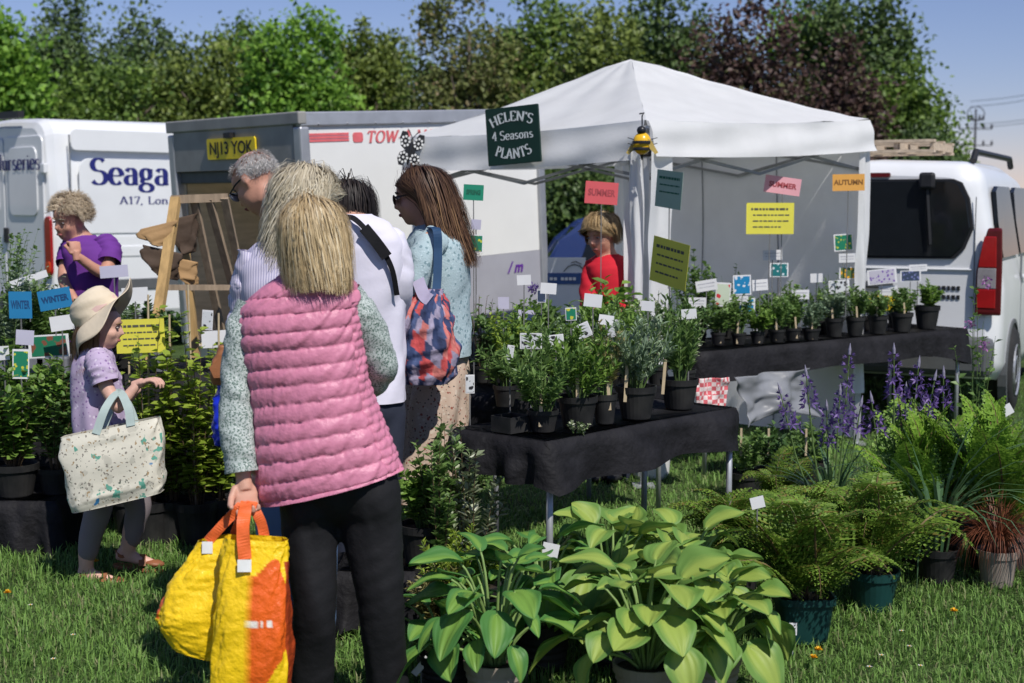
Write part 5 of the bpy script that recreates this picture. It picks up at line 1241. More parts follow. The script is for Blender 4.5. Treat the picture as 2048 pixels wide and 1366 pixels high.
def brown_woman():
    f = Fig(6.0); t = thing('person', 'woman with long brown hair, pale blue knitted cardigan and floral skirt', 'person', col(872, 6.0))
    hc = f.p(842, 392, 0); rot = frame_from(R(82), R(-8), R(0)); k = 1.06
    rg = [f.ring(866, 446, 26, .05), f.ring(868, 462, 44, .12), f.ring(872, 486, 58, .17), f.ring(876, 540, 62, .18), f.ring(880, 600, 58, .175), f.ring(886, 660, 55, .175), f.ring(889, 708, 54, .18)]
    KN = patmat('pale_blue_knit', (.36, .46, .49), [((.19, .28, .31), 46, .34, .25, 1), ((.44, .54, .57), 70, .28, .2, 2)], .9, .6, 140)
    part('cardigan', loft(rg, 120, 90, wrinkle(.007, .004), 2.2), KN, t, world=True)
    mb = head_mb(hc, rot, k); core(mb, rg); mb.tube([f.p(866, 455, 0), f.p(852, 425, 0)], [.058, .052], 12)
    limb(mb, [f.p(858, 482, -.17), f.p(826, 590, -.24), f.p(772, 640, -.2)], [.046, .036, .026]); limb(mb, [f.p(866, 482, .17), f.p(840, 590, .22), f.p(780, 640, .15)], [.046, .036, .026])
    for px, dd in ((862, -.08), (892, .09)): limb(mb, [f.p(px, 760, dd), f.p(px, 950, dd), f.p(px + 6, 1120, dd)], [.075, .052, .038])
    h1 = hand(f.p(768, 643, -.2), (-1, .1, -.2), (0, 0, -1), .9); body_part(t, mb, SKIN_RED, (h1,), .011)
    part('sleeve', sleeve([f.p(872, 478, -.12), f.p(852, 502, -.19), f.p(834, 545, -.23), f.p(818, 595, -.245), f.p(796, 622, -.23), f.p(776, 636, -.2)], [.062, .066, .06, .056, .05, .046], 70, 30, .006, 8), KN, t, world=True)
    part('sleeve', sleeve([f.p(872, 466, .15), f.p(856, 530, .2), f.p(838, 595, .22), f.p(800, 630, .17)], [.06, .062, .054, .046], 50, 30, .006, 9), KN, t, world=True)
    SK = patmat('floral_skirt', (.55, .42, .33), [((.30, .10, .07), 46, .26, .5, 1), ((.10, .09, .08), 60, .22, .5, 2), ((.62, .52, .42), 40, .28, .4, 3)], .85)
    sk = [f.ring(884, 694, 46, .15), f.ring(880, 740, 58, .17), f.ring(872, 800, 66, .19), f.ring(862, 870, 68, .2), f.ring(850, 940, 66, .21), f.ring(846, 990, 64, .22)]
    part('skirt', loft(sk, 80, 110, lambda U, T: .018 * U * np.sin(T * 9 + 2 * np.sin(T * 2)) + .01 * noise2(U * 5, T * 3, 110)), SK, t, world=True)
    for px, dd in ((868, -.08), (898, .09)): c = f.p(px, 1120, dd); shoe((c.x, c.y, 0), (-1, 0, 0), mat('tan_shoe', (.2, .1, .05), .6), t)
    HM = hairmat('hair_brown', (.075, .038, .022), (.17, .092, .05), (.30, .175, .085), .5, root=(.055, .028, .02))
    scalp(t, hc, rot, k, HM)
    part('hair', hair_mesh(5000, hc, rot, k * 1.0, .46, 14, .0, 0, width=.0014, colliders=((f.p(866, 560, 0), (.09, .12, .14)),), seed=5, stiff=.36, spread_len=.3, wave=.006, curl_f=20, wind=(.33, 0, 0), low=-.75, vol=.06, level=.255, messy=.035, face_y=-.01), HM, t, world=True)
    face_parts(t, hc, rot, k, HM, glasses=mat('sunglass_lens', (.01, .008, .008), .08))
    # shoulder bag
    b = f.p(848, 680, -.34); tb = thing('shoulder_bag', 'blue and red patchwork-print cloth bag hanging from the cardigan woman\'s shoulder', 'bag', b)
    def pc(U, T):
        x = np.round(T * 5.2 + U * 3.0); y = np.round(U * 7.5 - T * 1.8); h = np.abs(np.sin(x * 12.9898 + y * 78.233) * 43758.5453) % 1
        pal = np.array([(.03, .045, .11), (.45, .07, .07), (.06, .085, .18), (.27, .24, .33), (.5, .16, .14), (.03, .04, .09)]); c = pal[(h * 6).astype(int) % 6]
        return c * (1 + .25 * noise2(T * 14, U * 30, 9)[..., None])
    part('pouch', loft([f.ring(866, 578, 18, .02, -.30), f.ring(858, 600, 34, .04, -.32), f.ring(850, 640, 52, .08, -.34), f.ring(848, 690, 64, .10, -.34), f.ring(848, 735, 62, .10, -.34), f.ring(850, 766, 40, .07, -.34)], 120, 130, lambda U, T: wrinkle(.014, .008, 7, 18, 3)(U, T) + .006 * np.sin(T * 12), 2.2, True, pc), vcolmat('printed_canvas', .8, .25, 60, .2), tb, world=True)
    part('strap', ribbon([f.p(862, 455, -.17), f.p(874, 462, -.24), f.p(876, 500, -.255), f.p(875, 550, -.28), f.p(872, 592, -.31)], .034, (1, 0, 0)), mat('navy_webbing', (.015, .055, .13), .7, .1), tb, world=True)
    part('gusset', ribbon([f.p(836, 560, -.30), f.p(848, 590, -.36), f.p(860, 600, -.37)], .05, (1, 0, .5)), mat('lilac_lining', (.42, .38, .52), .7), tb, world=True)
brown_woman()

def girl():
    f = Fig(6.0); t = thing('person', 'young girl in cream sun hat, lilac print t-shirt and grey leggings carrying a tote', 'person', col(220, 6.0))
    hc = f.p(203, 652, 0); rot = frame_from(R(-84), R(-6), 0); k = .85
    rg = [f.ring(185, 686, 20, .05), f.ring(187, 700, 32, .10), f.ring(190, 730, 40, .125), f.ring(195, 780, 48, .13), f.ring(200, 830, 52, .135), f.ring(206, 880, 54, .14), f.ring(210, 915, 56, .14)]
    TE = patmat('lilac_floral_tee', (.46, .37, .52), [((.26, .17, .34), 50, .28, .5, 1), ((.62, .55, .66), 40, .25, .4, 2)], .85)
    part('t_shirt', loft(rg, 90, 70, lambda U, T: wrinkle(.010, .004, 5, 14, 4)(U, T) + .008 * U * np.sin(T * 7)), TE, t, world=True)
    mb = head_mb(hc, rot, k, .6, .95); core(mb, rg, .8); mb.tube([f.p(188, 705, 0), f.p(200, 670, 0)], [.045, .042], 12)
    sr, er, wr = f.p(196, 722, -.12), f.p(236, 815, -.17), f.p(276, 768, -.14)
    limb(mb, [sr, f.p(214, 775, -.15), er], [.036, .032, .028]); limb(mb, [er, wr], [.028, .021])
    limb(mb, [f.p(196, 722, .12), f.p(240, 800, .15), f.p(275, 780, .1)], [.036, .028, .02])
    for pts in (([f.p(200, 930, -.06), f.p(196, 1010, -.06), f.p(176, 1085, -.06), f.p(172, 1140, -.06)]), ([f.p(225, 930, .07), f.p(272, 1000, .07), f.p(262, 1070, .07), f.p(252, 1108, .07)])): limb(mb, pts, [.066, .05, .04, .03])
    ft = [(f.p(170, 1148, -.06), Vector((1, -.1, -.04))), (f.p(246, 1110, .07), Vector((1, .05, -.13)))]
    for a, fw in ft:
        fw = fw.normalized(); mb.tube([a - fw * .03, a + fw * .03 - Vector((0, 0, .004)), a + fw * .1 - Vector((0, 0, .016)), a + fw * .15 - Vector((0, 0, .022))], [.026, .027, .024, .014], 10)
    h1 = hand(wr, (.75, -.1, .25), (.35, 0, -1), .8, (28, 38, 30)); body_part(t, mb, SKIN_PINK, (h1,), .0095)
    part('sleeve', sleeve([f.p(192, 712, -.1), f.p(202, 735, -.14), f.p(212, 766, -.155)], [.05, .056, .056], 30, 26, .005, 10), TE, t, world=True)
    part('sleeve', sleeve([f.p(192, 712, .1), f.p(206, 735, .14), f.p(220, 766, .155)], [.05, .056, .056], 30, 26, .005, 11), TE, t, world=True)
    LG = cloth('charcoal_leggings', (.22, .185, .195), .15); tb = MB(); tb.ell(f.p(210, 925, 0), (f.r(50), .12, .10))
    limb(tb, [f.p(200, 930, -.06), f.p(198, 1010, -.06), f.p(182, 1070, -.06), f.p(176, 1106, -.06)], [.074, .060, .050, .043], 14, 30)
    limb(tb, [f.p(225, 930, .07), f.p(274, 1000, .07), f.p(270, 1045, .07), f.p(264, 1078, .07)], [.074, .060, .048, .042], 14, 30)
    part('leggings', voxel(tb, .009, 3), LG, t, smooth=True, world=True)
    SA = mat('brown_sandal', (.27, .10, .045), .5, .12, 20, .15)
    for a, fw in ft:
        fw = fw.normalized(); up = Vector((0, 0, 1)); sd = fw.cross(up).normalized(); so = a - up * .032
        s = part('sandal', MB().prism([(-.045, 0), (-.03, .03), (.06, .032), (.14, .03), (.175, .0), (.14, -.03), (.06, -.032), (-.03, -.03)], .016, so - up * .010 + fw * .0, fw, sd), SA, t, world=True, norm=True, bevel=.004)
        part('ankle_strap', ribbon([a - sd * .03 + up * .0, a - fw * .03 + up * .012, a + sd * .03, a + fw * .028 + up * .014, a - sd * .03 + up * .0], .014, up, 20, .002), SA, s)
        part('toe_strap', ribbon([a - sd * .036 - up * .03 + fw * .09, a + fw * .085 + up * .012, a + sd * .036 - up * .03 + fw * .09], .03, fw, 16, .002), SA, s)
        part('toe_cap', MB().ell(a + fw * .135 - up * .02, (.045, .036, .016), Matrix((fw, sd, up)).transposed()), SA, s, smooth=True)
    HM = hairmat('hair_light_brown', (.13, .07, .035), (.34, .21, .11))
    scalp(t, hc, rot, k, HM, 1.03)
    part('hair', hair_mesh(1300, hc, rot, k * .98, .26, 10, .0, 0, width=.0013, colliders=((f.p(190, 750, 0), (.09, .13, .13)),), seed=6, stiff=.45, spread_len=.3, low=-.7, wind=(-.1, 0, 0), high=.1, vol=.03), HM, t, world=True)
    face_parts(t, hc, rot, k, HM)
    # sun hat with a floppy turned-up brim
    ht = thing('sun_hat', 'cream cloth sun hat with floppy turned-up brim on the girl\'s head', 'hat', hc)
    HT = cloth('cream_hat_cloth', (.62, .53, .40), .2, .8, .05, 8, 40); al = R(-20)
    ax = Vector((math.cos(al), 0, -math.sin(al) * 1)); ax = Vector((math.cos(R(40)), 0, math.sin(R(40)))); up = Vector((-ax.z, 0, ax.x)); sd = Vector((0, 1, 0)); c0 = f.p(199, 629, 0)
    crown = [(c0 - up * .0, ax * .106, sd * .092), (c0 + up * .05, ax * .102, sd * .088), (c0 + up * .085, ax * .088, sd * .076), (c0 + up * .105, ax * .06, sd * .052), (c0 + up * .110, ax * .004, sd * .004)]
    part('crown', loft(crown, 40, 60, wrinkle(.006, .003, 5, 12, 5)), HT, ht, world=True)
    part('hat_band', loft([(c0 + up * .004, ax * .106, sd * .091), (c0 + up * .026, ax * .104, sd * .089)], 6, 60), mat('pink_hat_band', (.58, .40, .36), .8), ht, world=True)
    def brim(u, v):
        th = 2 * PI * v; rr = 1 + u * (.88 + .08 * math.sin(3 * th)); dz = -.012 * u + .022 * u * u * math.cos(th) + .020 * u * math.sin(2 * th + .8) - .045 * u * u * (1 - math.cos(th)) * .8 + .012 * u * math.sin(5 * th)
        return c0 + ax * (.103 * rr * math.cos(th)) + sd * (.088 * rr * math.sin(th)) + up * dz
    part('brim', MB().grid(brim, 12, 72), HT, ht, smooth=True, world=True, solid=.003)
    # tote bag on her forearm
    b = f.p(232, 1020, -.22); tb = thing('tote_bag', 'large cream printed tote bag hanging from the girl\'s arm', 'bag', b)
    PT = patmat('tote_print', (.66, .63, .53), [((.52, .50, .42), 16, .4, 1.2, 6), ((.12, .34, .26), 14, .24, 1.6, 1), ((.22, .20, .17), 52, .24, 1.0, 2), ((.36, .26, .15), 30, .2, 1.4, 3), ((.10, .12, .10), 26, .13, 1.8, 4), ((.04, .20, .42), 6.0, .09, .8, 5)], .55, .2, 50)
    tr = [f.ring(222, 853, 96, .045, -.24, 20), f.ring(224, 880, 98, .06, -.24, 20), f.ring(230, 930, 95, .075, -.24, 20), f.ring(236, 975, 92, .08, -.24, 20), f.ring(238, 1002, 86, .07, -.24, 20)]
    part('pouch', loft(tr, 70, 120, lambda U, T: wrinkle(.010, .004, 4, 12, 6)(U, T), 4.5, False), PT, tb, world=True)
    part('base', loft([tr[-1], (tr[-1][0] - Vector((0, 0, .005)), tr[-1][1] * .1, tr[-1][2] * .1)], 4, 60, None, 4.5, True), PT, tb, world=True)
    HS = mat('pale_green_strap', (.36, .44, .42), .7, .08)
    for dd, x0 in ((-.29, 0), (-.20, 10)):
        part('handle', ribbon([f.p(192 + x0, 868, dd), f.p(212 + x0, 815, dd + .03), f.p(238, 785, -.17 + (dd + .245) * .3), f.p(256 + x0 * .3, 815, dd + .03), f.p(262 + x0, 852, dd)], .034, (1, 0, 0), 30, .0025), HS, tb, world=True)
girl()

def purple_woman():
    f = Fig(8.1); t = thing('person', 'woman in purple t-shirt with short curly fair hair resting chin on hand', 'person', col(180, 8.15))
    hc = f.p(141, 438, -.04); rot = frame_from(R(148), R(-14), R(-6)); k = 1.04
    rg = [f.ring(168, 470, 20, .055), f.ring(176, 480, 38, .10, 0, -6), f.ring(180, 500, 50, .14, 0, -6), f.ring(182, 540, 50, .15), f.ring(182, 600, 48, .15), f.ring(182, 680, 50, .15)]
    PU = cloth('purple_cotton', (.135, .035, .24), .2)
    part('t_shirt', loft(rg, 60, 50, wrinkle(.012, .005), 2.2), PU, t, world=True)
    mb = head_mb(hc, rot, k); core(mb, rg); mb.tube([f.p(166, 478, 0), f.p(150, 455, -.02)], [.056, .05], 12)
    wr = f.p(153, 512, -.26); limb(mb, [f.p(220, 498, -.02), f.p(208, 545, -.15), wr], [.046, .038, .026], 12, 16); limb(mb, [f.p(140, 498, .02), f.p(128, 560, -.1), f.p(150, 600, -.2)], [.046, .036, .026])
    for px in (165, 198): limb(mb, [f.p(px, 690, 0), f.p(px, 820, 0), f.p(px, 950, .04)], [.08, .058, .042])
    h1 = hand(wr, (-.15, .12, 1), (-.6, .6, 0), .9, (70, 70, 50), 2, 1, 40, 20); body_part(t, mb, SKIN_RED, (h1,), .012)
    part('sleeve', sleeve([f.p(205, 482, 0), f.p(218, 502, -.03), f.p(217, 528, -.1)], [.068, .07, .068], 26, 24, .006, 12), PU, t, world=True)
    part('sleeve', sleeve([f.p(152, 486, 0), f.p(138, 505, .0), f.p(132, 530, -.05)], [.062, .062, .06], 26, 24, .006, 13), PU, t, world=True)
    tb = MB(); tb.ell(f.p(182, 690, 0), (f.r(50), .14, .13))
    for px in (163, 200): limb(tb, [f.p(px, 695, 0), f.p(px, 820, 0), f.p(px, 958, .04)], [.1, .075, .06])
    part('trousers', voxel(tb, .016, 3), DENIM, t, smooth=True, world=True)
    for px in (165, 198): c = f.p(px, 955, .04); shoe((c.x, c.y, 0), (-.4, -1, 0), BLACK_PLASTIC, t)
    HM = hairmat('hair_fair_curly', (.34, .26, .17), (.60, .50, .36)); scalp(t, hc, rot, k, HM)
    part('hair', hair_mesh(3200, hc, rot, k * 1.0, .06, 7, .0, .006, 50, .0014, messy=.12, seed=7, stiff=.84, front=.34, low=-.5, scale=1.0, vol=.16), HM, t, world=True)
    face_parts(t, hc, rot, k, HM)
purple_woman()

def red_woman():
    f = Fig(8.12); t = thing('person', 'woman in red jumper with short blonde hair standing under the gazebo', 'person', col(1218, 8.15))
    hc = f.p(1203, 468, -.03); rot = frame_from(R(142), R(-16), R(3)); k = 1.0
    rg = [f.ring(1216, 508, 20, .055), f.ring(1218, 518, 38, .10), f.ring(1221, 536, 48, .14), f.ring(1222, 580, 47, .15), f.ring(1222, 640, 46, .15), f.ring(1222, 720, 48, .15)]
    RE = cloth('red_knit', (.50, .016, .03), .2)
    part('jumper', loft(rg, 60, 50, wrinkle(.008, .004), 2.2), RE, t, world=True)
    mb = head_mb(hc, rot, k); core(mb, rg); mb.tube([f.p(1216, 515, 0), f.p(1208, 490, -.01)], [.056, .05], 12)
    w1, w2 = f.p(1215, 640, -.34), f.p(1186, 630, -.32)
    limb(mb, [f.p(1258, 540, 0), f.p(1264, 605, -.08), w1], [.046, .036, .026]); limb(mb, [f.p(1184, 540, 0), f.p(1180, 605, -.1), w2], [.046, .036, .026])
    for px in (1205, 1238): limb(mb, [f.p(px, 730, 0), f.p(px, 840, 0), f.p(px, 950, .04)], [.08, .058, .042])
    h1 = hand(w1, (-.5, -.8, -.2), (0, 0, -1), .9); h2 = hand(w2, (.2, -.9, -.2), (0, 0, -1), .9); body_part(t, mb, SKIN_RED, (h1, h2), .012)
    part('sleeve', sleeve([f.p(1250, 528, 0), f.p(1260, 560, -.02), f.p(1263, 605, -.08), f.p(1240, 628, -.22)], [.062, .062, .056, .048], 40, 26, .006, 14), RE, t, world=True)
    part('sleeve', sleeve([f.p(1192, 528, 0), f.p(1182, 560, -.02), f.p(1180, 605, -.1), f.p(1183, 620, -.22)], [.062, .062, .056, .048], 40, 26, .006, 15), RE, t, world=True)
    tb = MB(); tb.ell(f.p(1222, 730, 0), (f.r(48), .14, .13))
    for px in (1204, 1240): limb(tb, [f.p(px, 735, 0), f.p(px, 840, 0), f.p(px, 958, .04)], [.1, .075, .06])
    part('trousers', voxel(tb, .016, 3), DENIM, t, smooth=True, world=True)
    for px in (1205, 1238): c = f.p(px, 955, .04); shoe((c.x, c.y, 0), (-.4, -1, 0), BLACK_PLASTIC, t)
    HM = hairmat('hair_sandy', (.22, .14, .06), (.50, .36, .19)); scalp(t, hc, rot, k * 1.03, HM)
    part('hair', hair_mesh(3000, hc, rot, k * 1.0, .11, 8, -.3, 0, width=.0019, seed=8, stiff=.4, front=.2, low=-.7, scale=1.0, vol=.15, level=.03, messy=.05, face_y=.01), HM, t, world=True)
    face_parts(t, hc, rot, k, HM)
red_woman()

# ================================================================ plants: materials and generators
LM = dict(
 herb=leafmat('herb_green', (.085, .17, .04), (.24, .37, .11), .42),
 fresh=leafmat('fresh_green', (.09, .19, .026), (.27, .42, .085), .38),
 dark=leafmat('dark_glossy', (.028, .07, .018), (.10, .19, .05), .25, .4),
 grey=leafmat('grey_green', (.12, .19, .11), (.30, .39, .25), .25, .6),
 lime=leafmat('lime_gold', (.18, .28, .025), (.40, .50, .075), .4),
 bronze=leafmat('bronze_fern', (.08, .155, .02), (.22, .345, .05), .35, .5, .3, (.20, .16, .04)),
 bright=leafmat('bright_fern', (.12, .25, .025), (.28, .45, .06), .38),
 varieg=leafmat('variegated', (.08, .14, .04), (.42, .46, .30), .25, .5, .3, (.62, .64, .5)),
 strap=leafmat('strap_leaf', (.045, .105, .045), (.12, .21, .10), .25, .4),
 sedge=leafmat('sedge_red', (.10, .028, .014), (.26, .09, .045), .2, .5),
 purple=leafmat('camassia_petal', (.085, .045, .20), (.22, .14, .38), .3),
 mauve=leafmat('mauve_petal', (.30, .10, .32), (.50, .24, .48), .3),
 straw=leafmat('straw_stem', (.16, .15, .05), (.32, .28, .12), .2),
 red=leafmat('red_leaf', (.14, .03, .02), (.26, .07, .04), .2))
STEMG = mat('green_stem', (.09, .15, .04), .7, .2); STEMB = mat('woody_stem', (.10, .065, .035), .8, .2)
POT_BLACK = mat('black_pot', (.0105, .011, .013), .6, .3, 9, .1, 30, spec=.3, rgb2=(.026, .025, .024)); POT_GREEN = mat('dark_green_pot', (.008, .045, .042), .45, .12); POT_TAUPE = mat('taupe_pot', (.27, .225, .19), .6, .1)
POT_GREY = mat('grey_trough', (.17, .175, .20), .6, .1); SOIL = mat('compost', (.035, .024, .016), .95, .4, 40, .8, 80)
WHITE_CARD = mat('white_card', (.72, .72, .73), .55, .03); STICK = mat('pale_wood_stick', (.50, .40, .26), .75, .15, 20); ROD = mat('grey_rod', (.16, .16, .16), .5)
def add_pot(t, r, h, m, z=0.0, square=False, ribs=False):
    if square:
        mb = MB(); n = 40; V = []
        for rr, zz in ((r * .78, 0), (r * .96, h * .86), (r * 1.04, h * .86), (r * 1.05, h), (r * .97, h), (r * .93, h * .86)):
            for k in range(n):
                a = 2 * PI * k / n; c_, s_ = math.cos(a), math.sin(a); e = .42
                V.append((rr * math.copysign(abs(c_) ** e, c_), rr * math.copysign(abs(s_) ** e, s_), zz + z))
        mb.add(V, [(i * n + k, i * n + (k + 1) % n, (i + 1) * n + (k + 1) % n, (i + 1) * n + k) for i in range(5) for k in range(n)] + [tuple(range(n))[::-1]])
        part('pot', mb, m, t)
    else:
        pr = [(r * .72, 0), (r * .74, h * .03)]
        if ribs: pr += [(r * (.74 + .2 * q) + (.004 if i % 2 else 0), h * (.05 + .68 * q)) for i, q in enumerate(np.linspace(0, 1, 9))]
        pr += [(r * .95, h * .80), (r * 1.02, h * .805), (r * 1.04, h), (r * .97, h), (r * .93, h * .84)]
        part('pot', MB().lathe([(a, b + z) for a, b in pr], 26), m, t, smooth=False)
    part('soil', MB().lathe([(r * .93, h * .86 + z), (r * .5, h * .89 + z), (.002, h * .9 + z)], 18, caps=False), SOIL, t)
def bez(a, b, c, t): return a * (1 - t) ** 2 + b * 2 * t * (1 - t) + c * t * t
def shrub(t, h, r, ns, nl, L, W, leaf, seed, z0=0.0, stem=STEMG, up=.5, droop=.12, kind='diamond', leaf_from=.15, base_r=.03, lean=(0, 0), mid=.35, srad=.0022, hjit=.35, whorl=False, top_bias=1.0):
    """Stems from the base with leaves along them -> parts stems and foliage."""
    r_ = np.random.default_rng(seed + 3000)
    a = r_.uniform(0, 2 * PI, ns); q = np.sqrt(r_.random(ns))
    B = np.stack([np.cos(a) * base_r * q, np.sin(a) * base_r * q, np.full(ns, z0)], -1)
    E = np.stack([np.cos(a) * r * q + lean[0], np.sin(a) * r * q + lean[1], z0 + h * (1 - hjit * r_.random(ns)) * (1 - .25 * q ** 2)], -1)
    M = np.stack([B[:, 0] * (1 - mid) + E[:, 0] * mid, B[:, 1] * (1 - mid) + E[:, 1] * mid, z0 + (E[:, 2] - z0) * .62], -1) + r_.normal(0, .012, (ns, 3))
    sm = MB(); tt = np.linspace(0, 1, 6)
    for i in range(ns): sm.tube([Vector(bez(B[i], M[i], E[i], x)) for x in tt], [srad * 1.3, srad * 1.2, srad, srad * .9, srad * .7, srad * .4], 4, False)
    so = part('stems', sm, stem, t)
    k = r_.integers(0, ns, nl); ti = leaf_from + (1 - leaf_from) * r_.random(nl) ** (1 / top_bias)
    if whorl: ti = np.round(ti * 9) / 9
    P = bez(B[k], M[k], E[k], ti[:, None]); T = norm(bez(B[k], M[k], E[k], np.minimum(ti + .05, 1.05)[:, None]) - P + 1e-9)
    rd = rdir(nl, r_); rd = norm(rd - T * np.sum(rd * T, 1)[:, None]); D = norm(rd + T * up + np.array([0, 0, .12]))
    N = np.array([0, 0, 1.0]) + .5 * rdir(nl, r_); Ls = L * r_.uniform(.55, 1.2, nl) * (1.1 - .35 * ti)
    V, Fc = leaf_arrays(P, D, N, Ls, Ls * W, .3, droop, kind)
    return part('foliage', np_mesh('foliage', V, Fc), LM[leaf] if isinstance(leaf, str) else leaf, t)
PLANTS = {}
def potted(name, label, base, pot, group=None, rz=None, square=False, cat='potted plant', ribs=False):
    """pot = (radius, height, material) or None -> (thing, height of the soil)"""
    t = thing(name, label, cat, base, random.uniform(0, 6.28) if rz is None else rz, group)
    if pot: add_pot(t, pot[0], pot[1], pot[2], 0, square, ribs); return t, pot[1] * .88
    return t, 0.0
# ---- fern fronds, shared meshes
def frond_mesh(seed, ln=1.0, wid=.2, arch=.35, pairs=17, pin=6, twist=0.0):
    r = np.random.default_rng(seed); t = np.linspace(.10, .99, pairs)
    def sp(t): return np.stack([t * (1 - .18 * t * t), 0.03 * np.sin(t * 3 + seed), arch * (np.sin(t * 2.2) * .62 - .42 * t * t * t)], -1) * ln
    P = sp(t); T = norm(sp(t + .01) - P); prof = np.sin(np.clip(t * 1.02, 0, 1) ** .62 * PI) ** .8 * (1 - .25 * t) + .03
    Pp, D, L, W = [], [], [], []
    for sgn in (-1, 1):
        side = norm(np.cross(T, np.array([0, 0, 1.0]))) * sgn; dr = norm(side + T * .38 + np.array([0, 0, -.12]) + r.normal(0, .05, side.shape))
        for i in range(pairs):
            pl = wid * prof[i] * ln; m = max(2, int(pin * prof[i]) + 1)
            for j in range(m):
                f = (j + .25) / m; c = P[i] + dr[i] * pl * f + np.array([0, 0, -.12 * pl * f * f]); wl = .040 * ln * (1 - .55 * f) * (.5 + prof[i])
                for s2 in (-1, 1):
                    Pp.append(c); D.append(T[i] * s2 * .8 + dr[i] * .65); L.append(wl); W.append(wl * .42)
            Pp.append(P[i]); D.append(dr[i]); L.append(pl * 1.08); W.append(.010 * ln)
    Pp = np.array(Pp); N = np.array([0, 0, 1.0]) + .25 * rdir(len(Pp), r)
    V, Fc = leaf_arrays(Pp, np.array(D), N, np.array(L), np.array(W), .15)
    return np_mesh('frond', V, Fc), [Vector(x) for x in sp(np.linspace(0, 1, 8))]
FROND = {}
for key, (w_, a_, m_) in dict(bronze=(.26, .42, 'bronze'), bright=(.20, .14, 'bright'), lime=(.2, .4, 'lime')).items():
    FROND[key] = []
    for s_ in range(4):
        me, sp = frond_mesh(s_ * 11 + len(key), 1.0, w_, a_ * (1 + .15 * s_)); me.materials.append(LM[m_])
        rm = mesh_of('rib', MB().tube(sp, [.010, .009, .008, .007, .005, .004, .003, .001], 4)); rm.materials.append(mat('rachis', (.16, .11, .05), .7)); FROND[key].append((me, rm))
def fern(label, base, pot, key, n, ln, tilt0, tilt1, seed, group='ferns in pots', square=False):
    t, z = potted('fern', label, base, pot, group, 0, square, 'fern'); r = random.Random(seed)
    for i in range(n):
        q = (i + .5) / n; me, rm = FROND[key][i % 4]; f = bpy.data.objects.new('frond', me); COL.objects.link(f); f.parent = t
        f.location = (r.uniform(-.03, .03), r.uniform(-.03, .03), z); s = ln * r.uniform(.7, 1.12) * (1 - .2 * (1 - q)); f.scale = (s, s, s)
        f.rotation_euler = (r.uniform(-.25, .25), -R(tilt0 + (tilt1 - tilt0) * (1 - q) + r.uniform(-7, 7)), i * 2.39996 + r.uniform(-.3, .3))
        b = bpy.data.objects.new('rib', rm); COL.objects.link(b); b.parent = f
    return t
# ---- hosta leaves
def hostamat(name, edge, mid, transl=.25):
    m = bpy.data.materials.new(name); m.use_nodes = True; n, l = m.node_tree.nodes, m.node_tree.links; b = n['Principled BSDF']; out = n['Material Output']
    b.inputs['Roughness'].default_value = .5; b.inputs['Specular IOR Level'].default_value = .3
    uv = n.new('ShaderNodeUVMap'); sep = n.new('ShaderNodeSeparateXYZ'); l.new(uv.outputs[0], sep.inputs[0])
    ns = n.new('ShaderNodeTexNoise'); ns.inputs['Scale'].default_value = 5; mp = n.new('ShaderNodeMapping'); mp.inputs['Scale'].default_value = (1, 5, 1); l.new(uv.outputs[0], mp.inputs[0]); l.new(mp.outputs[0], ns.inputs['Vector'])
    oi = n.new('ShaderNodeObjectInfo')
    ab = n.new('ShaderNodeMath'); ab.operation = 'ABSOLUTE'; l.new(sep.outputs[1], ab.inputs[0])
    ad = n.new('ShaderNodeMath'); ad.operation = 'MULTIPLY_ADD'; l.new(ns.outputs['Fac'], ad.inputs[0]); ad.inputs[1].default_value = .3; l.new(ab.outputs[0], ad.inputs[2])
    r2 = n.new('ShaderNodeMath'); r2.operation = 'MULTIPLY_ADD'; l.new(oi.outputs['Random'], r2.inputs[0]); r2.inputs[1].default_value = .35; l.new(ad.outputs[0], r2.inputs[2])
    rp = n.new('ShaderNodeValToRGB'); rp.color_ramp.elements[0].position = .66; rp.color_ramp.elements[1].position = 1.0
    rp.color_ramp.elements[0].color = _lin(mid); rp.color_ramp.elements[1].color = _lin(edge); l.new(r2.outputs[0], rp.inputs[0])
    l.new(rp.outputs[0], b.inputs['Base Color']); t = n.new('ShaderNodeBsdfTranslucent'); ms = n.new('ShaderNodeMixShader'); ms.inputs[0].default_value = transl
    l.new(rp.outputs[0], t.inputs[0]); l.new(b.outputs[0], ms.inputs[1]); l.new(t.outputs[0], ms.inputs[2]); l.new(ms.outputs[0], out.inputs[0])
    return m
def hosta_leaf(seed, wid=.38, drp=.5, cup=.18, heart=.12):
    nu, nv = 22, 20; V = []; UV = []; r = random.Random(seed)
    for i in range(nu + 1):
        u = i / nu; w = wid * (math.sin(PI * min(1, u) ** .70) ** .72) * (1 - .10 * u)
        for j in range(nv + 1):
            v = 2 * j / nv - 1; s = abs(v)
            back = heart * (s ** 1.5) * max(0, 1 - u * 4)
            vein = .016 * math.cos(s * 7 * PI) * (1 - u) ** .4 * (1 - s * .3) * min(1, u * 6)
            x = u * (1 - .12 * drp * u) - back; y = v * w; z = cup * (s ** 1.3) * w * 1.6 - drp * u * u * .42 + vein + .03 * math.sin(u * 9 + v * 3 + seed) * s - .03 * math.exp(-(v / .08) ** 2)
            V.append((x, y, z)); UV.append((u, v))
    Fc = [(i * (nv + 1) + j, (i + 1) * (nv + 1) + j, (i + 1) * (nv + 1) + j + 1, i * (nv + 1) + j + 1) for i in range(nu) for j in range(nv)]
    me = bpy.data.meshes.new('leaf'); me.from_pydata(V, [], Fc); me.polygons.foreach_set('use_smooth', np.full(len(me.polygons), True, dtype=bool))
    ul = me.uv_layers.new(name='UVMap'); 
    for lp in me.loops: ul.data[lp.index].uv = UV[lp.vertex_index]
    me.update(); return me
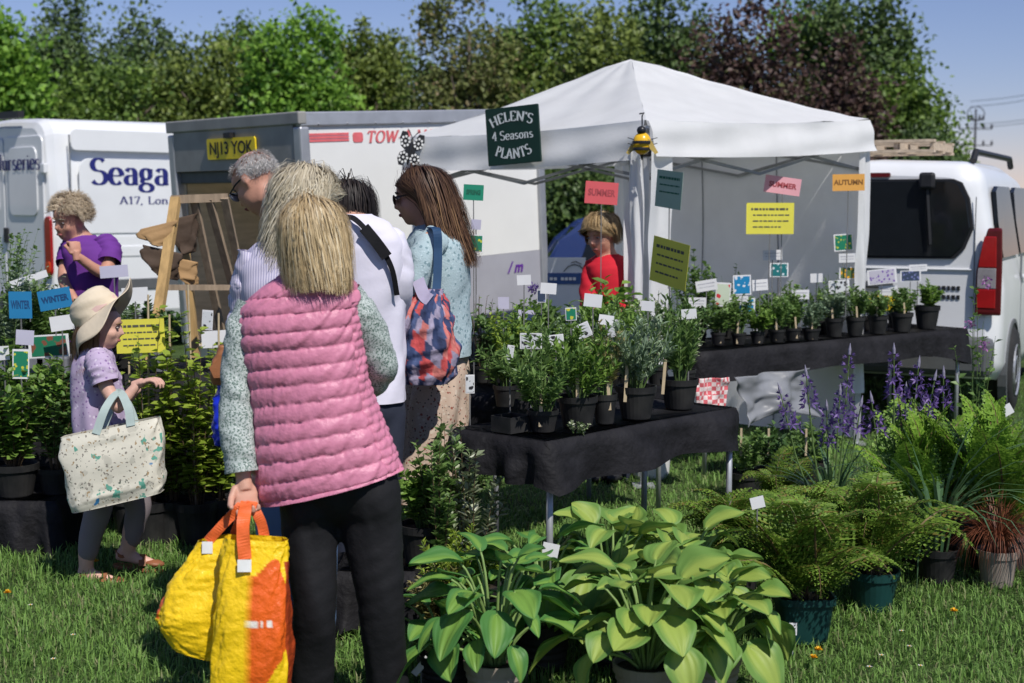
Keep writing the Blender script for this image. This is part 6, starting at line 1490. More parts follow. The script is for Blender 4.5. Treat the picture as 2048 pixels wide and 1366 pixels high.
HM_Y = hostamat('hosta_gold_centre', (.15, .28, .06), (.32, .42, .085)); HM_G = hostamat('hosta_green', (.075, .21, .05), (.18, .33, .06))
HL = {}
for key, m_ in (('gold', HM_Y), ('green', HM_G)):
    HL[key] = []
    for s_, (w_, dr_, cu_) in enumerate(((.50, .55, .2), (.46, .9, .1), (.53, .3, .25), (.44, 1.2, .15))):
        if key == 'green': w_ *= .78
        me = hosta_leaf(s_, w_, dr_, cu_); me.materials.append(m_); HL[key].append(me)
STALK = mat('hosta_stalk', (.20, .30, .09), .5, .15)
def hosta(label, base, pot, key, n, reach, hgt, L, seed, ribs=True, sun_side=True, group='hostas in the foreground'):
    t, z = potted('hosta', label, base, pot, group, 0, False, 'hosta', ribs); r = random.Random(seed)
    for i in range(n):
        q = (i + .5) / n; a = i * 2.39996 + r.uniform(-.35, .35); rr = reach * (.25 + .75 * math.sqrt(q)) * r.uniform(.8, 1.1); hh = z + hgt * (1 - .72 * q ** 1.4) * r.uniform(.85, 1.1)
        e = Vector((math.cos(a) * rr, math.sin(a) * rr, hh)); b0 = Vector((math.cos(a) * .025, math.sin(a) * .025, z - .01)); m_ = Vector((e.x * .35, e.y * .35, z + (hh - z) * .8))
        part('stalk', MB().tube([Vector(bez(np.array(b0), np.array(m_), np.array(e), x)) for x in np.linspace(0, 1, 7)], [.006, .0058, .0054, .005, .0045, .004, .0035], 6), STALK, t, smooth=True)
        lf = bpy.data.objects.new('leaf', HL[key][r.randrange(4)]); COL.objects.link(lf); lf.parent = t; lf.location = e
        s = L * r.uniform(.62, 1.2) * (1 - .15 * (1 - q)); lf.scale = (s, s, s); lf.rotation_euler = (r.uniform(-.45, .45), R(-30 + 72 * q + r.uniform(-16, 16)), a + r.uniform(-.3, .3))
    return t
def strap_clump(t, z, n, ln, w, leaf, seed, spread=.5, base_r=.05, bend=1.0):
    r = np.random.default_rng(seed); a = r.uniform(0, 2 * PI, n); sp = spread * np.sqrt(r.random(n)); L = ln * r.uniform(.6, 1.1, n); V = []; ns = 7
    dr = np.stack([np.cos(a), np.sin(a), 0 * a], -1); sd = np.stack([-np.sin(a), np.cos(a), 0 * a], -1); B = dr * base_r * r.random(n)[:, None] + np.array([0, 0, z])
    for i in range(ns):
        u = i / (ns - 1); th = sp * u + bend * sp * 1.1 * u * u
        c = B + dr * (L * np.sin(th) * u * .9)[:, None] + np.array([0, 0, 1.0]) * (L * u * np.cos(th * .9))[:, None]
        wv = w * (1 - u ** 2.2) * (.6 + .4 * min(1, u * 4)); V.append(np.stack([c - sd * wv, c + sd * wv], 1))
    V = np.stack(V, 1).reshape(-1, 3); b = (np.arange(n)[:, None] * ns * 2 + np.arange(ns - 1)[None] * 2).ravel()
    return part('leaves', np_mesh('leaves', V, np.stack([b, b + 1, b + 3, b + 2], -1), False), LM[leaf], t)
def camassia(label, base, spikes, nleaf, ln, seed, pot=(.11, .18, None)):
    t, z = potted('camassia', label, base, (pot[0], pot[1], POT_BLACK), 'purple camassias', 0, False, 'flowering plant'); r = np.random.default_rng(seed)
    strap_clump(t, z, nleaf, ln, .009, 'strap', seed, .75)
    for (dx, dy, zt, fl) in spikes:
        top = Vector((dx, dy, zt)); b0 = Vector((dx * .15, dy * .15, z)); s = part('flower_stem', MB().tube([b0, b0.lerp(top, .5) + Vector((dx * .1, 0, .02)), top], [.005, .004, .002], 6), STEMG, t)
        ax = (top - b0).normalized(); n = int(17 * fl); hgt = .20 * fl; P, D, L = [], [], []
        for i in range(n):
            f = i / n; c = top - ax * (hgt * (1 - f) + .02); a = i * 2.4; o = Vector((math.cos(a), math.sin(a), .25)); c2 = c + o * (.030 * (1 - .75 * f)); 
            opn = 1.0 if f < .62 else .45
            for k in range(6):
                b = k * PI / 3; e1 = o.cross(Vector((0, 0, 1))).normalized(); e2 = o.cross(e1); P.append(c2); D.append(o * (.5 if opn == 1 else 2.0) + (e1 * math.cos(b) + e2 * math.sin(b))); L.append(.037 * (1 - .45 * f))
        V, Fc = leaf_arrays(np.array(P), np.array(D), rdir(len(P), r), np.array(L), np.array(L) * .17, .2)
        part('florets', np_mesh('florets', V, Fc), LM['purple'], s)
        part('bud_tip', MB().tube([top - ax * .03, top - ax * .01, top + ax * .02], [.007, .007, .001], 7), leafmat('bud_silver', (.22, .20, .30), (.4, .38, .48)), s)
    return t

# ================================================================ tables
CLOTH_BLACK = mat('black_ground_cloth', (.0125, .012, .014), .7, .4, 9, .8, 34, spec=.18)
def cloth_table(name, label, corners, z, drops, legs=True, seed=0, flare=.03, leg_mat=None, leg_in=.06):
    """corners: four ground points in order; drops: hang on each of the four sides"""
    c = sum(corners, Vector()) / 4; t = thing(name, label, 'table', (c.x, c.y, 0))
    n = 28; per = []; 
    for k in range(4):
        a, b = corners[k], corners[(k + 1) % 4]
        for i in range(n): per.append((a.lerp(b, i / n), k, i / n))
    r = np.random.default_rng(seed); m = len(per); mb = MB(); rows = 9
    for j in range(rows):
        for idx, (p, k, f) in enumerate(per):
            out = (p - c); out.z = 0; out.normalize(); ek = (corners[(k + 1) % 4] - corners[k]).normalized(); nk = Vector((ek.y, -ek.x, 0)); nk = nk if nk.dot(p - c) > 0 else -nk
            d0, d1, dm = drops[k], drops[(k + 1) % 4], drops[(k - 1) % 4]; w = min(1, f * 6); w2 = min(1, (1 - f) * 6); dr = d0 * min(w, w2) + (1 - min(w, w2)) * max(d0, (dm if f < .5 else d1)) * 1.12
            nz = .35 * float(noise2(np.array(idx * .16), np.array(seed * 3.3), 120)); dr *= 1 + .5 * nz
            if j == 0: mb.v.append(tuple(p + Vector((0, 0, z)) - out * .02)); continue
            u = (j - 1) / (rows - 2); fold = flare * u * math.sin(idx * .55 + 2 * float(noise2(np.array(idx * .1), np.array(4.), 121 + seed))) + .02 * u + .012 * float(noise2(np.array(idx * .3), np.array(u * 3), 122 + seed))
            rnd = .018 * (1 - (1 - min(1, u * 5)) ** 2)
            mb.v.append(tuple(p + nk * (fold + rnd) + Vector((0, 0, z - .004 - dr * u))))
    for j in range(rows - 1):
        for i in range(m): mb.f.append((j * m + i, j * m + (i + 1) % m, (j + 1) * m + (i + 1) % m, (j + 1) * m + i))
    mb.f.append(tuple(range(m)))
    part('cloth', mb, CLOTH_BLACK, t, smooth=True, world=True)
    part('table_top', MB().prism([((q - c).x * .97, (q - c).y * .97) for q in corners], .03, (c.x, c.y, z - .045), (1, 0, 0), (0, 1, 0)), GREY_PLASTIC, t, world=True, norm=True)
    if legs:
        for q in corners:
            p = q.lerp(c, leg_in); part('leg', MB().tube([Vector((p.x, p.y, 0)), Vector((p.x, p.y, z - .04))], .0135, 10), leg_mat or STEEL, t, smooth=True, world=True)
    return t
ZT = .745
N1 = on(1092, 884, .74); u1 = Vector((.70, .75, 0)).normalized(); w1 = Vector((-u1.y, u1.x, 0))
N1.z = 0
cloth_table('display_table', 'small table under black cloth with tall herbs, nearest the hostas', [N1, N1 + u1 * 1.22, N1 + u1 * 1.22 + w1 * .48, N1 + w1 * .48], .74, [.16, .14, .1, .15], seed=1, flare=.035)
FL, FR = on(1397, 704, .74), on(1935, 656, .74); FL.z = FR.z = 0; u2 = (FR - FL).normalized(); w2 = Vector((-u2.y, u2.x, 0))
cloth_table('display_table', 'long table under black cloth inside the gazebo holding the row of small pots', [FL, FR, FR + w2 * .6, FL + w2 * .6], .74, [.17, .22, .1, .1], seed=2, flare=.025)
M1 = col(985, 6.35); cloth_table('display_table', 'black-covered table behind the herb table beside the cardigan woman', [M1, M1 + u1 * 1.3, M1 + u1 * 1.3 + w1 * .5, M1 + w1 * .5], .74, [.3, .2, .2, .2], seed=3)
LA, LB = col(-60, 6.9), col(470, 7.25); cloth_table('display_table', 'long black-draped table of the left-hand stall behind the girl', [LA, LB, LB + Vector((-.1, .7, 0)), LA + Vector((-.1, .7, 0))], .74, [.66, .66, .5, .6], seed=4, flare=.03, legs=True)
S0 = col(-70, 6.35); S1 = col(114, 6.35); cloth_table('low_staging', 'low black-draped plinth under the leafy shrub at the left edge', [S0, S1, S1 + Vector((-.03, .42, 0)), S0 + Vector((-.03, .42, 0))], .25, [.25, .25, .25, .25], seed=5, legs=False)
T0 = col(662, 5.15); T1 = col(836, 5.15); cloth_table('low_staging', 'low black-draped plinth behind the pink-gilet woman\'s legs', [T0, T1, T1 + Vector((0, .4, 0)), T0 + Vector((0, .4, 0))], .24, [.24, .24, .2, .24], seed=6, legs=False)

# ================================================================ cards, signs and sticks
INK = mat('faded_black_ink', (.09, .088, .07), .7)
def card(label, px, py, d, wpx, hpx, m, tilt=0.0, yaw=0.0, stake=.25, lines=0, word=None, inkm=None, name='price_card', cat='card', picture=None, thick=.0015, group=None, rodm=None):
    c = at(px, py, d); s = F / d; w, h = wpx / s, hpx / s
    w = w / max(.3, math.cos(yaw)); ux = Vector((math.cos(yaw), math.sin(yaw), 0)); uz = Vector((0, 0, 1)); tl = R(tilt)
    ux, uz = ux * math.cos(tl) + uz * math.sin(tl), uz * math.cos(tl) - ux * math.sin(tl); nf = ux.cross(uz)
    t = thing(name, label, cat, c - Vector((0, 0, h / 2 + stake)), 0, group)
    part('card', MB().prism([(-w / 2, -h / 2), (w / 2, -h / 2), (w / 2, h / 2), (-w / 2, h / 2)], thick, c, ux, uz), m, t, world=True)
    part('stake', MB().bar(c - nf * .003 + Vector((0, 0, h * .3)), c - nf * .003 - Vector((0, 0, h / 2 + stake)), .005), rodm or ROD, t, world=True)
    o = c + nf * (thick + .0012); q = lambda x, y: o + ux * x + uz * y
    if word: part('lettering', text_mb(word, h * .42, o, ux, uz, min(1.0, .82 * w / (len(word) * h * .27)), bold=.0016), inkm or INK, t, world=True)
    if lines:
        mb = MB(); r = random.Random(px)
        for k in range(lines):
            y = h * (.30 - .19 * k) if lines > 2 else h * (.18 - .3 * k); x = -w * (.40 if k == 0 else .36); hh = h * (.034 if k == 0 else .02)
            while x < w * (.38 if k < 3 else .24):
                ww = w * r.uniform(.04, .13); x1 = min(x + ww, w * .40); mb.add([q(x, y - hh), q(x1, y - hh), q(x1, y + hh), q(x, y + hh)], [(0, 1, 2, 3)]); x += ww + w * .022
        part('print_lines', mb, inkm or INK, t, world=True)['kind'] = 'stuff'
    if picture:
        fr = .86; part('picture', MB().add([q(-w / 2 * fr, -h / 2 * fr), q(w / 2 * fr, -h / 2 * fr), q(w / 2 * fr, h / 2 * fr), q(-w / 2 * fr, h / 2 * fr)], [(0, 1, 2, 3)]), picture, t, world=True)
    return t
def pm(name, base, blots): return patmat(name, base, blots, .4, .02)
PIC = dict(
 blue=pm('pic_blue', (.02, .22, .45), [((.7, .72, .75), 34, .35, .5, 1)]), teal=pm('pic_teal', (.02, .16, .17), [((.6, .66, .7), 40, .32, .5, 2)]),
 green=pm('pic_green', (.02, .20, .11), [((.55, .55, .06), 46, .34, .5, 3)]), orange=pm('pic_orange', (.10, .16, .06), [((.75, .38, .02), 40, .42, .5, 4)]),
 purple=pm('pic_purple', (.5, .48, .56), [((.18, .09, .36), 44, .36, .5, 5), ((.04, .12, .05), 30, .2, .5, 6)]), red=pm('pic_red', (.55, .62, .48), [((.6, .05, .06), 22, .3, .3, 7)]),
 leafy=pm('pic_leafy', (.02, .17, .09), [((.22, .08, .05), 26, .42, .6, 8)]), mono=pm('pic_mono', (.6, .62, .64), [((.03, .03, .035), 40, .40, .5, 9)]), dkblue=pm('pic_dark_blue', (.05, .07, .12), [((.2, .22, .45), 50, .36, .5, 10)]))
CM = dict(yellow=mat('yellow_card', (.72, .66, .08), .6, .03), pink=mat('pink_card', (.74, .36, .40), .6, .03), orange=mat('orange_card', (.72, .36, .08), .6, .03), red=mat('red_card', (.62, .10, .11), .6, .03),
          olive=mat('yellow_card', (1, 1, 1)), green=mat('green_card', (.015, .24, .14), .6, .03), sage=mat('sage_card', (.30, .42, .33), .6, .03), blue=mat('blue_card', (.02, .20, .42), .6, .03), lilac=mat('lilac_card', (.52, .50, .62), .6, .03), white=WHITE_CARD)
DG = mat('dark_green_ink', (.012, .12, .07), .7); DR = mat('dark_red_ink', (.36, .06, .07), .7); DB = mat('dark_blue_ink', (.012, .06, .17), .7); BR = mat('brown_ink', (.24, .11, .03), .7)
def S(*a, **k): return card(*a, name='stall_placard', cat='placard', **k)
# season placards and notices
S('red season placard half in shadow above the woman in red', 1203, 386, 7.75, 66, 44, CM['red'], -4, .15, .85, word='SUMMER', inkm=DR)
S('sage green placard turned aside beside the near gazebo post', 1338, 379, 7.35, 44, 74, CM['sage'], -6, -1.0, .8, lines=3, inkm=DG)
S('olive-yellow notice turned aside below the sage green placard', 1339, 526, 7.2, 62, 92, CM['yellow'], -9, -1.0, .3, lines=4)
S('pale pink season placard in front of the gazebo back wall', 1565, 371, 8.8, 72, 34, CM['pink'], -8, 0, .75, word='SUMMER', inkm=DR)
S('orange season placard by the right gazebo leg', 1697, 365, 9.0, 64, 33, CM['orange'], 1, 0, .8, word='AUTUMN', inkm=BR)
S('yellow notice with printed lines below the pink season placard', 1540, 437, 8.75, 95, 62, CM['yellow'], 0, 0, .55, lines=4)
S('small green season placard on a tall rod against the trailer side', 947, 385, 6.7, 40, 31, CM['green'], -3, 0, 1.0, word='SPRING', inkm=DG)
S('yellow notice with printed lines in front of the girl\'s face', 281, 672, 6.55, 98, 68, CM['yellow'], 2, 0, .4, lines=4)
S('upright blue season placard at the left edge', 41, 610, 6.75, 46, 54, CM['blue'], 0, 0, .35, word='WINTER', inkm=DB)
S('tilted blue season placard behind the girl\'s sun hat', 110, 598, 6.8, 66, 40, CM['blue'], 10, 0, .35, word='WINTER', inkm=DB)
# picture and price cards on the gazebo table
G = 'plant cards on the gazebo table'
for (lb, px, py, w, h, m, tl, pc) in [
 ('lowest white price card at the left end of the gazebo table', 1394, 605, 36, 20, 'white', 0, None), ('tilted white price card above the left end of the gazebo table', 1413, 571, 42, 22, 'white', 10, None),
 ('tall white card with a red flower picture', 1446, 589, 30, 48, 'white', -3, 'red'), ('blue card with white flower picture standing upper left on the gazebo table', 1484, 570, 36, 40, 'white', 2, 'blue'),
 ('blue picture card half hidden under a white price card', 1487, 611, 46, 30, 'white', 0, 'blue'), ('white price card overlapping the lower blue picture card', 1478, 601, 36, 18, 'white', 2, None),
 ('white price card right of the blue flower card', 1520, 570, 32, 22, 'white', 4, None), ('white price card highest in front of the grey gazebo wall', 1545, 510, 38, 20, 'white', 2, None),
 ('teal picture card below the highest white price card', 1558, 540, 38, 28, 'white', 0, 'teal'), ('white price card in the middle of the gazebo table', 1601, 589, 34, 19, 'white', 0, None),
 ('small white price card at mid height near the middle of the gazebo wall', 1633, 556, 24, 18, 'white', 3, None), ('green and yellow picture card under the orange placard', 1687, 485, 38, 34, 'white', 4, 'green'),
 ('white price card under the green and yellow picture', 1694, 516, 32, 18, 'white', 2, None), ('orange flower picture card beside the right gazebo leg', 1697, 546, 38, 24, 'white', 0, 'orange'),
 ('white card with grey picture left of the orange flower picture', 1678, 573, 42, 26, 'white', 4, 'mono'), ('purple flower picture card against the white van', 1764, 553, 58, 30, 'white', 6, 'purple'),
 ('white price card below the purple flower picture', 1776, 581, 36, 19, 'white', 2, None), ('dark blue picture card right of the purple flower picture', 1821, 552, 40, 22, 'white', 2, 'dkblue'), ('white price card topmost at the right end of the gazebo table', 1836, 536, 36, 14, 'white', 3, None)]:
    card(lb, px, py, d_at(690 - (px - 1395) * .075, ZT) + random.uniform(-.02, .12), w, h, CM[m], tl, random.uniform(-.15, .15), .28, 0 if pc else (2 if w > 30 else 0), picture=PIC[pc] if pc else None, group=G, inkm=mat('pale_ink', (.35, .35, .4), .7))
    if pc is None: pass
G = 'plant cards on the herb table'
for (lb, px, py, w, h, m, tl, pc, d) in [
 ('white price card in front of the woman in red', 1186, 601, 36, 26, 'white', -6, None, 6.4), ('white price card below the blue car', 1097, 577, 32, 22, 'white', -4, None, 6.6), ('dark blue card below the white price card left of the red woman', 1083, 592, 18, 26, 'white', 0, 'dkblue', 6.7),
 ('black and white picture card at the left of the herb table', 1062, 682, 44, 32, 'white', 0, 'mono', 5.75), ('black and white picture card in the middle of the herb table', 1112, 684, 32, 30, 'white', 6, 'mono', 5.85), ('black and white picture card at the centre back of the herb table', 1165, 662, 34, 30, 'white', 24, 'mono', 6.0), ('black and white picture card near the gazebo post', 1226, 657, 24, 34, 'white', 8, 'mono', 6.1),
 ('white card edge-on beside the lilac card near the cardigan woman', 1020, 708, 14, 36, 'white', -8, 'mono', 5.7), ('lilac card low beside the cardigan woman', 1007, 606, 22, 24, 'lilac', 0, None, 6.7), ('white narrow card with black picture at the cardigan woman\'s skirt', 940, 768, 18, 38, 'white', 0, 'mono', 5.6), ('pale lilac card low in the grey of the trailer', 1053, 630, 34, 20, 'lilac', -3, None, 6.7),
 ('small lilac card on the tall rod below the green placard', 952, 449, 20, 20, 'lilac', -4, None, 6.68), ('dark green picture card on the tall rod below the lilac card', 952, 487, 28, 36, 'white', -2, 'green', 6.68), ('white narrow card beside the olive-yellow notice', 1330, 592, 14, 28, 'white', 0, None, 7.4)]:
    card(lb, px, py, d - (.28 if 5.6 < d < 6.5 else .1), w, h, CM[m], tl, random.uniform(-.2, .2), .3, picture=PIC[pc] if pc else None, group=G)
for (lb, px, py, w, h, m, tl, pc, d) in [
 ('white price card left of the blue board, highest on the herb table', 1048, 560, 28, 20, 'white', 3, None, 6.2), ('white price card just above the straw-stemmed pot', 1212, 640, 30, 20, 'white', -8, None, 5.55), ('white price card at the right end of the herb table', 1378, 628, 30, 20, 'white', 5, None, 5.9), ('pale green card between the mono picture cards', 1142, 628, 22, 26, 'white', 3, 'green', 5.7), ('white price card beside the rosemary-like herb', 1296, 612, 26, 20, 'white', -4, None, 5.85)]:
    card(lb, px, py, d, w, h, CM[m], tl, random.uniform(-.2, .2), .3, picture=PIC[pc] if pc else None, group=G)
G = 'plant cards on the left stall'
for (lb, px, py, w, h, m, tl, pc, d) in [
 ('long white card tilted upward behind the blue placards', 58, 558, 76, 14, 'white', 18, None, 7.2), ('white price card tilted beside the girl\'s hat', 124, 646, 46, 30, 'white', 8, None, 6.7), ('pale lilac price card under the upright blue placard', 50, 675, 36, 30, 'lilac', -4, None, 6.6),
 ('tall green picture card hanging over the left shrub', 42, 728, 32, 60, 'white', -2, 'green', 6.5), ('white label at the left edge above the shrub', 8, 706, 22, 28, 'white', 4, None, 6.5), ('brown and green picture card behind the girl\'s neck', 98, 692, 80, 46, 'white', 3, 'leafy', 6.8),
 ('white price card right of the sun hat brim', 270, 589, 52, 28, 'white', 3, None, 6.9), ('pale lilac card behind the silvery plant', 228, 543, 56, 24, 'lilac', 4, None, 7.4), ('white card with grey picture behind the climbing leaves', 415, 640, 22, 40, 'white', -4, 'mono', 7.2), ('white card under the leaves near the tan handbag', 432, 678, 56, 34, 'white', 3, None, 7.15)]:
    card(lb, px, py, d, w, h, CM[m], tl, random.uniform(-.2, .2), .2, picture=PIC[pc] if pc else None, group=G)
G = 'plant labels among the foreground pots'
for (lb, px, py, w, h, tl, d, yw) in [('white label in black holder above the left hosta', 1101, 1100, 34, 28, -12, 4.75, 0), ('white label above the bronze fern', 1515, 1005, 28, 24, 14, 5.2, 0), ('white label standing in the black pot at the right edge', 2003, 962, 18, 36, -10, 6.2, 0),
 ('white label half hidden at the far right edge', 2014, 820, 22, 22, 30, 6.2, 0), ('white plastic label low beside the black trouser leg', 842, 1332, 14, 46, -40, 4.5, 0)]:
    card(lb, px, py, d, w, h, WHITE_CARD, tl, yw, .3 if py < 1300 else .03, group=G)
c_ = at(1101, 1101, 4.757); b = bpy.data.objects['price_card']
tag_on = thing('pot_tag', 'white barcode tags hanging on the front of the dark green fern pot', 'tag', at(1574, 1240, 4.88))
for k, (px, py, w, h) in enumerate(((1561, 1262, 18, 34), (1586, 1258, 16, 26), (1577, 1280, 20, 66))):
    c = at(px, py, 4.90 - .004 * k); w, h = w / 580, h / 580; part('tag', MB().prism([(-w / 2, -h / 2), (w / 2, -h / 2), (w / 2, h / 2), (-w / 2, h / 2)], .001, c), WHITE_CARD, tag_on, world=True)
    if k < 2:
        mb = MB(); 
        for j in range(3): mb.add([c + Vector((-w * .3, -.003, h * (.28 - .25 * j))), c + Vector((w * .3, -.003, h * (.28 - .25 * j))), c + Vector((w * .3, -.003, h * (.36 - .25 * j))), c + Vector((-w * .3, -.003, h * (.36 - .25 * j)))], [(0, 1, 2, 3)])
        part('print_lines', mb, INK, tag_on, world=True)['kind'] = 'stuff'
def stick(label, px, py, d, h=.09, w=.012, tilt=0):
    b = at(px, py, d); mb = MB().box((0, 0, h / 2 - .03), (w, .002, h + .06), Matrix.Rotation(R(tilt), 3, 'Y'))
    single('label_stick', mb, STICK, label, 'label stick', b, 'wooden label sticks', bevel=.0008)

# ================================================================ potted herbs on the gazebo table
FARP = [(1400, 687, 13, 20, 'dark', 'small black pot with dusky leaves at the left end of the gazebo table'), (1436, 690, 15, 26, 'herb', 'second small black herb pot from the left of the gazebo table'), (1477, 689, 15, 24, 'herb', 'third small black herb pot from the left of the gazebo table'),
 (1515, 687, 15, 24, 'fresh', 'fourth small black herb pot from the left of the gazebo table'), (1553, 684, 17, 26, 'herb', 'fifth small black herb pot from the left of the gazebo table'), (1585, 681, 17, 26, 'herb', 'sixth small black herb pot from the left of the gazebo table'), (1622, 680, 18, 24, 'grey', 'small pot of greyish herb, seventh from the left of the gazebo table'),
 (1668, 673, 19, 38, 'grey', 'taller black pot of silvery herb, eighth from the left of the gazebo table'), (1710, 671, 19, 38, 'herb', 'taller black pot of green herb, ninth from the left of the gazebo table'), (1755, 667, 20, 36, 'herb', 'black pot of green herb, third from the right of the gazebo table'), (1803, 663, 22, 38, 'herb', 'black pot of leafy herb, second from the right of the gazebo table'), (1853, 657, 25, 46, 'fresh', 'largest black pot of fresh green herb at the right end of the gazebo table')]
for i, (px, py, rp, hp, lf, lb) in enumerate(FARP):
    b = on(px, py, ZT); s = F / b.y; t, z = potted('herb_pot', lb, b, (rp / s, hp / s, POT_BLACK), 'potted herbs on the gazebo table')
    shrub(t, (.24, .20, .27, .18, .22, .25, .19, .2, .23, .17, .2, .19)[i], .105, 22, 620, .036, .36, lf, 200 + i, z, kind='oval' if i % 2 else 'diamond', up=.6)
    if i < 11: stick('pale wooden stick in the ' + lb[:lb.index(' of the gazebo')].replace('at the left end', 'at far left') + ' there' if False else 'wooden label stick in the ' + ['first', 'second', 'third', 'fourth', 'fifth', 'sixth', 'seventh', 'eighth', 'ninth', 'tenth', 'eleventh'][i] + ' pot from the left on the gazebo table', px - 4 + (i * 7) % 12, py - hp + 3, b.y - rp / s * .75, .075, .011, random.uniform(-6, 6))
# second row and tall plants behind them
BACKP = [(1395, 8.75, .50, .16, 'herb', 'tall leafy plant behind the left end of the gazebo table', 900, .045), (1450, 8.95, .30, .13, 'herb', 'bushy green plant behind the small pots below the yellow notice', 600, .04), (1530, 9.1, .26, .13, 'fresh', 'green plant in the back row under the teal picture card', 500, .04), (1575, 9.2, .36, .12, 'herb', 'taller sparse plant in the back row by the highest price card', 420, .04), (1640, 9.3, .34, .14, 'herb', 'leafy plant in the back row near the middle of the gazebo table', 560, .042), (1735, 9.55, .24, .13, 'grey', 'silvery plant in the back row by the right gazebo leg', 480, .036), (1790, 9.75, .2, .12, 'herb', 'low green plant in the back row in front of the white van', 420, .036)]
for i, (px, d, h, r, lf, lb, nl, L) in enumerate(BACKP):
    b = col(px, d, ZT); t, z = potted('potted_plant', lb, b, (.055, .09, POT_BLACK), 'plants in the back row of the gazebo table'); shrub(t, h * (.8 if i else 1), r, 14, int(nl * .75), L, .36, lf, 240 + i, z, kind='oval', up=.5)
for i, (px, d, hz, lb) in enumerate(((1360, 8.6, .52, 'wispy plant with thin dark stems right of the sage green placard'), (1460, 9.0, .42, 'thin airy plant with dark seed heads in front of the gazebo wall'), (1660, 9.25, .4, 'thin airy plant with dark seed heads near the right gazebo leg'))):
    t, z = potted('potted_plant', lb, col(px, d, ZT), (.05, .08, POT_BLACK), 'airy plants at the gazebo'); shrub(t, hz, .13, 9, 130, .028, .36, 'herb', 260 + i, z, leaf_from=.3, srad=.0018)

# ================================================================ herbs on the near table
NEARP = [(1086, 862, 31, 44, 'herb', 'black pot of ferny herb at the near corner of the herb table', 0), (1155, 852, 40, 62, 'herb', 'wide black pot of feathery herb second along the herb table', 1), (1209, 846, 25, 60, 'straw', 'narrow black pot with straw-coloured stems on the herb table', 2), (1272, 836, 40, 66, 'grey', 'wide black pot of grey-green rosemary-like herb on the herb table', 3), (1358, 816, 38, 60, 'dark', 'black pot of upright dark herb at the right end of the herb table', 4)]
for px, py, rp, hp, lf, lb, i in NEARP:
    b = on(px, py, ZT); s = F / b.y; t, z = potted('herb_pot', lb, b, (rp / s, hp / s, POT_BLACK), 'potted herbs on the near herb table')
    if i in (0, 1): shrub(t, .33, .18, 26, 1050, .045, .2, ('herb', 'fresh')[i], hjit=.5, seed=300 + i, z0=z, up=.9, top_bias=1.3) if i < 2 else shrub(t, .31, .17, 24, 1500, .045, .2, 'herb', 300 + i, z, up=.9, kind='diamond', top_bias=1.3)
    if i == 2: shrub(t, .30, .10, 16, 500, .03, .2, 'straw', 300 + i, z, up=1.0); 
    if i == 3: shrub(t, .36, .18, 28, 1150, .045, .15, 'grey', 303, z, up=1.1, hjit=.5)
    if i == 4: shrub(t, .38, .13, 22, 900, .045, .18, 'herb', 304, z, up=1.2, hjit=.5)
    stick('wooden label stick in the ' + lb.split(' at the ')[0].split(' on the ')[0].split(' second')[0], px + (-4, 0, 8, -20, -30)[i], py - hp + 4, b.y - rp / s * .8, .085, .013, (2, -1, -4, 3, 4)[i])
MIDP = [(1010, 812, .05, .09, .42, .10, 'herb', 'slender leafy plant at the left rear of the herb table', 700, .045, .24), (1045, 790, .05, .08, .46, .12, 'fresh', 'tall bright plant at the left rear of the herb table', 800, .05, .2), (1120, 800, .055, .09, .45, .15, 'herb', 'bushy feathery plant in the second row of the herb table', 1500, .042, .18), (1190, 785, .055, .09, .50, .17, 'fresh', 'tall fresh-green plant in the second row of the herb table', 1200, .05, .22), (1250, 775, .06, .1, .46, .16, 'herb', 'tall needle-leaved plant in the second row near the gazebo post', 1700, .05, .12), (1315, 770, .05, .09, .46, .10, 'varieg', 'pale variegated upright plant in front of the gazebo post', 700, .04, .18)]
for i, (px, py, rp, hp, h, r, lf, lb, nl, L, W) in enumerate(MIDP):
    t, z = potted('herb_pot', lb, on(px, py, ZT), (rp, hp, POT_BLACK), 'potted herbs on the near herb table'); shrub(t, h * (.62, .84, .70, .86, .66, .9)[i], r * 1.2, 20, int(nl * .62), L * 1.05, W, lf, 320 + i, z, up=.8, hjit=.55)
REARP = [(1000, 6.75, .48, .16, 'herb', 'leafy plant at the left end of the rear black table', 700, .05, .3), (1060, 6.85, .42, .15, 'fresh', 'fresh green plant second along the rear black table', 700, .05, .28), (1130, 6.95, .50, .18, 'herb', 'broad leafy plant on the rear black table below the blue car', 900, .055, .3), (1215, 7.0, .62, .17, 'fresh', 'tall large-leaved plant in front of the woman in red', 340, .085, .3), (1290, 7.25, .46, .15, 'herb', 'green plant on the rear black table by the gazebo post', 800, .045, .25), (1350, 7.3, .42, .15, 'dark', 'dark green plant at the right end of the rear black table', 800, .045, .25)]
for i, (px, d, h, r, lf, lb, nl, L, W) in enumerate(REARP):
    t, z = potted('potted_plant', lb, col(px, d, ZT), (.06, .1, POT_BLACK), 'plants on the rear black table'); shrub(t, h * .66, r * 1.1, 16, int(nl * .9), L, W, lf, 340 + i, z, kind='oval', up=.5)
t, z = potted('trailing_plant', 'small trailing silver sprig hanging over the herb table edge', on(1150, 868, ZT) + Vector((0, .03, 0)), None, None, 0, cat='plant'); shrub(t, .05, .06, 8, 120, .018, .4, 'varieg', 360, 0, base_r=.02)
single('pot_tray', MB().box((0, 0, .004), (.11, .1, .008)).box((-.055, 0, .03), (.003, .1, .06)).box((.055, 0, .03), (.003, .1, .06)).box((0, -.05, .03), (.11, .003, .06)).box((0, .05, .03), (.11, .003, .06)), POT_BLACK, 'square black pot tray at the left corner of the herb table', 'tray', on(1022, 862, ZT), rz=.8)
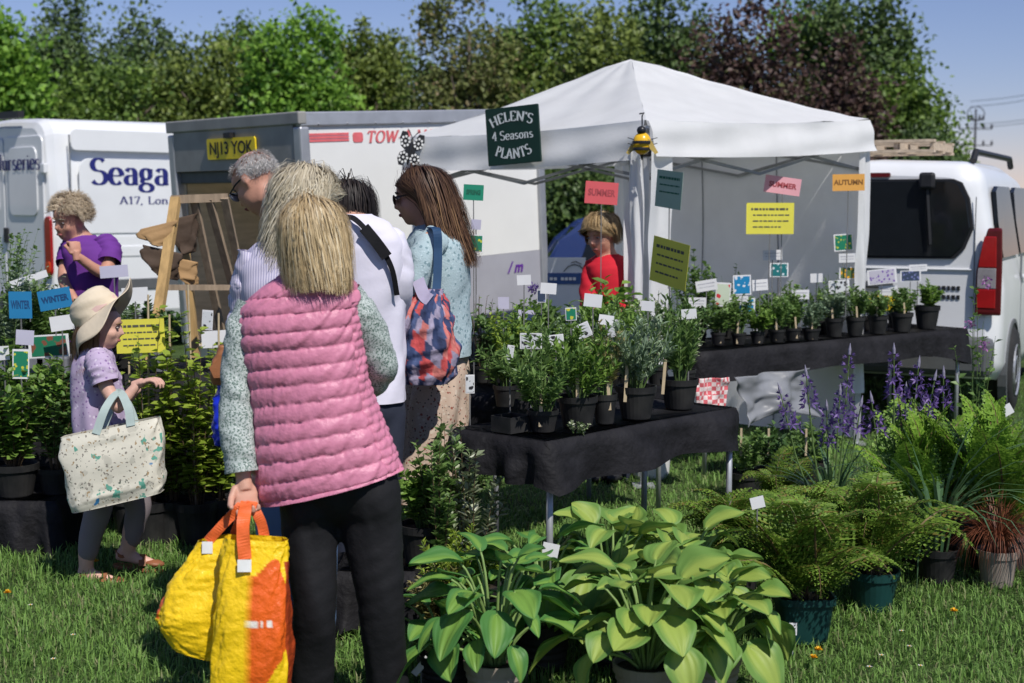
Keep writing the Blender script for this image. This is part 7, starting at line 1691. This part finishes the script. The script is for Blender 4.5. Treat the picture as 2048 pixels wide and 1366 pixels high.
# allium-like purple blob and airy stems against the trailer
t, z = potted('potted_plant', 'plant with small violet flower head left of the blue car', col(1068, 6.9, ZT), (.05, .08, POT_BLACK)); shrub(t, .36, .05, 5, 90, .05, .2, 'herb', 365, z)
V, Fc = leaf_arrays(np.array([(0, 0, z + .37)] * 60) + rdir(60) * .02, rdir(60), rdir(60), .02, .005); part('flower_head', np_mesh('flower_head', V, Fc), LM['purple'], t)
for i, (px, d, hz, r, lf, lb) in enumerate(((35, 7.55, .78, .22, 'herb', 'tall airy plant with small leaves crossing the van rear door'), (90, 7.6, .5, .16, 'varieg', 'pale airy plant just below the van tail light'), (1130, 6.4, .34, .16, 'grey', 'airy silver plant among the herb table cards'), (1235, 6.55, .42, .14, 'fresh', 'slender fresh plant rising in front of the red jumper'), (1030, 6.2, .4, .14, 'lime', 'slender yellow-green plant near the lilac cards'), (1370, 6.6, .36, .13, 'varieg', 'pale wispy plant right of the gazebo post'))):
    t, z = potted('potted_plant', lb, col(px, d, ZT), (.05, .08, POT_BLACK), 'airy plants on the stalls'); shrub(t, hz, r, 16, 260, .03, .34, lf, 520 + i, z, leaf_from=.25, srad=.0017)
t, z = potted('potted_plant', 'thin twiggy plant right of the cardigan woman against the trailer', col(965, 6.75, ZT), (.05, .08, POT_BLACK)); shrub(t, .42, .12, 12, 130, .026, .35, 'herb', 366, z, STEMB)

# ================================================================ left stall plants
LEFTP = [
 (20, 7.2, ZT, .55, .22, 'grey', 'airy grey-green plant at the left edge in front of the van door', 900, .042, .3, 24), (75, 7.3, ZT, .42, .18, 'herb', 'green leafy plant below the van tail light', 900, .045, .32, 16), (10, 7.45, ZT, .75, .2, 'herb', 'tall twiggy plant reaching the van rear lettering', 420, .04, .36, 14),
 (130, 7.4, ZT, .26, .16, 'fresh', 'low fresh green plant in front of the purple t-shirt', 700, .04, .32, 14), (205, 7.1, ZT, .34, .15, 'grey', 'silvery lavender-like plant above the sun hat', 1200, .05, .1, 26), (320, 7.2, ZT, .30, .11, 'dark', 'dark green plant in a pale pot under the wooden rack', 500, .05, .32, 12), (240, 7.35, ZT, .26, .14, 'herb', 'green plant right behind the sun hat', 600, .045, .3, 14)]
for i, (px, d, z0, h, r, lf, lb, nl, L, W, ns) in enumerate(LEFTP):
    t, z = potted('potted_plant', lb, col(px, d, z0), (.065, .11, POT_GREY if i in (1, 5) else POT_BLACK), 'plants on the left stall'); shrub(t, h, r, ns, nl, L, W, lf, 400 + i, z, kind='diamond', up=.6)
for lb, px, w in (('long grey plastic trough on the left stall table', 48, .26), ('short grey plastic trough beside the sun hat on the left stall', 112, .16)):
    b = col(px, 6.98, .75); single('plant_trough', MB().box((0, 0, .05), (w, .14, .1)), POT_GREY, lb, 'trough', b, bevel=.012)
# big shrub on the plinth
b = col(30, 6.5, .25); t, z = potted('potted_shrub', 'large leafy green shrub in black pot on the low plinth at the left edge', b, (.11, .15, POT_BLACK), cat='potted shrub'); shrub(t, .62, .27, 34, 2100, .055, .34, 'fresh', 420, z, kind='oval', up=.4, leaf_from=.1, stem=STEMB)
b = col(112, 6.55, .25); t, z = potted('potted_shrub', 'smaller shrub in black pot beside the large one on the left plinth', b, (.08, .12, POT_BLACK), cat='potted shrub'); shrub(t, .5, .17, 20, 1000, .05, .34, 'herb', 421, z, kind='oval', up=.4, stem=STEMB)
# climbers on canes between girl and pink woman
for i, (px, d, h, lb) in enumerate(((300, 6.6, 1.05, 'climbing plant on a cane behind the yellow notice'), (345, 6.65, .95, 'climbing plant with yellow-green leaves beside the girl\'s hand'), (395, 6.6, 1.1, 'tall climber on a cane left of the tan handbag'), (440, 6.7, .95, 'climber with pale leaves next to the blue carrier bag'), (265, 6.75, .7, 'low leafy climber behind the tote bag'))):
    t, z = potted('climber', lb, col(px, d, 0), (.1, .2, POT_BLACK), 'climbers in front of the left stall'); shrub(t, h, .2, 14, 620, .062, .38, ('lime', 'fresh')[i == 4], 430 + i, z, STEMB, up=.2, kind='oval', leaf_from=.1, hjit=.6)
    part('cane', MB().tube([(0, 0, z - .05), (.02, 0, z + h * .95)], .005, 6), STICK, t)
t, z = potted('potted_shrub', 'white-variegated low shrub at the foot of the left stall', col(375, 6.85, 0), (.1, .14, POT_BLACK), cat='potted shrub'); shrub(t, .26, .19, 26, 1100, .035, .36, 'varieg', 440, z, kind='oval', leaf_from=.35)
for i, (px, d, lb) in enumerate(((300, 6.95, 'dark pot of foliage under the left stall behind the tote bag'), (450, 6.9, 'dark pot of foliage under the left stall by the blue bag'))):
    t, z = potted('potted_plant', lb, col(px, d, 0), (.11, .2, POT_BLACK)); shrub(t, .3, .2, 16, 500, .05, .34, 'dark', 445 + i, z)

# ================================================================ plants between the cardigan woman and the hostas
b = col(848, 5.28, .245); t, z = potted('potted_shrub', 'black pot of green leafy shrub on the plinth right of the black trousers', b, (.095, .15, POT_BLACK), cat='potted shrub'); shrub(t, .26, .13, 22, 900, .045, .36, 'fresh', 460, z, kind='oval')
for i, (px, d, h, r, lf, lb) in enumerate(((880, 5.2, .74, .15, 'herb', 'tall leggy shrub with narrow leaves in front of the floral skirt'), (948, 5.25, .70, .15, 'varieg', 'tall leggy shrub with pale mottled leaves left of the herb table leg'), (910, 5.9, .62, .16, 'dark', 'dark leafy shrub behind the leggy shrubs'))):
    t, z = potted('potted_shrub', lb, col(px, d, 0), (.1, .17, POT_BLACK), cat='potted shrub'); shrub(t, h, r, 14, 760, .05, .28, lf, 465 + i, z, STEMB, up=.7, leaf_from=.1)
for i, (px, d, h, r, lf, lb) in enumerate(((925, 4.95, .36, .17, 'lime', 'golden feathery foliage plant behind the left hosta'), (875, 4.9, .24, .11, 'straw', 'small yellow-green spiky plant beside the black trouser leg'))):
    t, z = potted('potted_plant', lb, col(px, d, 0), (.08, .13, POT_BLACK)); shrub(t, h, r, 26, 1500, .035, .2, lf, 470 + i, z, up=.8, leaf_from=.05)
# plant held up in front of the white shirt
t, z = potted('potted_plant', 'small leafy plant held up in front of the white shirt', at(778, 645, 5.72), (.045, .075, POT_BLACK)); shrub(t, .2, .11, 12, 190, .055, .36, 'fresh', 475, z, kind='oval')
card('white card hanging in front of the white shirt', 735, 556, 5.4, 42, 26, WHITE_CARD, -3, 0, .12, 2, inkm=MATS['pale_ink'])

# ================================================================ hostas, ferns, camassias, sedge
hosta('green-leaved hosta with upright stalks in ribbed taupe pot at bottom centre', col(990, 4.42), (.098, .15, POT_TAUPE), 'green', 34, .22, .34, .165, 1)
hosta('large gold-centred hosta in ribbed taupe pot at the bottom of the picture', col(1292, 4.42), (.105, .14, POT_TAUPE), 'gold', 42, .24, .31, .168, 2)
hosta('gold-centred hosta in ribbed taupe pot right of the largest one', col(1425, 4.5), (.09, .14, POT_TAUPE), 'gold', 32, .18, .29, .15, 3)
hosta('gold-leaved hosta behind the largest one, with the tallest leaf', col(1225, 4.85), (.1, .16, POT_BLACK), 'gold', 32, .22, .36, .165, 4)
hosta('hosta with long pale leaves behind the right-hand gold hosta', col(1370, 4.9), (.1, .16, POT_BLACK), 'gold', 32, .21, .31, .155, 5)
hosta('green hosta spreading low at the black trouser leg', col(890, 4.55), (.09, .13, POT_BLACK), 'green', 18, .19, .2, .155, 6)
hosta('green hosta behind the bottom-centre one under the white label', col(1085, 4.8), (.1, .16, POT_BLACK), 'green', 32, .23, .32, .165, 7)
fern('bronze-green fern spreading from the dark green square pot', col(1605, 5.12), (.105, .17, POT_GREEN), 'bronze', 24, .60, 12, 68, 1, square=True)
fern('bronze-green fern right of the square pot in a second green pot', col(1745, 5.5), (.1, .16, POT_GREEN), 'bronze', 22, .56, 12, 68, 2)
fern('bronze-green fern behind the first, nearest the herb table', col(1470, 5.7), (.1, .16, POT_BLACK), 'bronze', 24, .46, 15, 65, 3)
fern('bronze-green fern behind the camassia leaves', col(1640, 5.95), (.1, .16, POT_BLACK), 'bronze', 22, .46, 18, 66, 9)
fern('fresh green upright fern behind the camassias', col(1830, 6.2), (.1, .18, POT_BLACK), 'bright', 22, .78, 48, 84, 4)
fern('large fresh green fern at the right edge', col(1985, 6.1), (.12, .2, POT_BLACK), 'bright', 24, .84, 46, 84, 5)
fern('yellow-green fern frond clump left of the bronze fern', col(1360, 5.05), (.08, .12, POT_BLACK), 'lime', 12, .32, 10, 60, 6)
fern('low fern beyond the herb table right leg', col(1560, 6.9), (.09, .14, POT_BLACK), 'bronze', 16, .4, 15, 60, 7)
for i, (px, d, nl, sp, lb) in enumerate(((1660, 6.15, 70, [(-.24, .0, .80, .9), (-.13, -.02, .88, .8), (.07, .02, .97, 1.6), (-.02, .05, .72, .9), (.02, -.03, .80, .9), (.13, .03, .74, .7)], 'purple camassia clump with the tallest flower spike'), (1790, 6.3, 60, [(-.03, .0, .96, 1.1), (.09, .02, .90, .8), (-.12, .03, .74, .8), (.16, 0, .84, .9), (.04, .04, .78, .7)], 'purple camassia clump between the fresh green ferns'), (1885, 6.45, 40, [(-.02, 0, .84, .8), (-.10, .02, .70, .7)], 'purple camassia clump nearest the right edge fern'))):
    camassia(lb, col(px, d), sp, nl, .46, 50 + i)
t, z = potted('strap_leaved_plant', 'plant with long arching strap leaves flopping over the grass at right', col(1872, 5.9), (.09, .15, POT_BLACK), None, 0, cat='plant'); strap_clump(t, z, 46, .70, .010, 'strap', 60, 1.05)
t, z = potted('sedge', 'russet-red sedge in taupe pot at the right edge', col(1993, 5.85), (.085, .155, POT_TAUPE), None, 0, cat='grass plant'); strap_clump(t, z, 420, .30, .0022, 'sedge', 61, .95, .05)
single('pot_tray', MB().lathe([(.09, 0), (.12, .14), (.125, .14), (.118, .13)], 24), POT_BLACK, 'empty-looking black pot with white label behind the russet sedge', 'pot', col(2022, 6.15, .12) + Vector((0, 0, -.12)))
t, z = potted('potted_plant', 'wispy plant with pink flowers in front of the van tail light', col(1945, 7.2, 0), (.1, .2, POT_BLACK)); shrub(t, 1.02, .14, 8, 130, .05, .34, 'herb', 480, z, leaf_from=.2)
P = np.array([(-.08, 0, 1.2), (.05, .03, .98), (-.03, -.02, .88)]); P = np.repeat(P, 24, 0) + rdir(72) * .022; V, Fc = leaf_arrays(P, rdir(72), rdir(72), .02, .006); part('flowers', np_mesh('flowers', V, Fc), LM['mauve'], t)['kind'] = 'stuff'
for i, (px, d, lb) in enumerate(((1490, 7.9, 'dark pot of foliage on the grass under the gazebo table, left one'), (1545, 8.0, 'dark pot of foliage on the grass under the gazebo table, middle one'), (1620, 8.2, 'dark pot of foliage on the grass under the gazebo table, right one'), (1890, 7.6, 'shaded leafy plant under the right end of the gazebo table'))):
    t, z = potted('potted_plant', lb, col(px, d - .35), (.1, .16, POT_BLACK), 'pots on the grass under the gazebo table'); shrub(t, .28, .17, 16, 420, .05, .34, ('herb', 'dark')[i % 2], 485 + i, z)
    if i < 3: stick('wooden label stick in the ' + ['left', 'middle', 'right'][i] + ' pot under the gazebo table', px - 10, 1.0, d - .45) if False else stick('wooden label stick in the ' + ['left', 'middle', 'right'][i] + ' pot on the grass under the gazebo table', px - 8, 890, d - .45, .09)

# ================================================================ small things around the stall
def bucket():
    b = on(1302, 955, 0); t = thing('bucket', 'white plastic tub standing on the grass behind the herb table', 'bucket', b); W = mat('white_plastic', (.66, .66, .64), .4, .06)
    part('tub', MB().lathe([(.095, 0), (.105, .02), (.118, .24), (.124, .24), (.124, .26), (.115, .26), (.1, .03), (.01, .02)], 28), W, t, smooth=False)
    part('handle', MB().tube([(.124 * math.cos(a), .124 * math.sin(a) - .02 * math.sin(a), .25 - .06 * math.sin(a)) for a in np.linspace(0, -PI, 13)], .003, 6), STEEL, t)
    part('printed_mark', text_mb('5', .075, Vector((0, -.1175, .15)), Vector((1, 0, 0)), Vector((0, -.05, 1)), 1), INK, t)
bucket()
def sheet(name, label, cat, base, w, h, m, ux, amp, seed, drop=1.0, lie=.0):
    """A crumpled cloth or sheet hanging from base."""
    ux = Vector(ux).normalized(); nn = Vector((ux.y, -ux.x, 0)); mb = MB()
    def fn(u, v):
        x = (v - .5) * w * (1 + .12 * math.sin(u * 4 + seed)); z = -u * h * (1 + .12 * math.sin(v * 5 + seed)); f = amp * (float(noise2(np.array(u * 3 + seed), np.array(v * 4.), 140)) + .5 * float(noise2(np.array(u * 8 + seed), np.array(v * 9.), 141)) + .6 * math.sin(v * 11 + 3 * u))
        return ux * x + nn * (f + lie * u) + Vector((0, 0, z))
    mb.grid(fn, 28, 34); return single(name, mb, m, label, cat, base, smooth=True, solid=.002)
GING = mat('gingham', (.62, .16, .18), .8, .05); nt = GING.node_tree; ck = nt.nodes.new('ShaderNodeTexChecker'); ck.inputs['Scale'].default_value = 42; ck.inputs['Color1'].default_value = (.60, .12, .14, 1); ck.inputs['Color2'].default_value = (.72, .62, .60, 1)
tcn = nt.nodes.new('ShaderNodeTexCoord'); nt.links.new(tcn.outputs['Object'], ck.inputs['Vector']); nt.links.new(ck.outputs['Color'], nt.nodes['Principled BSDF'].inputs['Base Color'])
sheet('gingham_cloth', 'red and white checked cloth hanging beside the herb table', 'cloth', at(1424, 756, 7.75), .19, .21, GING, (1, .3, 0), .012, 1)
PLASTIC = mat('pale_plastic_sheet', (.26, .27, .29), .4, .2, 5, .3, 12, spec=.35, transl=.25)
sheet('plastic_sheet', 'crumpled pale plastic sheeting hanging below the gazebo table', 'sheeting', at(1548, 745, 8.2), .62, .26, PLASTIC, (1, .75, 0), .03, 2, lie=.05)
# wooden rack with paper bags
def rack():
    d = 7.75; b = col(400, d); t = thing('wooden_rack', 'leaning wooden slatted rack beside the trailer opening', 'rack', b)
    OW = mat('weathered_wood', (.30, .225, .155), .85, .25, 5, .3, stretch=(8, 8, 1)); NW = mat('new_pine', (.45, .29, .12), .75, .2, 5, .2, stretch=(8, 8, 1))
    def to_ground(p, q, dd0, dd1): # extend the line p->q (pixels) down
        a = at(p[0], p[1], d + dd0); c = at(q[0], q[1], d + dd1); k = a.z / (a.z - c.z); return a, a + (c - a) * k
    a, c = to_ground((352, 396), (318, 620), 0, -.25); part('front_post', MB().bar(a, c, .05, .04), NW, t, world=True)
    a, c = to_ground((372, 500), (385, 640), .3, .3); part('back_post', MB().bar(a, c, .045, .04), NW, t, world=True)
    for k, (p, q) in enumerate((((388, 400), (432, 610)), ((418, 398), (476, 612)), ((449, 396), (494, 612)))):
        a, c = to_ground(p, q, .03, .25 + .05 * k); part('slat', MB().bar(a, c, .042, .022), OW, t, world=True)
    part('top_rail', MB().bar(at(343, 399, d + .01), at(456, 395, d + .06), .05, .045), OW, t, world=True)
    part('cross_rail', MB().bar(at(325, 575, d - .18), at(482, 575, d + .22), .03, .03), OW, t, world=True)
    KR = mat('kraft_paper', (.33, .20, .09), .8, .2, 8, .5, 18); DKR = mat('dark_kraft_paper', (.07, .045, .03), .8, .2, 8, .5, 18)
    for lb, px, py, w, h, m, sd in (('crumpled brown paper bag sticking out left of the wooden rack', 318, 470, .19, .11, KR, 1), ('dark brown paper bag hanging low on the wooden rack', 325, 528, .20, .16, DKR, 2), ('brown paper bag tucked behind the pine post', 368, 470, .15, .2, DKR, 3), ('smaller brown paper bag in the middle of the wooden rack', 372, 545, .13, .14, KR, 4)):
        c = at(px, py, d - .1 + .12 * (sd > 2)); tb = thing('paper_bag', lb, 'paper bag', c)
        ring = lambda z, a, b_, sh: (c + Vector((sh, 0, z)), Vector((a, .02, .25 * a * (1 if sd % 2 else -1))), Vector((0, b_, 0)))
        part('sheet', loft([ring(h * .5, w * .46, .006, .0), ring(h * .2, w * .5, .016, -.015), ring(-h * .2, w * .34, .018, .01), ring(-h * .5, w * .16, .008, .03)], 18, 30, wrinkle(.012, .012, 4, 9, sd), 5), m, tb, world=True, solid=.001)
rack()
# white board with blue band in front of the blue car
def board():
    c = at(1133, 537, 9.6); t = thing('white_board', 'white board with blue band standing in front of the blue car', 'board', Vector((c.x, c.y, 0))); s = F / 9.6; w, h = 76 / s, 44 / s
    part('panel', MB().prism([(-w / 2, -.5), (w / 2, -.5), (w / 2, h / 2), (-w / 2, h / 2)], .02, c), mat('matt_white', (.62, .64, .68), .5, .03), t, world=True)
    part('blue_band', MB().prism([(-w / 2, -h / 2 - .03), (w / 2, -h / 2 - .03), (w / 2, -h / 2 + .045), (-w / 2, -h / 2 + .045)], .004, c + Vector((0, -.022, 0))), mat('band_blue', (.04, .09, .24), .5), t, world=True)
    part('swoosh', MB().tube([c + Vector((x, -.026, z)) for x, z in ((-.02, -.02), (.01, .015), (.05, .03), (.09, .02), (.11, .0))], .0035, 5), MATS['seam'], t, world=True)
    part('swoosh', MB().tube([c + Vector((x, -.026, z)) for x, z in ((.03, .04), (.06, .05), (.1, .03))], .003, 5), MATS['seam'], t, world=True)
    mb = MB(); x = -w * .4
    for k in range(6): mb.box(c + Vector((x, -.029, -h / 2 + .006)), (.02, .002, .02)); x += .027 + (.02 if k == 1 else 0)
    part('print_lines', mb, WHITE_CARD, t, world=True)['kind'] = 'stuff'
    for sx in (-1, 1): part('leg', MB().bar(Vector((c.x + sx * w * .45, c.y + .04, 0)), Vector((c.x + sx * w * .45, c.y + .04, c.z)), .02), STEEL, t, world=True)
board()
# dandelions and daisies
def flower(kind, px, py, label):
    b = on(px, py, 0); b.z = gz(b.x, b.y); t = thing(kind, label, 'flower', b); r = .017 if kind == 'dandelion' else .011; hz = .05
    part('stem', MB().tube([(0, 0, 0), (.004, 0, hz)], .0015, 5), STEMG, t)
    n = 44 if kind == 'dandelion' else 18; a = np.linspace(0, 2 * PI, n, False) * 3.02; el = rng.uniform(.1, 1.1, n) if kind == 'dandelion' else np.full(n, .25)
    D = np.stack([np.cos(a) * np.cos(el), np.sin(a) * np.cos(el), np.sin(el)], -1); V, Fc = leaf_arrays(np.tile([(.004, 0, hz)], (n, 1)), D, np.tile([(0, 0, 1.)], (n, 1)), r, r * .2)
    part('petals', np_mesh('petals', V, Fc), mat('dandelion_yellow', (.75, .42, .01), .6) if kind == 'dandelion' else mat('daisy_white', (.75, .75, .72), .6), t)
    part('centre', MB().ell((.004, 0, hz + .002), (r * .3, r * .3, r * .2), None, 4, 8), mat('flower_centre', (.6, .32, .01), .6), t)
for px, py, lb in ((300, 1052, 'dandelion on the grass right of the girl\'s raised foot'), (283, 1062, 'smaller dandelion beside the girl\'s raised foot'), (190, 1146, 'dandelion directly left of the girl\'s front foot') , (330, 1005, 'dandelion below the tote bag corner'), (1624, 1336, 'dandelion right of the square green pot, lower of two'), (1634, 1320, 'dandelion right of the square green pot, upper of two'), (1905, 1246, 'lone dandelion between the second green pot and the sedge'), (985, 985, 'dandelion under the herb table'), (14, 1212, 'dandelion at the left edge of the grass')):
    flower('dandelion', px, py, lb)
for px, py, lb in ((1800, 1284, 'daisy in the grass, upper of the bottom right group'), (1816, 1312, 'daisy in the grass, right of the bottom right group'), (1736, 1352, 'daisy at the bottom edge right of the green pot'), (1838, 1350, 'daisy nearest the bottom right corner'), (1760, 1328, 'daisy left of the bottom right group'), (145, 1298, 'daisy in the lower left grass, upper one'), (105, 1348, 'daisy in the lower left grass, lower one'), (60, 1240, 'daisy near the left edge below the plinth')):
    flower('daisy', px, py, lb)
